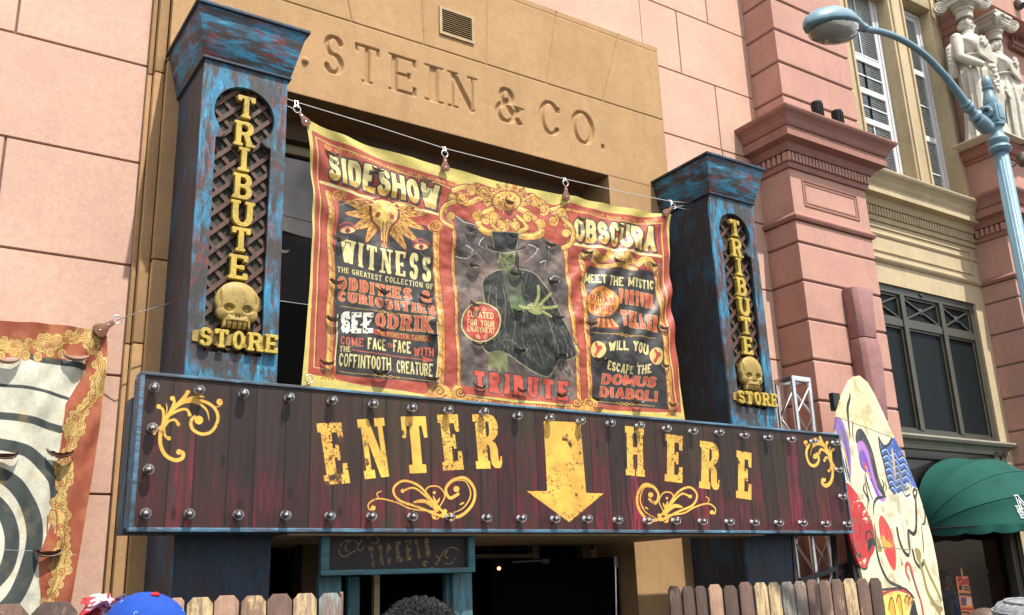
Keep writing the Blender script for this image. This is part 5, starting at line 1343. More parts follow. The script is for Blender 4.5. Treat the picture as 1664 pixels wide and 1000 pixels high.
# leather tabs, rings and clips
M['leather'] = plain('brown_leather', (.16, .062, .028), .55, 0, .3, 18)
def tab(parent, top_, bot_, Y, wd=.085):
    p = at(top_[0], top_[1], Y); q = at(bot_[0], bot_[1], Y); d = (q-p); Ln = d.length; d.normalize(); n_ = Vector((d.z, 0, -d.x))
    prof = [(0,.22),(.12,.26),(.4,.34),(.62,.62),(.82,.72),(.95,.58),(1,.3)]
    o2 = [(p+d*Ln*t+n_*wd*w_/1.3) for t, w_ in prof] + [(p+d*Ln*t-n_*wd*w_/1.3) for t, w_ in prof[::-1]]
    mb = MB(); mb.prism([(v.x, v.z) for v in o2], Y-.03, Y-.018); o = mb.build('leather_tab', M['leather'], parent, bevel=.003)
    rp = p - d*.028; k = MB(); k.tube([rp + Vector((math.cos(t)*.034, -.022, math.sin(t)*.034)) for t in np.linspace(0, 2*PI, 17)], .0055, 6, False); k.build('ring', M['steel'], o, smooth=True)
    for tt in (.3, .75):
        c = p+d*Ln*tt; k = MB(); k.lathe([(.0,0),(.007,0),(.006,.004),(0,.006)], (c.x, Y-.0305, c.z), (0,-1,0), 8); k.build('rivet', M['steel'], o)
    return rp
YC = BY-.025
r1 = tab(bn, (484,184), (499,206), YC); r2 = tab(bn, (721,256), (722,280), YC); r3 = tab(bn, (917,303), (918,327), YC); r4 = tab(bn, (1090,338), (1077,351), YC)
tab(bn, (500,622), (498,634), YC, .06)
ca = MB(); CY = BY-.02
wl_ = Vector((2.497, CY, at(467,160,CY).z)); wr_ = Vector((7.50, CY, at(1106,325,CY).z))
mids = [at(481,166,CY), at(600,202,CY), at(721,241,CY), at(820,266,CY), at(917,291,CY), at(1020,314,CY), at(1088,327,CY)]
ca.tube([wl_] + mids + [wr_], .005, 6); ca.tube([wl_+Vector((0,0,-.05)), r1], .004, 5); ca.tube([wr_+Vector((0,-.0,-.02)), r4], .004, 5); ca.tube([wr_+Vector((0,0,-.09)), r4], .004, 5)
cab = ca.build('cable', M['steel']); tag(cab, 'thin steel cable strung between the two towers above the big red poster', 'cable')
for rp in (r1, r2, r3, r4):
    cpt = min(mids, key=lambda v: (v-rp).length)
    k = MB(); a_ = cpt+Vector((0,0,.012)); b_ = rp+Vector((0,-.02,.02)); n_ = Vector((.014,0,0))
    k.tube([a_+n_, b_+n_, b_-n_, a_-n_, a_+n_], .005, 6); k.build('snap_clip', M['steel'], bn)

# ---------------------------------------------------------------- striped spiral banner on the left wall
LY = 7.72
D4 = lambda x, y: (x/4, 510+y/4)
E2 = lambda x, y: (x/1.924, 480+y/1.924)
lx0_, lx1_ = -1.6, xa(176,545,LY)+.03; lz0_, lz1_ = .35, za(172,530,LY)+.12
lc = plane_canvas(LY, lx0_, lx1_, lz0_, lz1_, 1400, h2(172,92,66))
CR2, DK = h2(226,222,200), h2(74,80,78)
lc.poly([(-300,560)] + [E2(*p) for p in ((0,195),(120,195),(225,205),(265,190),(268,240),(205,340),(190,470),(170,560),(165,700),(120,820),(130,1000),(60,1100))] + [(-300,1100)], CR2)
for P, w_ in ((((-500,300),(-200,262),(0,280),(110,293),(212,322)),(7)),(((-600,480),(-300,370),(-100,362),(0,376),(90,388),(188,420)),17),(((-600,640),(-300,480),(-100,445),(0,466),(90,490),(165,570),(178,640)),26),(((-600,800),(-380,620),(-150,540),(0,562),(70,620),(108,720),(95,830),(35,960),(-100,1060)),33),(((-400,800),(-250,680),(-80,630),(0,660),(38,750),(22,850),(-40,920)),28),(((-250,790),(-150,720),(-60,730),(-30,790),(-80,840)),22)):
    lc.stroke([E2(*p) for p in P], w_, DK, 8)
lc.stroke([D4(*p) for p in ((150,255),(260,300),(420,320),(545,345))], 11, DK, 6)
G2, GB = h2(216,184,112), h2(146,84,46)
def lg(P, w_, f=E2):
    q = [f(*p) for p in P]; lc.stroke(q, w_+2.2, GB); lc.stroke(q, w_, G2); lc.stroke([(x-w_*.2, y) for x, y in q], w_*.22, h2(240,220,140)); lc.stroke([(x+w_*.22, y) for x, y in q], .9, GB)
def rococo(path, w_, sc0, sd):
    rr = random.Random(sd); q = [np.array(E2(*p)) for p in path]; sp = spline(q, 10); n_ = len(sp)
    N = []
    for k in range(n_):
        d = sp[min(k+1, n_-1)]-sp[max(k-1, 0)]; d = d/(np.linalg.norm(d)+1e-9); N.append((d, np.array((-d[1], d[0]))))
    wv = [w_*(.72+.38*math.sin(k*.33+sd)+.18*math.sin(k*.9)) for k in range(n_)]
    lobes = [(sp[k]+N[k][1]*sgn*wv[k]*.46, rr.uniform(.22,.36)*w_) for k in range(0, n_, 3) for sgn in (-1, 1) if rr.random() < .8]
    for c, r in lobes: lc.ellipse(c, r+1.1, r+1.1, GB)
    for k in range(n_-1): lc.stroke([sp[k], sp[k+1]], wv[k]+2.2, GB, 0)
    for c, r in lobes: lc.ellipse(c, r, r, G2)
    for k in range(n_-1): lc.stroke([sp[k], sp[k+1]], wv[k], G2, 0)
    for c, r in lobes: lc.curl(c, r*.75, rr.uniform(0,360), 1.2*rr.choice((-1,1)), .9, GB, False)
    for f_ in (-.34,-.16,.05,.22,.38):
        a = rr.randint(0, 8)
        while a < n_-8:
            b = min(n_, a+rr.randint(9, 22)); lc.stroke([sp[k]+N[k][1]*wv[k]*(f_+.12*math.sin(k*.5)) for k in range(a, b)], 1.1, GB if rr.random() < .7 else h2(236,214,134), 0, 1); a = b+rr.randint(0, 4)
    for k in range(4, n_-4, 9):
        c = sp[k]+N[k][1]*wv[k]*rr.uniform(-.25,.25); lc.curl(c, w_*.30, rr.uniform(0,360), 1.5*rr.choice((-1,1)), 1.3, GB, False); lc.ellipse(c, 1.6, 1.6, h2(196,106,64))
rococo(((285,150),(318,220),(300,310),(245,380),(222,450),(205,530),(192,600),(182,680),(200,750),(192,830),(172,910),(140,1010)), 23, 1, 3)
rococo(((-480,150),(-380,165),(-260,150),(-150,170),(-40,150),(50,168),(110,150),(170,150),(230,130),(275,120)), 20, 1, 5)
for k in range(14): c = E2(-300+k*38, 186+8*math.sin(k*1.9)); lc.ellipse(c, 8, 9, GB); lc.ellipse(c, 7, 8, G2); lc.curl(c, 5, k*50, 1.3, 1, GB, False)
for P in (((160,672),(178,680),(172,760),(150,765),(150,690)),((128,815),(150,820),(140,900),(125,905),(128,830))): lc.stroke([E2(*p) for p in P], 2.6, h2(196,104,70), 4); lc.stroke([E2(p[0]-1, p[1]) for p in P], 1, GB, 4)
for k in range(16):
    a, b = E2(270-.2*k, 190+4*k), E2(262-.5*k, 196+9*k); lc.stroke([b, (b[0]-3, b[1]+1)], 1.2, GB, 0)
lc.stroke([E2(*p) for p in ((0,795),(120,800),(240,812))], .9, h2(200,200,190), 4)
lc.stroke([E2(*p) for p in ((318,160),(322,330),(285,600),(250,800),(225,1000))], 1.1, h2(216,150,110), 4)
ag = smooth_noise(lc.H, lc.W, 110, 71, 6); sp_ = smooth_noise(lc.H, lc.W, 5, 72, 3)
stn = np.clip((smooth_noise(lc.H, lc.W, 60, 73, 5)-.56)*5, 0, 1)
engrave(lc, 301); lc.a *= .86; lc.a *= (.84+.26*ag)[..., None]; lc.a *= (.93+.14*sp_)[..., None]; lc.a = lc.a*(1-.28*stn[..., None]) + np.array(h2(190,150,80))*.28*stn[..., None]
def disp_left(X, Z, s, t):
    rgm = smooth_noise(300, 480, 70, 81, 4); ii = np.clip((t*299).astype(int), 0, 299); jj = np.clip((s*479).astype(int), 0, 479)
    d = (rgm[ii, jj]-.5)*.06
    for (cx, ct, ang, amp, fr, reach) in ((1.0, 0, 2.3, .020, 30, .30), (.95, .5, 1.75, .014, 28, .40)):
        a = (s-cx)*1.2*math.sin(ang) - (t-ct)*math.cos(ang); r_ = np.hypot((s-cx)*1.2, t-ct); d += amp*np.sin(a*fr*2)*np.exp(-(r_/reach)**2)*np.minimum(1, r_*9)
    d += -.05*np.exp(-t/.05)*np.sin(PI*s)*.6
    return d
sb = thing('spiral_banner', 'hanging cloth banner with black and white spiral stripes in a gold scroll border', 'banner', (0.2, LY, lz1_-.1))
bl_ = (-330,1120)
hl2 = []
for p in (D4(490,275), D4(45,290), E2(15,495), E2(190,490), E2(150,800)):
    q = at(p[0], p[1], LY); hl2.append((q.x, q.z+.03, .10, .075))
me = cloth('cloth', LY, lx0_, lx1_, lz0_, lz1_, [(-330,505),(-120,518),(0,523),(90,528),(172,540)], [bl_,(-100,1100),(98,1080)], [(-330,505),(-330,800),bl_], [(172,540),(174,580),(163,690),(140,830),(112,1000),(98,1080)], 300, 240, disp_left, hl2)
link_mesh('cloth', me, image_mat('painted_canvas', lc.image('spiral_paint'), .7, .25, .25), sb, smooth=True)
M['flap2'] = plain('banner_reverse_pink', (.42, .30, .25), .6)
for (hx, hz, r, h_) in hl2: flap('wind_flap', sb, hx, hz, r, h_, LY-.01, M['flap2'], 1.3)
rl = tab(sb, (184,524), (154,543), LY-.02, .11)
ca = MB(); ca.tube([rl, at(225,508,LY-.1), Vector((1.797, 7.62, at(265,492,7.62).z))], .0045, 6); cab = ca.build('cable', M['steel']); tag(cab, 'short steel wire tying the spiral banner to the left tower', 'cable')
# ================================================================ ticket booth under the board
M['teal'] = worn('weathered_teal_wood', (.030, .045, .050), (.035, .15, .17), (.02, .03, .04), (.12, 1, 1), .42, .62, hi=(.08, .26, .28))
M['tealv'] = worn('weathered_teal_post', (.035, .055, .062), (.05, .17, .20), (.02, .03, .04), (1, 1, .12), .42, .62, loc=(4,4,4), hi=(.12, .30, .33))
TBY = 6.80
bo = thing('ticket_booth', 'teal wooden ticket booth frame with a dark TICKETS board under the long sign', 'booth', (3.4, TBY, 0))
a, b = at(521.5, 936, TBY), at(773, 934.6, TBY); ztb = sz0 - .032
ix0, ix1, iz0, iz1 = xa(536,900,TBY), xa(762,900,TBY), za(650,924.5,TBY), za(650,870,TBY)
f = MB(); f.box(a.x, b.x, TBY, TBY+.06, a.z, iz0); f.box(a.x, b.x, TBY, TBY+.06, iz1, ztb); f.box(a.x, ix0, TBY+.001, TBY+.06, iz0, iz1); f.box(ix1, b.x, TBY+.001, TBY+.06, iz0, iz1)
bf_ = f.build('sign_frame', M['teal'], bo, bevel=.004)
tcv = plane_canvas(TBY+.04, ix0, ix1, iz0, iz1, 900, (.15, .10, .10))
tcv.a *= (.75+.5*smooth_noise(tcv.H, tcv.W, (200, 9), 91, 4))[..., None]; tcv.a[:, 450:] *= (1.15, .85, .85)
q = lambda x, y: (440+x/4.622, 860+y/4.622)
tg = h2(196,160,90); tw_ = np.clip((smooth_noise(tcv.H, tcv.W, 22, 92, 4)-.30)*7, .1, 1)
TKS = Style(.34,.16,1,.46,.20)
for ch, bl__, br__, tl__ in (('T',(752,286),(795,282),(728,132)),('I',(820,275),(850,271),(805,122)),('C',(868,268),(915,262),(862,108)),('K',(945,252),(995,245),(925,95)),('E',(1018,240),(1070,232),(1005,85)),('T',(1092,222),(1140,216),(1075,78)),('S',(1160,212),(1205,205),(1145,62))):
    glyph(tcv, ch, q(*bl__), q(*br__), q(*tl__), Style(.30,.15,1,.42,.14), h2(206,172,98), tw_); glyph(tcv, ch, q(*bl__), q(*br__), q(*tl__), Style(.16,.05,1,.30,.05), h2(128,90,46), tw_)
for P in (((640,160),(600,180),(560,205),(520,190),(515,140),(550,95),(600,85)),((600,85),(570,110),(560,150),(580,170)),((620,80),(660,110),(690,75),(650,140),(680,160),(700,130)),((720,70),(770,55),(810,80),(790,110),(760,100)),
          ((1140,260),(1180,290),(1240,280),(1280,200),(1340,140),(1400,150),(1400,200),(1350,260),(1310,255)),((1180,250),(1150,240),(1160,270)),((1230,260),(1270,230),(1240,200)),((1330,160),(1310,200),(1330,220))):
    tcv.stroke([q(*p) for p in P], 1.5, tg, 6, 0, tw_)
mp = grid_mesh('sign_panel', np.array([[(ix0, TBY+.04, iz1), (ix1, TBY+.04, iz1)], [(ix0, TBY+.04, iz0), (ix1, TBY+.04, iz0)]], float))
link_mesh('sign_panel', mp, image_mat('ticket_board', (setattr(tcv, 'a', tcv.a*.62), tcv.image('ticket_paint'))[1], .6), bo)
pbk = MB(); pbk.box(ix0, ix1, TBY+.042, TBY+.055, iz0, iz1); pbk.build('sign_backing', M['dark'], bo)
for x0_, x1_, d_ in ((519,555,.16), (737,768,.16), (726,737,.22), (566,585,.5)):
    p = MB(); p.box(xa(x0_,965,TBY+d_), xa(x1_,965,TBY+d_), TBY+d_+.004, TBY+d_+.07, 0, a.z-.001); p.build('post', M['tealv'], bo, bevel=.004)
p = MB(); p.box(xa(555,965,TBY)+.001, xa(737,965,TBY)-.001, TBY+.02, TBY+.30, .98, 1.04); p.build('counter', M['tealv'], bo)
p = MB(); p.box(xa(608,965,TBY+.6), xa(617,965,TBY+.6), TBY+.6, TBY+.65, 0, ztb); p.build('mullion', M['yframe'], bo)
# ember-like indicator lamp inside the entrance
em = NM('small_red_lamp', .4); em.b.inputs['Emission Color'].default_value = (1, .25, .08, 1); em.b.inputs['Emission Strength'].default_value = 6; em.color((.3,.05,.02))
p = MB(); p.lathe([(0,0),(.014,0),(.016,.012),(.009,.026),(0,.03)], at(810,924,7.85), (0,-1,0), 10); lampo = p.build('indicator_lamp', em.m); tag(lampo, 'tiny glowing red lamp in the dark doorway left of the open door', 'lamp')

# ================================================================ picket fences
def picket_mat(name, base, c1, c2, loc, a1=.5): return worn(name, base, c1, c2, (1, 1, .16), a1, .60, loc=loc, rough=.75)
PM = {'k': picket_mat('brown_picket', (.085,.048,.036), (.11,.07,.05), (.42,.33,.17), (1,0,0), .5),
      'c': picket_mat('flaking_cream_picket', (.12,.07,.045), (.52,.40,.20), (.46,.35,.17), (5,2,0), .46),
      't': picket_mat('tan_picket', (.20,.12,.08), (.24,.15,.095), (.14,.09,.07), (2,7,0), .5),
      'y': picket_mat('pale_yellow_picket', (.15,.10,.065), (.52,.38,.19), (.46,.34,.17), (9,3,2), .40),
      'g': picket_mat('grey_green_picket', (.10,.065,.05), (.22,.26,.24), (.40,.34,.18), (3,3,8), .46),
      'd': picket_mat('dark_stained_picket', (.045,.027,.02), (.07,.045,.03), (.20,.14,.09), (6,6,1), .52)}
FY = 6.30
def picket(parent, xa0, xb0, zt, m, y=FY):
    c = (xb0-xa0)*.26
    mb = MB(); mb.prism([(xa0,.04),(xb0,.04),(xb0,zt-c),(xb0-c*.85,zt),(xa0+c*.85,zt),(xa0,zt-c)], y, y+.020)
    return mb.build('picket', PM[m], parent, bevel=.003)
fl = thing('picket_fence', 'worn picket fence in front of the left tower and ticket booth', 'fence', (2.2, FY, 0))
zf = za(450, 965.5, FY)
LP = [(277,300,'t'),(305,347,'c'),(349,389,'t'),(393,433,'c'),(435,475,'k'),(477.5,515,'y'),(519,555,'g')]
for a_, b_, m_ in LP: picket(fl, xa(a_,975,FY), xa(b_,975,FY), zf+rnd.uniform(-.006,.006), m_)
xs_ = xa(277,975,FY) - .012; kk = 0
for m_ in ('k','c','d','k','d','t','k','c','k','t'):
    picket(fl, xs_-.245, xs_, zf+rnd.uniform(-.006,.006), m_); xs_ -= .258
r = MB(); r.box(xs_, xa(558,975,FY), FY+.021, FY+.06, zf-.35, zf-.26); r.box(xs_, xa(558,975,FY), FY+.021, FY+.06, .35, .44); r.build('rail', PM['d'], fl)
picket(fl, xa(556,975,FY)+.0, xa(561,975,FY)+.0, zf, 'k', FY+.03)
fr_ = thing('picket_fence', 'worn picket fence running from the sunlit stone pier to the clown board', 'fence', (6.8, FY, 0))
zf2 = za(1240, 946, FY)
RP = [(1088,1107.5,'d'),(1110,1129.5,'d'),(1131,1150,'d'),(1153,1175.5,'t'),(1177,1200,'d'),(1203,1225,'k'),(1228,1249.5,'y'),(1250.5,1270.5,'y'),(1271.5,1293,'g'),(1293.5,1312.5,'g'),(1313.5,1332.5,'k'),(1333.5,1352.5,'t'),(1353.5,1373,'k'),(1374,1394,'y'),(1395.5,1415,'k'),(1416.5,1436,'d')]
for a_, b_, m_ in RP: picket(fr_, xa(a_,965,FY), xa(b_,965,FY)-.012, zf2+rnd.uniform(-.008,.008) - (.012 if a_ < 1200 else 0), m_)
r = MB(); r.box(xa(1088,965,FY), xa(1436,965,FY), FY+.021, FY+.06, zf2-.40, zf2-.31); r.box(xa(1088,965,FY), xa(1436,965,FY), FY+.021, FY+.06, .35, .44); r.build('rail', PM['d'], fr_)

# ================================================================ aluminium truss tower and braces behind the sign's right end
TRY = 7.12
X0_, X1_ = xa(1287, 611, TRY), xa(1313, 613, TRY); zt_tr = za(1287, 611, TRY); Yb_ = X0_/ray(1261, 621)[0]
ts = thing('lighting_truss', 'square aluminium truss tower standing behind the right end of the long sign', 'truss', ((X0_+X1_)/2, (TRY+Yb_)/2, 0))
t = MB(); r_ = .026
for x in (X0_, X1_):
    for y in (TRY, Yb_): t.tube([(x,y,.02),(x,y,zt_tr)], r_, 12)
t.build('upright', M['steel'], ts, smooth='auto')
t = MB()
for z in (zt_tr-.03,):
    for p, q_ in (((X0_,TRY),(X1_,TRY)),((X1_,TRY),(X1_,Yb_)),((X1_,Yb_),(X0_,Yb_)),((X0_,Yb_),(X0_,TRY))): t.bar((*p,z), (*q_,z), .05, .06)
t.build('end_frame', M['steel'], ts, bevel=.004)
t = MB(); z = zt_tr-.1; k = 0; st_ = (X1_-X0_)*1.25
while z-st_ > .1:
    for p, q_ in (((X0_,TRY),(X1_,TRY)),((X0_,Yb_),(X0_,TRY)),((X1_,TRY),(X1_,Yb_)),((X0_,Yb_),(X1_,Yb_))):
        a_, b_ = (p, q_) if k % 2 else (q_, p)
        t.tube([(*a_, z), (*b_, z-st_)], .0125, 8)
    z -= st_; k += 1
t.build('lacing', M['steel'], ts, smooth='auto')
bs = thing('steel_brace', 'black steel props behind the fence at the right end of the sign', 'brace', (8.6, 7.0, 0))
t = MB()
for p, q_, w__ in (((1398,872),(1340,1010),.05),((1354,868),(1362,1010),.045),((1300,945),(1392,912),.05),((1287,868),(1295,1010),.03)):
    t.bar(at(*p, 7.0), at(*q_, 7.0), w__)
t.build('bar', M['darksteel'], bs)

# ================================================================ painted clown board
rv = (6.5, 1); dn = Vector((rv[0], 1, 0)).normalized(); nn = Vector((dn.y, -dn.x, 0))     # along the board, towards the viewer
Pc = at(1360, 690, 6.80)
def board_pt(px, py, off=0.0):
    r0 = ray(px, py); P0 = Pc + nn*off
    Y = (P0.x*dn.y - P0.y*dn.x)/(r0[0]*dn.y - dn.x)
    v = Vector((r0[0]*Y, Y, r0[2]*Y+EYE)); return ((v-P0).dot(dn), v.z)
OUT = [(1397,611),(1390,612),(1383,618),(1372,640),(1363,668),(1359,700),(1360,740),(1364,780),(1370,820),(1378,860),(1388,895),(1399,926),(1408,965),(1415,1005),(1428,1110),(1546,1110),(1536,1005),(1529,960),(1522,910),(1514,872),(1504,836),(1488,787),(1476,757),(1464,731),(1455,715),(1443,690),(1434,668),(1422,643),(1410,622)]
op = [board_pt(*p) for p in OUT]
u0, u1 = min(p[0] for p in op)-.02, max(p[0] for p in op)+.02; w0, w1 = .02, max(p[1] for p in op)+.02
op = [(u, max(z, .06)) for u, z in op]; op = [tuple(v) for v in spline(op[:14], 4)] + [tuple(v) for v in spline(op[15:], 4)] if False else op
kc = 1200/(w1-w0); CW = int((u1-u0)*kc)
cc_ = Canvas(CW, 1200, lambda px, py: ((board_pt(px,py)[0]-u0)*kc, (w1-board_pt(px,py)[1])*kc), h2(214,204,170))
F5 = lambda *P: [(1340+x/5, 600+y/5) for x, y in P]
G6 = lambda *P: [(1340+x/4.76, 790+y/4.76) for x, y in P]
cn_ = smooth_noise(1200, CW, 90, 101, 5); cn2 = smooth_noise(1200, CW, 14, 102, 3)
cc_.a *= (.88+.2*cn_)[..., None]
cc_.poly(F5((100,0),(560,0),(560,560),(100,395)), lambda sl: np.array(h2(226,212,160))*(.86+.22*cn_[sl])[..., None])
def blot(p, r, col, a):
    for k in range(14): cc_.ellipse((p[0]+rnd.gauss(0, r), p[1]+rnd.gauss(0, r*1.4)), rnd.uniform(.3, 1.6), rnd.uniform(.4, 2.2), col)
KB = h2(42,40,40)
def cs(P, w_, col=KB, tp=1, f=F5): cc_.stroke(f(*P), w_, col, 6, tp)
for p, r in (((1402,640),5),((1392,660),6),((1370,668),4),((1425,686),6)): blot(p, r, h2(190,170,112), .5)
cs(((440,240),(470,400),(505,560)), 5, h2(186,182,168), 0); cs(((205,190),(203,240),(186,310),(192,420),(206,560)), 3.4); cs(((232,410),(226,500),(240,600)), 1.6)
cc_.poly(F5((95,395),(140,415),(178,520),(205,640),(214,780),(206,920),(186,780),(160,650),(128,570),(100,560)), h2(122,96,160), 5); cs(((120,430),(160,560),(190,720),(196,860)), 2.5, h2(80,66,128))
cc_.poly(F5((118,600),(140,650),(190,800),(200,930),(168,940),(140,780)), h2(228,224,210), 5); cs(((125,590),(165,680),(200,830)), 1.8, h2(206,140,60)); cs(((140,700),(165,800),(190,920)), 2.2); cs(((160,700),(190,850),(206,930)), 2.4)
cc_.poly(F5((256,600),(258,505),(300,488),(350,570),(392,680),(420,800),(445,900),(492,1010),(470,1030),(400,900),(365,760),(330,650)), h2(52,50,54), 5)
cc_.poly(F5((262,640),(275,592),(310,588),(350,660),(376,760),(408,890),(455,1020),(500,1040),(470,1080),(400,1000),(350,850),(318,830),(296,760)), h2(164,108,186), 5)
cc_.poly(F5((274,700),(300,650),(334,700),(360,790),(400,930),(445,1030),(410,1010),(352,860),(325,830),(298,800)), h2(96,72,160), 5)
cc_.poly(F5((312,735),(332,775),(340,830),(316,800)), h2(196,60,70)); cs(((335,790),(348,830),(372,880)), 1.8, h2(214,150,60), 0)
cc_.poly(F5((330,840),(352,870),(395,960),(430,1060),(400,1100),(350,960),(330,900)), h2(232,228,216), 5); cs(((330,830),(348,940),(398,1080)), 2.2); cs(((322,850),(340,980),(370,1090)), 1.8)
cs(((460,890),(480,940),(470,980)), 1.6); cs(((485,920),(500,960),(495,990)), 1.4)
cc_.poly(F5((438,558),(462,600),(486,628),(520,612),(545,566),(590,562),(632,640),(665,730),(706,830),(748,960),(712,950),(690,920),(668,930),(646,990),(600,1000),(566,1015),(530,960),(500,860),(480,760),(452,660)), lambda sl: np.array(h2(60,90,158))*(.62+.7*cn2[sl])[..., None], 4)
for k in range(7):
    y0 = 640+k*52; P = tuple((462+k*10+j*34, y0+j*16+((-1)**j)*16) for j in range(7 if k < 5 else 6)); cs(P, 1.3, KB, 0); cs(tuple((x+4, y+14) for x, y in P), 1.0, h2(150,180,226), 0)
cs(((438,558),(462,600),(486,628),(520,612),(545,566)), 2.2, KB, 0); cs(((438,558),(452,660),(480,760),(500,860),(530,960),(566,1015)), 2.0, KB, 0); cs(((545,640),(560,760),(575,900)), 4, h2(176,160,150), 1)
RN = h2(168,44,46)
cc_.poly(G6((100,-40),(165,-30),(210,10),(262,80),(330,195),(372,300),(384,390),(386,490),(352,560),(324,640),(296,640),(255,600),(226,540),(200,450),(180,330),(100,150)), lambda sl: np.array(RN)*(.86+.28*cn_[sl])[..., None], 5)
cs(((196,300),(215,420),(245,520),(280,545),(268,500)), 2.6, KB, 1, G6); cs(((322,440),(320,370),(345,350),(378,400),(386,460)), 1.8, KB, 0, G6); cc_.poly(G6((332,430),(350,405),(380,405),(386,455),(365,465),(338,510)), KB, 4); cs(((205,460),(245,590),(300,645),(330,630)), 1.6, KB, 0, G6)
for p in G6((270,120),(310,200),(330,250),(300,600)): blot(p, 3, h2(226,206,170), .4)
cc_.poly(G6((436,228),(470,262),(512,345),(540,450),(552,560),(548,640),(532,652),(498,600),(458,500),(430,390),(418,280)), h2(194,60,56), 5); cc_.poly(G6((440,385),(465,400),(480,430),(505,440),(520,472),(455,472)), h2(216,150,60), 4)
for p in G6((470,430),(500,450),(460,450)): blot(p, 3, h2(216,150,60), .5)
for P, w_, tp in ((((376,230),(380,150),(400,100),(440,88),(480,78)),2.6,1),(((384,280),(392,400),(408,530),(446,650),(500,740),(600,788),(668,850)),3.2,1),(((330,180),(335,100),(300,30),(310,-20)),2.4,1),(((690,30),(684,60),(700,100),(712,40),(690,25)),2,0),(((700,80),(708,200),(706,330),(686,372),(648,350),(652,440),(656,500),(640,535),(604,490),(572,400),(560,330)),3.0,0),(((755,150),(776,220),(772,285),(750,300)),2.2,1),(((745,300),(760,420),(765,530)),1.6,1),(((680,500),(700,580),(740,630),(768,580)),3,0)):
    cs(P, w_, KB, tp, G6)
cc_.poly(G6((560,330),(600,440),(640,500),(648,400),(640,350),(690,380),(700,200),(680,100),(640,150),(590,200)), h2(232,230,216), 4) if False else None
OL = h2(134,120,66)
cs(((550,120),(600,300),(645,500)), 4.5, h2(186,182,170), 0, G6)
cs(((705,500),(730,510),(738,540),(720,560),(712,500),(760,680),(800,830),(890,985)), 4.0, OL, 0, G6); cs(((770,590),(810,690),(850,770),(900,880)), 3.4, OL, 0, G6); cs(((830,900),(880,950),(905,950)), 4, OL, 0, G6)
cc_.poly(G6((386,300),(404,380),(446,480),(440,512),(414,510)), OL); cc_.poly(G6((430,520),(452,600),(470,640),(440,590)), OL); cc_.poly(G6((585,540),(600,590),(612,600),(602,615),(598,640),(588,600)), OL)
cs(((655,725),(628,660),(632,605),(660,620),(700,760),(745,900),(765,1010)), 3.0, h2(166,58,64), 0, G6); cs(((655,640),(690,740),(735,880)), 1.4, KB, 1, G6)
cc_.poly(G6((340,775),(380,800),(445,818),(520,800),(600,790),(660,820),(690,860),(640,835),(560,812),(480,835),(420,890),(385,1000),(360,1060),(345,960),(325,870)), RN, 4); cs(((340,775),(400,805),(520,795),(620,795),(690,865)), 2.0, KB, 0, G6)
cc_.poly(G6((425,880),(480,838),(560,816),(640,838),(690,872),(668,920),(650,1000),(640,1100),(380,1100),(390,1000)), h2(224,196,92), 4)
for P in (((410,1000),(430,930),(455,900),(462,960),(450,1060)),((495,960),(505,880),(525,870),(545,960),(560,1060)),((555,900),(565,850),(585,860),(600,960),(610,1060)),((615,900),(630,850),(650,860),(650,920)),((652,880),(668,852),(682,870),(668,910))):
    cc_.poly(G6(*P), h2(222,150,56), 4); cs(P, 1.2, KB, 0, G6)
cc_.poly(G6((690,880),(712,960),(730,1060),(650,1080),(662,960)), KB, 3)
for a_, b_ in (((1358,677),(1449,711)),((1423,889),(1476,893.5))): cc_.stroke([a_, b_], .8, h2(110,100,84), 0)
scr = np.clip((smooth_noise(1200, CW, (5, 40), 103, 3)-.66)*9, 0, .5); cc_.a = cc_.a*(1-scr[..., None]) + np.array(h2(150,138,112))*scr[..., None]
grime = np.clip((smooth_noise(1200, CW, 40, 104, 5)-.60)*6, 0, .35); cc_.a = cc_.a*(1-grime[..., None]) + np.array(h2(120,104,74))*grime[..., None]
cb_ = thing('clown_board', 'tall cut-out board painted as a cream clown face with red nose and blue hair', 'painted board', (Pc.x+.3, Pc.y+.2, 0))
me = solid([op], .035, .002)
l = me.uv_layers.new(name='UVMap')
for lp_ in me.loops:
    co = me.vertices[lp_.vertex_index].co; l.data[lp_.index].uv = ((co.x-u0)/(u1-u0), (co.y-w0)/(w1-w0))
Mb = Matrix(((dn.x, 0, nn.x, Pc.x - nn.x*.0185), (dn.y, 0, nn.y, Pc.y - nn.y*.0185), (0, 1, 0, 0), (0, 0, 0, 1)))
me.transform(Mb); link_mesh('panel', me, image_mat('painted_plywood', cc_.image('clown_paint'), .6, .2), cb_)
t = MB()
for uu, z0_, z1_ in ((.06, 1.2, 3.0), (.62, .05, 3.2)):
    p = Pc + dn*uu - nn*.075; t.box(p.x-.03, p.x+.03, p.y-.03, p.y+.03, .05, EYE+ (1.25 if uu < .1 else 1.55))
p = Pc + dn*.17 - nn*.07; t.box(p.x-.07, p.x+.05, p.y-.03, p.y+.03, za(1356,668,6.9), za(1356,640,6.9))
t.build('support_post', M['darksteel'], cb_)

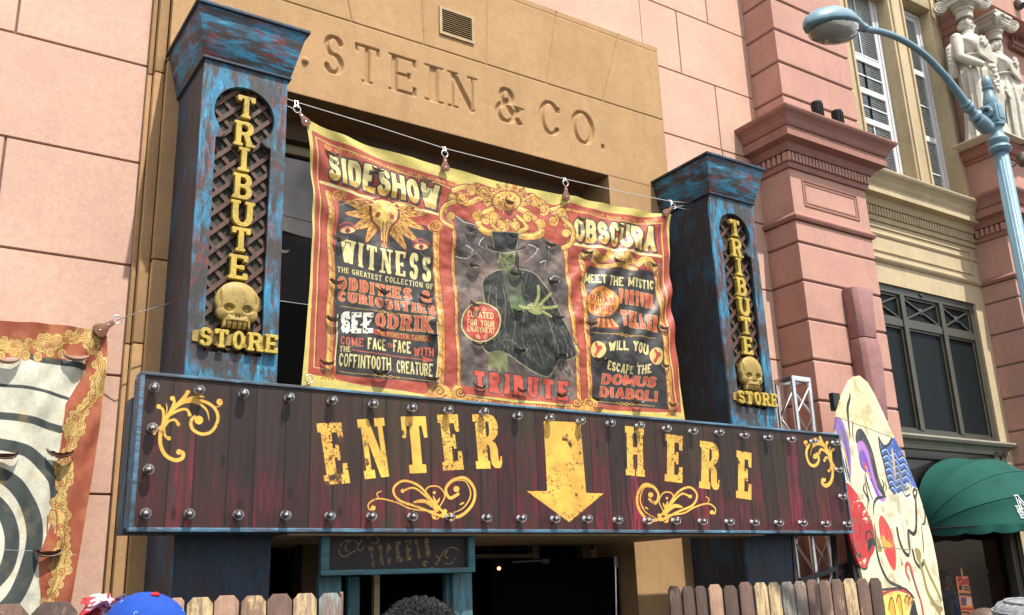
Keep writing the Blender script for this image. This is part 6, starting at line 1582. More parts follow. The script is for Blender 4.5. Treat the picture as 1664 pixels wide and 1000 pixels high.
# ================================================================ pink duct on the pilaster
Hh = lambda x, y: (1180+x/2.128, 270+y/2.128)
du = thing('duct', 'mauve painted metal duct with bent lower end on the rose pilaster front', 'duct', (10.6, P1-.1, 2.5))
def duct_sec(l_, r__, y): 
    pl, pr__ = at(*Hh(*l_), P1-.05), at(*Hh(*r__), P1-.05)
    return [(pl.x, P1-.01, pl.z), (pl.x, P1-.16, pl.z), (pl.x+.05, P1-.215, pl.z), (pr__.x-.06, P1-.22, pl.z), (pr__.x-.01, P1-.15, pl.z), (pr__.x, P1-.01, pl.z)]
def loft(secs):
    mb = MB(); n = len(secs[0]); vs = [v for s_ in secs for v in s_]
    fs = [(i*n+k, i*n+(k+1) % n, (i+1)*n+(k+1) % n, (i+1)*n+k) for i in range(len(secs)-1) for k in range(n)]
    mb.add(vs, fs + [tuple(range(n)), tuple(len(vs)-n+k for k in range(n))[::-1]]); return mb
M['mauve'] = plain('mauve_duct_paint', (.25,.115,.105), .5, 0, .15, 12)
loft([duct_sec((408,425),(476,425),0), duct_sec((424,520),(484,520),0), duct_sec((436,597),(492,597),0)]).build('upper_section', M['mauve'], du, bevel=.006)
loft([duct_sec((435,600),(494,600),0), duct_sec((440,640),(505,640),0), duct_sec((450,700),(514,700),0), duct_sec((462,760),(520,760),0), duct_sec((480,880),(530,880),0)]).build('lower_section', M['mauve'], du, bevel=.006)

# ================================================================ floodlights on the first cornice
def flood(label, px, py):
    base = at(px-12, py+18, P1-.18); o = thing('floodlight', label, 'floodlight', base, 'floodlights on the first pilaster cornice')
    m_ = MB(); c = at(px, py, P1-.22); ax = Vector((-.10,.0,1)).normalized()
    m_.lathe([(.001,-.11),(.058,-.11),(.062,-.10),(.072,.08),(.078,.085),(.078,.115),(.066,.115),(.062,.10),(.001,.09)], c, ax, 20); m_.build('housing', M['darksteel'], o, smooth='auto')
    f_ = MB()
    for k in range(10):
        t_ = 2*PI*k/10; d_ = Vector((math.cos(t_), math.sin(t_), 0)); f_.bar(c+d_*.066+Vector((.008,0,-.095)), c+d_*.076+Vector((-.008,0,.08)), .008, .016)
    f_.build('fins', M['darksteel'], o)
    b_ = MB(); b_.tube([base+Vector((-.05,.06,0)), base+Vector((.0,.02,.01)), c+Vector((0,.0,-.10))], .016, 8); b_.lathe([(.0,-.045),(.05,-.045),(.05,.02),(.0,.025)], base+Vector((-.06,.08,.0)), (0,0,1), 10); b_.build('bracket', M['ventpaint'], o)
flood('black floodlight on the cornice ledge, the nearer to the pilaster corner', 1329, 180); flood('black floodlight on the cornice ledge, the one farther right beside the pale pier', 1362, 194)

# ================================================================ shop front under the awning
sf = thing('shop_window', 'dark framed shop window below the green awning', 'shop window', (13, YB, 0))
t = MB(); ztop_ = zwb-.16
for px_a, px_b in ((1642,1650),(1654,1661)): t.box(xa(px_a,930,YB+.05), xa(px_b,930,YB+.05), YB-.03, YB+.1, 0, ztop_)
t.box(xw0-.3, xw1-.01, YB+.02, YB+.15, ztop_-.18, ztop_); t.box(xw0-.3, xw1, YB+.02, YB+.15, 0, .5)
t.build('frame', M['bronze'], sf, bevel=.006)
M['shopglass'] = _x = glass_dark('shop_glass', (.01,.01,.01), .02, .5)
gm = NM('shop_clear_glass'); _t = gm.n('ShaderNodeBsdfTransparent'); _t.inputs['Color'].default_value = (.62,.64,.64,1); _g2 = gm.n('ShaderNodeBsdfGlossy'); _g2.inputs['Roughness'].default_value = .03; _xx = gm.n('ShaderNodeMixShader'); _fr = gm.n('ShaderNodeFresnel'); _fr.inputs['IOR'].default_value = 1.35
gm.l(_fr.outputs['Fac'], _xx.inputs['Fac']); gm.l(_t.outputs[0], _xx.inputs[1]); gm.l(_g2.outputs[0], _xx.inputs[2]); gm.l(_xx.outputs[0], gm.t.nodes['Material Output'].inputs['Surface'])
t = MB(); t.add([(xw0-.3,YB+.085,.5),(xa(1640,930,YB+.05),YB+.085,.5),(xa(1640,930,YB+.05),YB+.085,ztop_-.18),(xw0-.3,YB+.085,ztop_-.18)], [(0,1,2,3)]); t.build('pane', gm.m, sf)
M['greyband'] = plain('grey_tan_paint', (.24,.20,.165), .7)
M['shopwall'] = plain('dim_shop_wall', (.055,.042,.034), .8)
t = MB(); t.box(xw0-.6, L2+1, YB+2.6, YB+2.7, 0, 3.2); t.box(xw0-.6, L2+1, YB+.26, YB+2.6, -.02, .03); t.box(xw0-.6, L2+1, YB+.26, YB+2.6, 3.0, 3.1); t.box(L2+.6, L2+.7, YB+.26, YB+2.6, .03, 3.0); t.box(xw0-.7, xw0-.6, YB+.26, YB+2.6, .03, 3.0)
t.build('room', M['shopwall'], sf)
t = MB(); t.box(R1+.1, xw1-.16, YB+.10, YB+.14, zwb-1.05, zwb-.345); t.build('sign_band', M['greyband'], sf)
t = MB(); zq = za(1560, 912, YB+1.2)
for k in range(3): t.box(xa(1535,930,YB+2)-.3+k*1.1, xa(1535,930,YB+2)+.7+k*1.1, YB+2.2, YB+2.59, .8+.55*k, .85+.55*k)
t.build('shelf', M['dark'], sf)
PYY = YB+.075
pz = lambda x, y: (1480+x/3.7, 730+y/3.7)
c1_, c2_ = at(*pz(275,765), PYY), at(*pz(375,992), PYY); px0_, px1_ = at(*pz(287,880), PYY).x, at(*pz(363,880), PYY).x; pzt0, pzt1 = c2_.z, at(*pz(312,766), PYY).z
pc_ = plane_canvas(PYY, px0_, px1_, pzt0, pzt1, 220, h2(222,132,72))
Q = lambda *P: [pz(*p) for p in P]
pc_.poly(Q((280,770),(352,772),(362,850),(290,850)), h2(226,150,70)); pc_.stroke(Q((286,790),(300,780),(320,795),(345,785)), 4, h2(176,50,44)); pc_.stroke(Q((292,815),(330,805),(350,815)), 3, h2(176,50,44)); pc_.ellipse(pz(300,835), 3, 4, h2(40,40,44)); pc_.stroke(Q((320,825),(350,835)), 2, h2(50,50,60)); pc_.stroke(Q((318,842),(352,850)), 1.6, h2(50,50,60))
pc_.stroke(Q((295,872),(362,876)), 2.4, h2(80,44,40), 0); pc_.poly(Q((300,890),(366,892),(370,940),(304,940)), h2(170,120,130))
for k in range(4): pc_.stroke(Q((304,898+k*12),(330+8*(k % 2),899+k*12)), 1.4, h2(60,50,90), 0); pc_.stroke(Q((338,899+k*12),(364,901+k*12)), 1.4, h2(226,190,150), 0)
pc_.stroke(Q((306,960),(368,964)), 2.6, h2(180,60,44), 0); pc_.stroke(Q((308,980),(350,984)), 1.6, h2(60,40,40), 0)
mp = grid_mesh('poster', np.array([[(px0_, PYY, pzt1), (px1_, PYY, pzt1)], [(px0_, PYY, pzt0), (px1_, PYY, pzt0)]], float)); po = link_mesh('poster', mp, image_mat('poster_print', pc_.image('poster_paint'), .5)); tag(po, 'tall narrow orange printed poster taped inside the shop window under the awning', 'poster')

# ================================================================ green hood awning
AX0, AX1 = 12.05, 14.55; axc = (AX0+AX1)/2; aa = (AX1-AX0)/2
zaw = za(1600, 850, YB-1.15); hh_ = za(1577, 745, YB-.05) - zaw; bb_ = 1.25
aw = thing('awning', 'dark green fabric hood awning with scalloped edge over the shop window', 'awning', (axc, YB, zaw))
NPH, NTH = 48, 36
def awn(ph, th):
    sp_ = math.sin(ph)**.72; k = (th/(PI/2)*4) % 1; sag = 1-.035*math.sin(PI*k)
    return (axc - aa*math.cos(ph)*(1.0), YB-.01 - bb_*sp_*math.cos(th)*sag, zaw + hh_*sp_*math.sin(th)*sag)
Pg = np.array([[awn(PI*i/NPH, PI/2*(1-j/NTH)) for i in range(NPH+1)] for j in range(NTH+1)])
gm_ = NM('green_canvas', .82, spec=.15); gm_.color(gm_.ramp(gm_.noise(3, 5, .6), [(.3, (.008,.055,.043)), (.7, (.011,.072,.056))])); gm_.bump(gm_.noise(300, 2, .5), .15, .002); M['green'] = gm_.m
link_mesh('canopy', grid_mesh('canopy', Pg, False), M['green'], aw, smooth=True)
rbm = MB()
for k in range(1, 4): rbm.tube([Vector(awn(PI*i/NPH, PI/2*k/4)) for i in range(NPH+1)], .007, 6)
rbm.build('seam', M['green'], aw, smooth=True)
vl = []; nv = 160
for i in range(nv+1):
    p = awn(PI*(.02+.96*i/nv), 0); sc_ = .085+.030*abs(math.sin(i/nv*PI*10)); wv = .010*math.sin(i/nv*PI*20)
    vl.append([(p[0], p[1]-.002+wv*0, p[2]+.004), (p[0], p[1]-.004+wv, p[2]-sc_*.6), (p[0], p[1]-.002+wv*1.6, p[2]-sc_)])
link_mesh('valance', grid_mesh('valance', np.array(vl).transpose(1, 0, 2), False), M['green'], aw, smooth=True)
whm = plain('white_print', (.62,.66,.64), .6)
def emblem(ch, px, py, hgt_, wd_):
    # letters printed on the front gore of the hood
    r0 = ray(px, py); best = None
    for i in range(NPH*2+1):
        for j in range(60):
            p = awn(PI*i/(NPH*2), PI/2*j/60); e = (p[0]/p[1]-r0[0])**2 + ((p[2]-EYE)/p[1]-r0[2])**2
            if p[1] < YB-.4 and (best is None or e < best[0]): best = (e, i, j)
    ph, th = PI*best[1]/(NPH*2), PI/2*best[2]/60; p = Vector(awn(ph, th)); du_ = (Vector(awn(ph+.03, th))-p).normalized(); dv_ = (Vector(awn(ph, th+.03))-p).normalized(); nn_ = du_.cross(dv_).normalized()
    st = Style(.16,.12,1,.3,.08); W = gwidth(ch, st); D_ = 1/48
    gx_ = np.arange(-.2, W+.2, D_); gy_ = np.arange(-.15, 1.15, D_); sd_ = gsdf(ch, st, gx_[None,:], gy_[:,None])
    sd_ = np.abs(sd_)-.028
    me = solid([[(x*wd_/W, y*hgt_) for x, y in lp_] for lp_ in contours(sd_, gx_[0], gy_[0], D_)], .004)
    me.transform(Matrix(((du_.x, dv_.x, nn_.x, p.x+nn_.x*-.016), (du_.y, dv_.y, nn_.y, p.y-.016), (du_.z, dv_.z, nn_.z, p.z), (0,0,0,1)))); link_mesh('emblem', me, whm, aw)
emblem('M', 1654, 829, .19, .22); emblem('R', 1653, 836, .10, .08); emblem('E', 1657, 845, .10, .08)
fr3 = MB(); fr3.tube([Vector(awn(PI*i/NPH, 0))+Vector((0,.02,-.005)) for i in range(NPH+1)], .015, 6); fr3.build('hoop', M['darksteel'], aw)
# ================================================================ street lamp
LY_ = 4.0
M['lampblue'] = plain('pale_blue_lamp_paint', (.13,.225,.275), .42, 0, .14, 14)
sl_ = thing('street_lamp', 'pale blue fluted street lamp with acorn finial and curved arm', 'street lamp', (at(1640,320,LY_).x, LY_, 0))
xl_ = at(1634, 290, LY_).x
zl = lambda py, px=1630: za(px, py, LY_)
def mm(px): return px*0.0056                                         # size of one photo pixel at the lamp
z_top = zl(248, 1628)
p = MB(); p.lathe([(.24,0),(.24,.25),(.19,.32),(.17,.9),(.15,1.0)], (xl_, LY_, 0), (0,0,1), 24); p.build('base', M['lampblue'], sl_, smooth='auto')
p = MB(); p.lathe([(.085,1.0),(.074,2.0),(.064,z_top)], (xl_, LY_, 0), (0,0,1), 64, lambda t, h: 1-.10*(.5+.5*math.cos(16*t))); p.build('pole', M['lampblue'], sl_, smooth=True)
p = MB(); zc_ = z_top
p.lathe([(.066,-.02),(.090,.0),(.100,.025),(.09,.045),(.075,.06),(.092,.09),(.094,.11),(.065,.15),(.055,.19),(.055,.23),(.08,.25),(.08,.27)], (xl_, LY_, zc_), (0,0,1), 28); p.build('collar', M['lampblue'], sl_, smooth='auto')
p = MB(); bz_ = zc_+.272; p.box(xl_-.075, xl_+.075, LY_-.075, LY_+.075, bz_, bz_+.19); nb = p.build('arm_box', M['lampblue'], sl_, bevel=.012)
p = MB(); p.box(xl_-.045, xl_+.045, LY_-.082, LY_-.0755, bz_+.03, bz_+.16); p.build('box_panel', M['lampblue'], nb, bevel=.004)
p = MB()
for sx_ in (-1, 1):
    p = MB()
    for k in range(7):
        t = k/7*2*PI; c = Vector((xl_+sx_*.092, LY_, bz_+.09)); r_ = .06*(1-.08*k)
        p.tube([c+Vector((sx_*.012*math.sin(u*3), r_*math.cos(t+u)*(.9), r_*math.sin(t+u))) for u in np.linspace(0, 1.6, 6)], [.02*(1-.12*i) for i in range(6)], 6)
    p.build('scroll_leaf', M['lampblue'], nb, smooth=True)

p = MB(); p.lathe([(.05,0),(.062,.012),(.064,.04),(.052,.09),(.037,.14),(.034,.16),(.048,.168),(.05,.185),(.036,.19),(.042,.205),(.045,.23),(.040,.265),(.026,.295),(.010,.312),(0,.316)], (xl_, LY_, bz_+.191), (0,0,1), 24); p.build('finial', M['lampblue'], sl_, smooth='auto')
arm = [(1607,212),(1586,190),(1570,170),(1552,145),(1530,118),(1505,92),(1478,72),(1450,58),(1425,50.5),(1402,47)]
ap = spline([tuple(at(x, y, LY_)) for x, y in arm], 6); ap = [Vector(v) for v in ap]
p = MB(); p.tube(ap, [.042-.014*min(1, i/len(ap)*1.6) for i in range(len(ap))], 16); p.build('arm', M['lampblue'], sl_, smooth=True)
p = MB()
for f0, r0, ln in ((.03,.066,.14),(.12,.060,.03),(.19,.052,.03),(.23,.048,.02)):
    i = int(f0*len(ap)); d = (ap[i+1]-ap[i]).normalized(); p.lathe([(.045,-.01),(r0,0),(r0*1.05,ln/2),(r0*.9,ln),(.04,ln+.01)], ap[i], d, 20)
p.build('arm_collar', M['lampblue'], sl_, smooth='auto')
# cobra head
h0, h1 = at(1405,47,LY_), at(1312,38,LY_); hd_ = (h1-h0); HL = hd_.length; hx = hd_.normalized(); hy = Vector((0,1,0)); hz_ = hx.cross(hy) ; hz_ = hz_ if hz_.z > 0 else -hz_
prof = [(0,.045,.04,.045),(.08,.05,.06,.05),(.2,.09,.09,.06),(.4,.145,.135,.07),(.6,.165,.15,.075),(.8,.14,.125,.07),(.93,.085,.08,.055),(1,.02,.02,.02)]
vs = []; n = 24
for (t, wd_, up_, dn_) in prof:
    for k in range(n):
        a = 2*PI*k/n; z = math.sin(a); vs.append(h0+hx*HL*t + hy*wd_*math.cos(a) + hz_*(up_*z if z > 0 else dn_*z*.45))
fs = [(i*n+k, i*n+(k+1) % n, (i+1)*n+(k+1) % n, (i+1)*n+k) for i in range(len(prof)-1) for k in range(n)] + [tuple(range(n)), tuple((len(prof)-1)*n+k for k in range(n))]
p = MB(); p.add(vs, fs); hdO = p.build('lamp_head', M['lampblue'], sl_, smooth=True)
m = NM('lamp_lens', .12, spec=.8); m.b.inputs['Transmission Weight'].default_value = .55; m.color((.42,.40,.34)); 
vs = []
for (t, q_) in ((.28,.0),(.30,.55),(.36,.85),(.5,1),(.65,1.04),(.8,.86),(.88,.5),(.9,0)):
    wd_ = np.interp(t, [x[0] for x in prof], [x[1] for x in prof])*.9
    for k in range(13):
        a = PI*k/12; vs.append(h0+hx*HL*t + hy*wd_*math.cos(a)*min(1, q_*1.2) - hz_*(.030+.115*q_*math.sin(a)))
p = MB(); p.add(vs, [(i*13+k, i*13+k+1, (i+1)*13+k+1, (i+1)*13+k) for i in range(7) for k in range(12)]); p.build('lens', m.m, hdO, smooth=True)

# ================================================================ fused sculpted bodies
def fuse(mb, voxel, smooth_it=6):
    me = bpy.data.meshes.new('tmp'); me.from_pydata(mb.v, [], mb.f); me.update()
    bm = bmesh.new(); bm.from_mesh(me); bmesh.ops.recalc_face_normals(bm, faces=bm.faces); bm.to_mesh(me); bm.free()
    o = bpy.data.objects.new('tmp', me); COL.objects.link(o)
    r_ = o.modifiers.new('r', 'REMESH'); r_.mode = 'VOXEL'; r_.voxel_size = voxel
    if smooth_it:
        s_ = o.modifiers.new('s', 'SMOOTH'); s_.iterations = smooth_it; s_.factor = .5
    dg = bpy.context.evaluated_depsgraph_get(); dg.update()
    out = bpy.data.meshes.new_from_object(o.evaluated_get(dg)); bpy.data.objects.remove(o); bpy.data.meshes.remove(me); return out
def ellipsoid(mb, c, rx, ry, rz, n=20, rot=None):
    c = Vector(c); vs = []; m = n//2
    for i in range(m+1):
        th = PI*i/m
        for k in range(n):
            v = Vector((rx*math.sin(th)*math.cos(2*PI*k/n), ry*math.sin(th)*math.sin(2*PI*k/n), rz*math.cos(th)))
            vs.append(c + (rot @ v if rot else v))
    mb.add(vs, [(i*n+k, i*n+(k+1) % n, (i+1)*n+(k+1) % n, (i+1)*n+k) for i in range(m) for k in range(n)])
def head_shape(mb, c, s, yaw, tilt=0.0, ears=True):
    """head of height 0.23*s looking along -y before yaw"""
    Rm = Matrix.Rotation(yaw, 3, 'Z') @ Matrix.Rotation(-tilt, 3, 'X'); c = Vector(c)
    T = lambda x, y, z: c + Rm @ (Vector((x, y, z))*s)
    ellipsoid(mb, T(0,.012,.02), .074*s, .094*s, .098*s, 24, Rm); ellipsoid(mb, T(0,-.020,-.045), .056*s, .066*s, .070*s, 20, Rm)
    ellipsoid(mb, T(0,-.062,-.088), .026*s, .024*s, .022*s, 12, Rm)                       # chin
    mb.tube([T(0,-.080,.018), T(0,-.098,-.012), T(0,-.108,-.030)], [.008*s,.011*s,.014*s], 10); ellipsoid(mb, T(0,-.100,-.034), .017*s, .012*s, .010*s, 12, Rm)   # nose
    for sx_ in (-1, 1):
        ellipsoid(mb, T(sx_*.032,-.074,.026), .024*s, .014*s, .010*s, 12, Rm)               # brow
        ellipsoid(mb, T(sx_*.040,-.058,-.030), .022*s, .020*s, .020*s, 12, Rm)              # cheek
        ellipsoid(mb, T(sx_*.031,-.076,.006), .014*s, .010*s, .009*s, 12, Rm)               # eye
        if ears: ellipsoid(mb, T(sx_*.076,.012,-.008), .010*s, .022*s, .034*s, 12, Rm)
    ellipsoid(mb, T(0,-.087,-.058), .024*s, .010*s, .006*s, 12, Rm); ellipsoid(mb, T(0,-.084,-.069), .020*s, .010*s, .007*s, 12, Rm)   # lips
    return T

# ================================================================ caryatids
M['plaster'] = stucco('white_plaster', (.50,.465,.39), .84, 5, .15, .2, .7)
def caryatid(label, X, Y, zb, zt_head, face, turn, arm_side, garland):
    H = zt_head - zb
    t = thing('caryatid', label, 'statue', (X, Y, zb), 'draped statues on the pedestal')
    mb = MB(); s = H
    c0 = Vector((X, Y, zb)); Rz = Matrix.Rotation(turn, 3, 'Z')
    W = lambda x, y, h: c0 + Rz @ Vector((x*s, y*s, h*s))
    prof = [(0,.150,.120),(.03,.152,.124),(.15,.140,.112),(.30,.130,.104),(.42,.132,.106),(.52,.136,.106),(.60,.118,.094),(.66,.106,.088),(.72,.118,.098),(.77,.128,.094),(.81,.118,.072),(.835,.07,.055),(.85,.042,.042),(.875,.040,.042)]
    hs = np.linspace(0, .875, 70); n = 96; vs = []
    for h in hs:
        rx = np.interp(h, [q[0] for q in prof], [q[1] for q in prof]); ry = np.interp(h, [q[0] for q in prof], [q[2] for q in prof])
        amp = .085*np.clip((.62-h)/.15, 0, 1) + .030*np.clip((.80-h)/.1, 0, 1)
        for k in range(n):
            a = 2*PI*k/n
            f_ = 1 + amp*(math.sin(15*a+1.2*math.sin(h*7)+face)*.6 + .4*math.sin(26*a+2*math.sin(h*5+1))) + (.05*math.sin(3*a+h*9) if h < .6 else 0)
            knee = .020*math.exp(-((h-.36)/.10)**2)*max(0, math.cos(a+PI/2-.5))
            vs.append(W((rx*f_+knee)*math.cos(a) + .012*math.sin(h*4), (ry*f_+knee)*math.sin(a), h))
    m_ = len(hs); mb.add(vs, [(i*n+k, i*n+(k+1) % n, (i+1)*n+(k+1) % n, (i+1)*n+k) for i in range(m_-1) for k in range(n)] + [tuple(range(n)), tuple((m_-1)*n+k for k in range(n))])
    for q in (-1, 1): ellipsoid(mb, W(q*.050,-.082,.715), .040*s, .034*s, .040*s, 14)
    hs_ = s*.50; T = head_shape(mb, W(.0,-.005,.925), hs_/1.0*1.05, turn+face, -.05, False)
    # hair rolled round the head
    for k in range(12):
        a = PI*(-.05+1.1*k/11); ellipsoid(mb, T(.078*math.cos(a), .005-.01*math.sin(a), .012+.088*math.sin(a)), .020*hs_, .034*hs_, .020*hs_, 10)
    ellipsoid(mb, T(0,.085,-.01), .05*hs_, .04*hs_, .055*hs_, 12)
    # arms: shoulder, elbow, wrist, open hand
    for q in (-1, 1):
        sh_ = W(q*.130,.0,.795)
        if q == arm_side: el, wr, hd__ = W(q*.165,-.03,.625), W(q*.070,-.125,.535), W(q*.030,-.140,.520)
        else: el, wr, hd__ = W(q*.168,.01,.63), W(q*.150,-.05,.50), W(q*.142,-.065,.465)
        mb.tube([sh_, sh_.lerp(el,.5), el, el.lerp(wr,.4), wr], [.042*s,.038*s,.032*s,.031*s,.021*s], 14); ellipsoid(mb, sh_, .045*s, .042*s, .042*s, 14)
        d_ = (hd__-wr).normalized(); ellipsoid(mb, hd__, .022*s, .016*s, .026*s, 12)
        sd = d_.cross(Vector((0,1,0))).normalized() if abs(d_.y) < .9 else Vector((1,0,0))
        for j in range(4): b_ = hd__+d_*.018*s+sd*(j-1.5)*.0095*s; mb.tube([b_, b_+d_*.020*s, b_+d_*.034*s+Vector((0,.006*s,-.008*s))], .0058*s, 6)
        b_ = hd__+sd*.02*s; mb.tube([b_, b_+d_*.016*s+sd*.010*s, b_+d_*.028*s+sd*.008*s], .0065*s, 6)
    # swags of cloth over the chest, shoulder and hip
    for k in range(6):
        u = k/5; mb.tube([W(-.125+.01*k,-.02-.015*k,.80-.012*k), W(-.06,-.105,.735-.020*k), W(.02,-.115,.700-.022*k), W(.09,-.085,.715-.020*k), W(.125,-.02,.755-.014*k)], [.008*s,.011*s,.012*s,.011*s,.008*s], 8)
    for k in range(5): mb.tube([W(-arm_side*-.13*1.0,.0+.012*k,.80-.01*k), W(arm_side*.185,.035,.72-.03*k), W(arm_side*.165,.03+.01*k,.60-.02*k), W(arm_side*.11,.05,.53)], [.012*s,.022*s,.020*s,.010*s], 8)
    mb.tube([W(.118*math.cos(a), .096*math.sin(a), .652) for a in np.linspace(0, 2*PI, 25)], .010*s, 8)
    if garland:
        for k in range(22): u = k/21; ellipsoid(mb, W(-.02+.01*math.sin(k*2.1), -.150+.01*math.cos(k*1.7), .53-.20*u), .016*s, .014*s, .016*s, 8)
    for k in range(16): a = 2*PI*k/16; ellipsoid(mb, W(.03*math.cos(k*2.4)*math.sqrt(k/16)*1.2-.02, -.125, .735+.03*math.sin(k*2.4)*math.sqrt(k/16)*1.2), .012*s, .012*s, .012*s, 8)
    me = fuse(mb, .0105, 2); link_mesh('figure', me, M['plaster'], t, smooth=True)
    pl = MB(); pl.box(X-.20*s, X+.20*s, Y-.17*s, Y+.16*s, zb-.001, zb+.025); pl.build('plinth', M['plaster'], t, bevel=.005)
    # ionic capital
    cz_ = zb+H*.985; c = Vector((X, Y, cz_)); k_ = s*.195
    ca_ = MB()
    ca_.lathe([(.30*k_,0),(.30*k_,.24*k_),(.36*k_,.28*k_),(.36*k_,.34*k_),(.30*k_,.38*k_),(.44*k_,.52*k_),(.44*k_,.58*k_)], c, (0,0,1), 48, lambda a, h: 1-.07*(.5+.5*math.cos(16*a)) if h < .27*k_ else 1-.06*(.5+.5*math.cos(12*a)) if h > .39*k_ else 1)
    z1_ = cz_+.52*k_; ca_.box(X-.50*k_, X+.50*k_, Y-.46*k_, Y+.46*k_, z1_, z1_+.20*k_); ca_.box(X-.60*k_, X+.60*k_, Y-.56*k_, Y+.56*k_, z1_+.36*k_, z1_+.46*k_); ca_.box(X-.54*k_, X+.54*k_, Y-.50*k_, Y+.50*k_, z1_+.20*k_, z1_+.36*k_)
    for sx_ in (-1, 1):
        for sy_ in (-1, 1):
            vx, vy = X+sx_*.56*k_, Y+sy_*.52*k_; dd = Vector((sx_, sy_, 0)).normalized(); e1 = Vector((-dd.y, dd.x, 0)); vz = z1_+.04*k_
            ca_.lathe([(.0,-.09*k_),(.23*k_,-.09*k_),(.23*k_,.09*k_),(.0,.09*k_)], (vx, vy, vz), e1, 20)
            for e2 in (-1, 1): ca_.tube([Vector((vx, vy, vz)) + e1*e2*.095*k_ + (dd*math.cos(u) + Vector((0,0,1))*math.sin(u))*(.20*k_*(1-u/14)) for u in np.linspace(.5, 12.5, 40)], .026*k_, 6)
    for k in range(7): ellipsoid(ca_, (X-.40*k_+k*.133*k_, Y-.47*k_, z1_+.08*k_), .05*k_, .05*k_, .07*k_, 8)
    for k in range(5): a = PI*k/4; ca_.tube([(X, Y-.56*k_, z1_+.30*k_), (X+.12*k_*math.cos(a), Y-.60*k_, z1_+.30*k_+.14*k_*math.sin(a))], [.03*k_,.012*k_], 6)
    ca_.build('capital', M['plaster'], t, smooth='auto')
SYs = P1+.12
x1_ = xa(1583, 110, SYs); x2_ = xa(1629, 130, SYs)
caryatid('white draped female statue with bent arm holding a garland, nearest the blue lamp arm', x1_, SYs, pzt+.001, za(1577, 34, SYs), .75, -.15, -1, True)
caryatid('white draped female statue in profile at the photo edge, right of the garland statue', x2_, SYs, pzt+.001, za(1618, 66, SYs), 1.15, .1, 1, False)
# small dark lamps near the statues
def spot(label, p, d, r_, ln):
    o = thing('spotlight', label, 'spotlight', p); d = Vector(d).normalized()
    m_ = MB(); m_.lathe([(.0,0),(r_*.75,0),(r_,ln*.15),(r_,ln),(r_*.88,ln),(r_*.8,ln*.85),(0,ln*.8)], p, d, 20); m_.build('housing', M['spotpaint'], o, smooth='auto')
    return o
M['spotpaint'] = plain('taupe_lamp_paint', (.11,.095,.075), .45, .2)
p = at(1664, 262, P1-.35); o = spot('round taupe spotlight on a thin arm in front of the statue pedestal', p + Vector((-.02,.0,.10)), (-.2,-.3,-1), .11, .17)
m_ = MB(); m_.tube([p+Vector((-.02,.0,.06)), at(1648,270,P1-.2), at(1632,276,P1-.02)], .010, 6); m_.build('arm', M['darksteel'], o)
p = at(1652, 8, P1+.1); o = spot('small taupe spotlight under the top edge above the second statue', p + Vector((.02,0,.08)), (.1,-.5,-1), .10, .16)
m_ = MB(); m_.tube([p+Vector((0,0,.08)), p+Vector((-.12,.05,.02)), p+Vector((-.28,.09,-.06))], .010, 6); m_.build('arm', M['darksteel'], o)

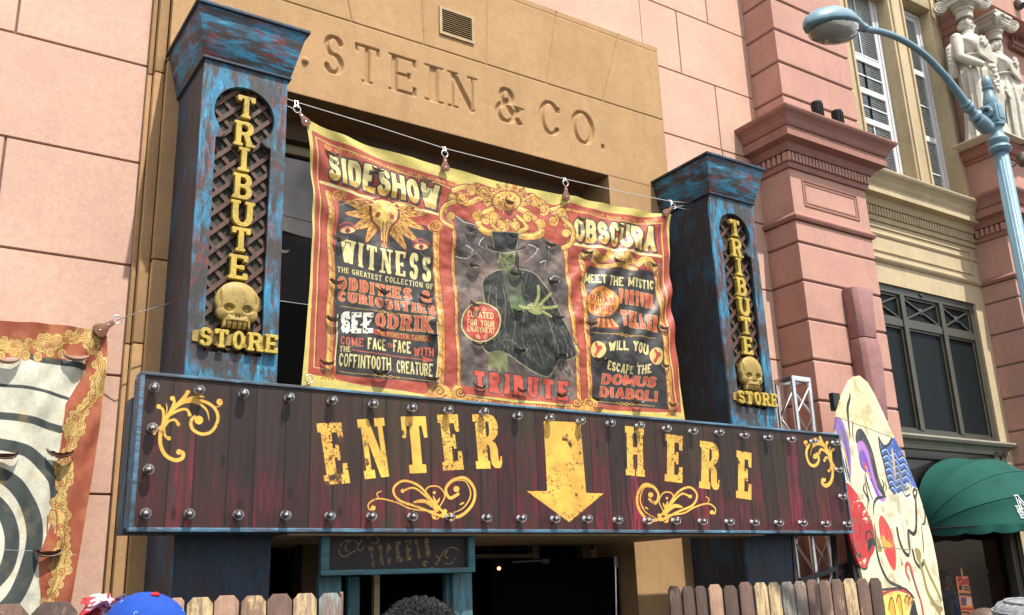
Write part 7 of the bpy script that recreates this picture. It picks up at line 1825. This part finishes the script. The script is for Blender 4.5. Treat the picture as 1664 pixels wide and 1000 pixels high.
# ================================================================ people in the crowd
def person(label, hx_, hy_, top, yaw, skin, shirt, pants, look=0.0, arms=((.10,-.12,.98),(.10,-.12,.98)), hs=1.0):
    """standing adult; (hx_, hy_) head axis, top: crown height; looks along -y turned by yaw"""
    t = thing('person', label, 'person', (hx_, hy_, 0)); Hh_ = top; s = Hh_/1.75
    Rz = Matrix.Rotation(yaw, 3, 'Z'); c0 = Vector((hx_, hy_, 0)); W = lambda x, y, z: c0 + Rz @ Vector((x*s, y*s, z*s))
    b = MB(); T = head_shape(b, W(0,-.012,1.625), 1.08*s*hs, yaw, look); b.tube([W(0,.012,1.40), W(0,.012,1.50), W(0,.0,1.60)], [.062*s,.056*s,.058*s], 16)
    sh = MB(); pn = MB(); so = MB()
    def torso(m, g): 
        m.tube([W(0,.012,.88), W(0,.008,1.02), W(0,.008,1.15), W(0,.012,1.30), W(0,.016,1.42)], [.155*s+g,.145*s+g,.150*s+g,.160*s+g,.085*s+g], 20); m.tube([W(-.165,.012,1.395), W(0,.014,1.41), W(.165,.012,1.395)], [.058*s+g,.075*s+g,.058*s+g], 14)
    torso(b, 0); torso(sh, .012)
    for q, (ax_, ay_, az_) in zip((-1, 1), arms):
        S_, E_, W__ = W(q*.185,.012,1.385), W(q*(.20+ax_*.5),.03,1.12), W(q*(.17+ax_),ay_,az_ - .12)
        b.tube([S_, S_.lerp(E_,.5), E_, E_.lerp(W__,.4), W__], [.052*s,.046*s,.038*s,.037*s,.027*s], 14); sh.tube([S_.lerp(E_,-.05), S_, S_.lerp(E_,.7)], [.055*s,.064*s,.060*s], 14)
        d = (W__-E_).normalized(); n_ = Rz @ Vector((q,0,0)); pc = W__+d*.05*s
        rot = d.to_track_quat('Z','X').to_matrix(); ellipsoid(b, pc, .040*s, .018*s, .052*s, 14, rot)
        f0 = rot @ Vector((1,0,0)); cu = rot @ Vector((0,1,0))
        for j, ln in enumerate((.062,.074,.070,.054)):
            r0 = pc+d*.045*s+f0*(j-1.5)*.018*s; b.tube([r0, r0+d*ln*.5*s+cu*.004*s, r0+d*ln*.9*s+cu*.018*s], [.0092*s,.0086*s,.0075*s], 8)
        r0 = pc+f0*.036*s-d*.01*s; b.tube([r0, r0+f0*.018*s+d*.028*s, r0+f0*.014*s+d*.056*s], [.011*s,.010*s,.0085*s], 8)
        hip, kn, an = W(q*.088,.012,.90), W(q*.095,-.005,.49), W(q*.10,.03,.09)
        for m, g in ((b, 0), (pn, .014)): m.tube([hip, hip.lerp(kn,.5), kn, kn.lerp(an,.35), an], [.088*s+g,.078*s+g,.055*s+g,.056*s+g,.038*s+g], 14)
        so.tube([W(q*.10,.06,.05), W(q*.10,.0,.055), W(q*.105,-.11,.045), W(q*.108,-.16,.035)], [.042*s,.050*s,.046*s,.028*s], 12)
    pn.tube([W(0,.01,.86), W(0,.01,1.0)], [.160*s,.158*s], 18)
    link_mesh('body', fuse(b, .0075, 3), skin, t, smooth=True); link_mesh('shirt', fuse(sh, .012, 3), shirt, t, smooth=True); link_mesh('trousers', fuse(pn, .012, 3), pants, t, smooth=True); link_mesh('shoes', fuse(so, .012, 2), M['darksteel'], t, smooth=True)
    em_ = MB()
    for q in (-1, 1): ellipsoid(em_, T(q*.031,-.0815,.006), .0085*s, .006*s, .0055*s, 12)
    em_.build('eyes', M['eye'], t, smooth=True)
    return t, T, 1.08*s*hs
def skin_mat(name, col):
    m = NM(name, .5, spec=.35); m.b.inputs['Subsurface Weight'].default_value = .08; m.color(m.ramp(m.noise(30, 4, .6), [(.3, tuple(x*.85 for x in col)), (.7, col)])); return m.m
M['skin_dark'] = skin_mat('brown_skin', (.28,.135,.08)); M['skin_light'] = skin_mat('light_skin', (.52,.31,.22)); M['eye'] = plain('eye', (.05,.04,.035), .2, 0, .05)
def cloth_mat(name, col): 
    m = NM(name, .85, spec=.2); m.color(m.ramp(m.noise(50, 4, .6), [(.3, tuple(x*.82 for x in col)), (.7, col)])); m.bump(m.noise(260, 2, .5), .25, .002); return m.m
def place(px, py_top, dist):
    r0 = ray(px, py_top); Y = dist/math.hypot(r0[0], 1); return r0[0]*Y, Y, r0[2]*Y+EYE
M['navy'] = cloth_mat('navy_shirt', (.02,.03,.06)); M['grey_cloth'] = cloth_mat('grey_shirt', (.18,.18,.19)); M['jeans'] = cloth_mat('jeans', (.05,.07,.12)); M['white_cloth'] = cloth_mat('white_shirt', (.62,.62,.6)); M['red_cloth'] = cloth_mat('red_cap_cloth', (.50,.022,.030)); M['blue_cloth'] = cloth_mat('blue_cap_cloth', (.012,.055,.30)); M['tan_cloth'] = cloth_mat('tan_shirt', (.30,.22,.14))
def baseball_cap(t, T, s, mat, btn, back=True):
    """six-panel cap with seams, button, eyelets and peak"""
    n, m = 48, 14; vs = []
    for i in range(m+1):
        th = PI/2*(1-i/m)
        for k in range(n):
            a = 2*PI*k/n; seam = 1-.012*max(0, 1-abs(((k/n*6) % 1)-.5 if False else min((k/n*6) % 1, 1-(k/n*6) % 1))*14)
            r_ = math.cos(th)**.92 if i else 0.0
            vs.append(T(.097*r_*math.cos(a)*seam, .012+.112*r_*math.sin(a)*seam, .026+.112*math.sin(th)**.9*(1 if i else 1)))
    mb = MB(); mb.add(vs, [(i*n+k, i*n+(k+1) % n, (i+1)*n+(k+1) % n, (i+1)*n+k) for i in range(m) for k in range(n)])
    cp = mb.build('cap', mat, t, smooth=True)
    b = MB(); ellipsoid(b, T(0,.012,.1395), .0105*s, .0105*s, .006*s, 12); b.build('button', btn, cp, smooth=True)
    e = MB()
    for k in range(6):
        a = 2*PI*(k+.5)/6; c = T(.097*.66*math.cos(a)*1.005, .012+.112*.66*math.sin(a)*1.005, .026+.112*.78); d = (c-T(0,.012,.05)).normalized()
        o1 = d.orthogonal().normalized(); o2 = d.cross(o1); e.tube([c+(o1*math.cos(q)+o2*math.sin(q))*.0036*s for q in np.linspace(0, 2*PI, 11)], .0009*s, 5, False)
    e.build('eyelet', M['capthread'], cp)
    pk = []
    for i in range(7):
        for k in range(15):
            a = PI*(1.0+(k+.0)/14); r_ = 1+i/6*.72*math.sin((k)/14*PI)**.8
            pk.append(T(.098*math.cos(a)*(1+.04*i/6), .012+.113*math.sin(a)*r_, .030-.012*i/6-.010*abs(math.cos(a))))
    pb_ = MB(); pb_.add(pk, [(i*15+k, i*15+k+1, (i+1)*15+k+1, (i+1)*15+k) for i in range(6) for k in range(14)]); pb_.build('peak', mat, cp, smooth=True)
    return cp
M['capthread'] = plain('pale_thread', (.30,.38,.62), .7)
def short_hair(t, T, s, mat, low=-.05, front=.02, k0=1.06):
    mb = MB(); n, m = 40, 16; vs = []
    for i in range(m+1):
        th = PI*.62*i/m
        for k in range(n):
            a = 2*PI*k/n; x, y, z = math.sin(th)*math.cos(a), math.sin(th)*math.sin(a), math.cos(th)
            cut_ = 1 if (y > -.35 or z > .45) else .93
            vs.append(T(.078*k0*x*cut_, .014+.098*k0*y*cut_, .022+.104*k0*z))
    mb.add(vs, [(i*n+k, i*n+(k+1) % n, (i+1)*n+(k+1) % n, (i+1)*n+k) for i in range(m) for k in range(n)]); return mb.build('hair', mat, t, smooth=True)
# man in the blue cap, seen from behind, looking up at the board
x, y, z = place(236, 954, 2.45)
t, T, s = person('person in a royal blue baseball cap with a red button, seen from behind', x, y, z-.03, PI+.25, M['skin_light'], M['navy'], M['jeans'], look=.35)
baseball_cap(t, T, s, M['blue_cloth'], M['red_cloth'])
# person in a red cap with a crumpled red and white cloth on it
x, y, z = place(150, 988, 2.6)
t, T, s = person('person in a red cap topped by a crumpled red and white cloth', x, y, z-.05, PI-.3, M['skin_light'], M['white_cloth'], M['jeans'], look=.1)
rc_ = baseball_cap(t, T, s, M['red_cloth'], M['red_cloth'])
rw = NM('red_and_white_print', .85); rw.color(rw.ramp(rw.noise(26, 3, .6), [(.47, (.66,.62,.58)), (.52, (.46,.05,.06)), (.62, (.26,.02,.03))])); 
nn_ = 44; Pq = np.zeros((nn_, nn_, 3)); nzq = smooth_noise(nn_, nn_, 14, 5, 2); nzr = smooth_noise(nn_, nn_, 12, 6, 2); c_ = at(164, 984, 2.6*ray(164,984)[1]/math.hypot(ray(164,984)[0], 1))
for i in range(nn_):
    for j in range(nn_):
        u, v = j/(nn_-1)-.5, i/(nn_-1)-.5; Pq[i, j] = (c_.x+u*.085+(nzr[i,j]-.5)*.03, c_.y+(nzq[i,j]-.5)*.09, c_.z-.005-v*.075+(nzr[i,j]-.5)*.03-abs(u)*.03)
link_mesh('scarf', grid_mesh('scarf', Pq, False), rw.m, t, smooth=True)
# man with short black curly hair, face turned right
x, y, z = place(684, 968, 2.45)
t, T, s = person('person with short curly black hair, face turned right, in front of the ticket booth', x, y, z-.032, 1.05, M['skin_dark'], M['grey_cloth'], M['jeans'], look=.05)
M['blackhair'] = plain('black_hair', (.016,.014,.013), .6, 0, .3, 60); M['brownhair'] = plain('brown_hair', (.07,.04,.025), .55, 0, .3, 60)
hb = MB(); rh = random.Random(4)
for k in range(5200):
    th = math.acos(1-rh.random()*1.28); a = rh.random()*2*PI; x_, y_, z_ = math.sin(th)*math.cos(a), math.sin(th)*math.sin(a), math.cos(th)
    if y_ < -.55 and z_ < .42 and z_ > -.5: continue
    nrm_ = Vector((x_, y_, z_)); t1 = nrm_.orthogonal().normalized(); t1 = Matrix.Rotation(rh.random()*6.28, 3, nrm_) @ t1; t2 = nrm_.cross(t1)
    base = Vector((.081*x_, .014+.100*y_, .024+.106*z_)); r_ = rh.uniform(.003,.006); pts = []
    ln = rh.uniform(.5, 1.25)
    for q in range(6): u = q/5; pts.append(T(*(base + nrm_*(.000+.017*u*ln) + (t1*math.cos(u*7)+t2*math.sin(u*7))*r_)))
    hb.tube(pts, .00065*s, 3, False)
hO = short_hair(t, T, s, M['blackhair'], k0=1.05)
hb.build('curls', M['blackhair'], hO)
# grey bucket hat at the right edge
x, y, z = place(1670, 969, 2.7)
t, T, s = person('person in a grey woven bucket hat at the lower right corner', x, y, z-.035, PI-.6, M['skin_light'], M['tan_cloth'], M['jeans'], look=.1)
wv = NM('grey_woven_straw', .8); wv.color(wv.ramp(wv.noise(90, 3, .6, stretch=(1,1,3)), [(.3, (.10,.11,.11)), (.7, (.27,.28,.28))])); wv.bump(wv.noise(120, 3, .6), .6, .006)
hb = MB(); pr2 = [(.0,.142),(.04,.142),(.075,.136),(.088,.12),(.094,.09),(.104,.045),(.118,.030),(.150,.012),(.175,-.004),(.176,-.008),(.150,.006),(.118,.022),(.10,.03)]
n = 72; vs = [T(r_*math.cos(2*PI*k/n), .012+r_*1.12*math.sin(2*PI*k/n), h_ + .0018*math.sin(k*1.5+h_*500)) for r_, h_ in pr2 for k in range(n)]
hb.add(vs, [(i*n+k, i*n+(k+1) % n, (i+1)*n+(k+1) % n, (i+1)*n+k) for i in range(len(pr2)-1) for k in range(n)]); hto = hb.build('bucket_hat', wv.m, t, smooth=True)
hb = MB()
for r_, h_ in ((.097,.075),(.101,.058),(.09,.118),(.06,.141)): hb.tube([T(r_*math.cos(2*PI*k/n), .012+r_*1.12*math.sin(2*PI*k/n), h_) for k in range(n+1)], .0035*s, 6, False)
hb.build('hat_cord', wv.m, hto, smooth=True)
# person with sunglasses pushed up
x, y, z = place(1598, 981, 4.6)
t, T, s = person('person with brown hair and dark sunglasses pushed up, beside the grey bucket hat', x, y, z-.03, .5, M['skin_light'], M['white_cloth'], M['jeans'], look=.0)
hO = short_hair(t, T, s, M['brownhair'], k0=1.04)
gb = MB()
for q in (-1, 1): ellipsoid(gb, T(q*.036,-.088,.078), .030*s, .010*s, .020*s, 14)
gb.tube([T(-.07,-.07,.08), T(-.036,-.095,.085), T(.036,-.095,.085), T(.07,-.07,.08)], .004*s, 6)
for q in (-1, 1): gb.tube([T(q*.068,-.07,.08), T(q*.083,.0,.05), T(q*.082,.03,.03)], .003*s, 6)
gb.build('sunglasses', M['darksteel'], t, smooth=True)
# dressed display figure in the shop window
mx, mz = xa(1535, 943, YB+.75), za(1535, 930, YB+.75)
M['suit'] = cloth_mat('grey_suit', (.16,.165,.18))
t, T, s = person('dim display figure in a grey suit and blue tie behind the shop glass', mx, YB+.75, mz+.02, -.3, M['skin_light'], M['suit'], M['suit']); t['category'] = 'mannequin'; t.name = 'mannequin'
short_hair(t, T, s, M['brownhair'], k0=1.05)
tb = MB(); c0 = Vector((mx, YB+.75, 0)); Rz = Matrix.Rotation(-.3, 3, 'Z'); ss = (mz+.02)/1.75
Wt = lambda x, y, z: c0 + Rz @ Vector((x*ss, y*ss, z*ss))
tb.add([Wt(-.018,-.135,1.40), Wt(.018,-.135,1.40), Wt(.034,-.185,1.12), Wt(0,-.186,1.07), Wt(-.034,-.185,1.12), Wt(-.018,-.128,1.40), Wt(.018,-.128,1.40), Wt(.034,-.176,1.12), Wt(0,-.176,1.07), Wt(-.034,-.176,1.12)], [(0,1,2,3,4),(9,8,7,6,5),(0,5,6,1),(1,6,7,2),(2,7,8,3),(3,8,9,4),(4,9,5,0)])
tb.build('tie', M['blue_cloth'], t)
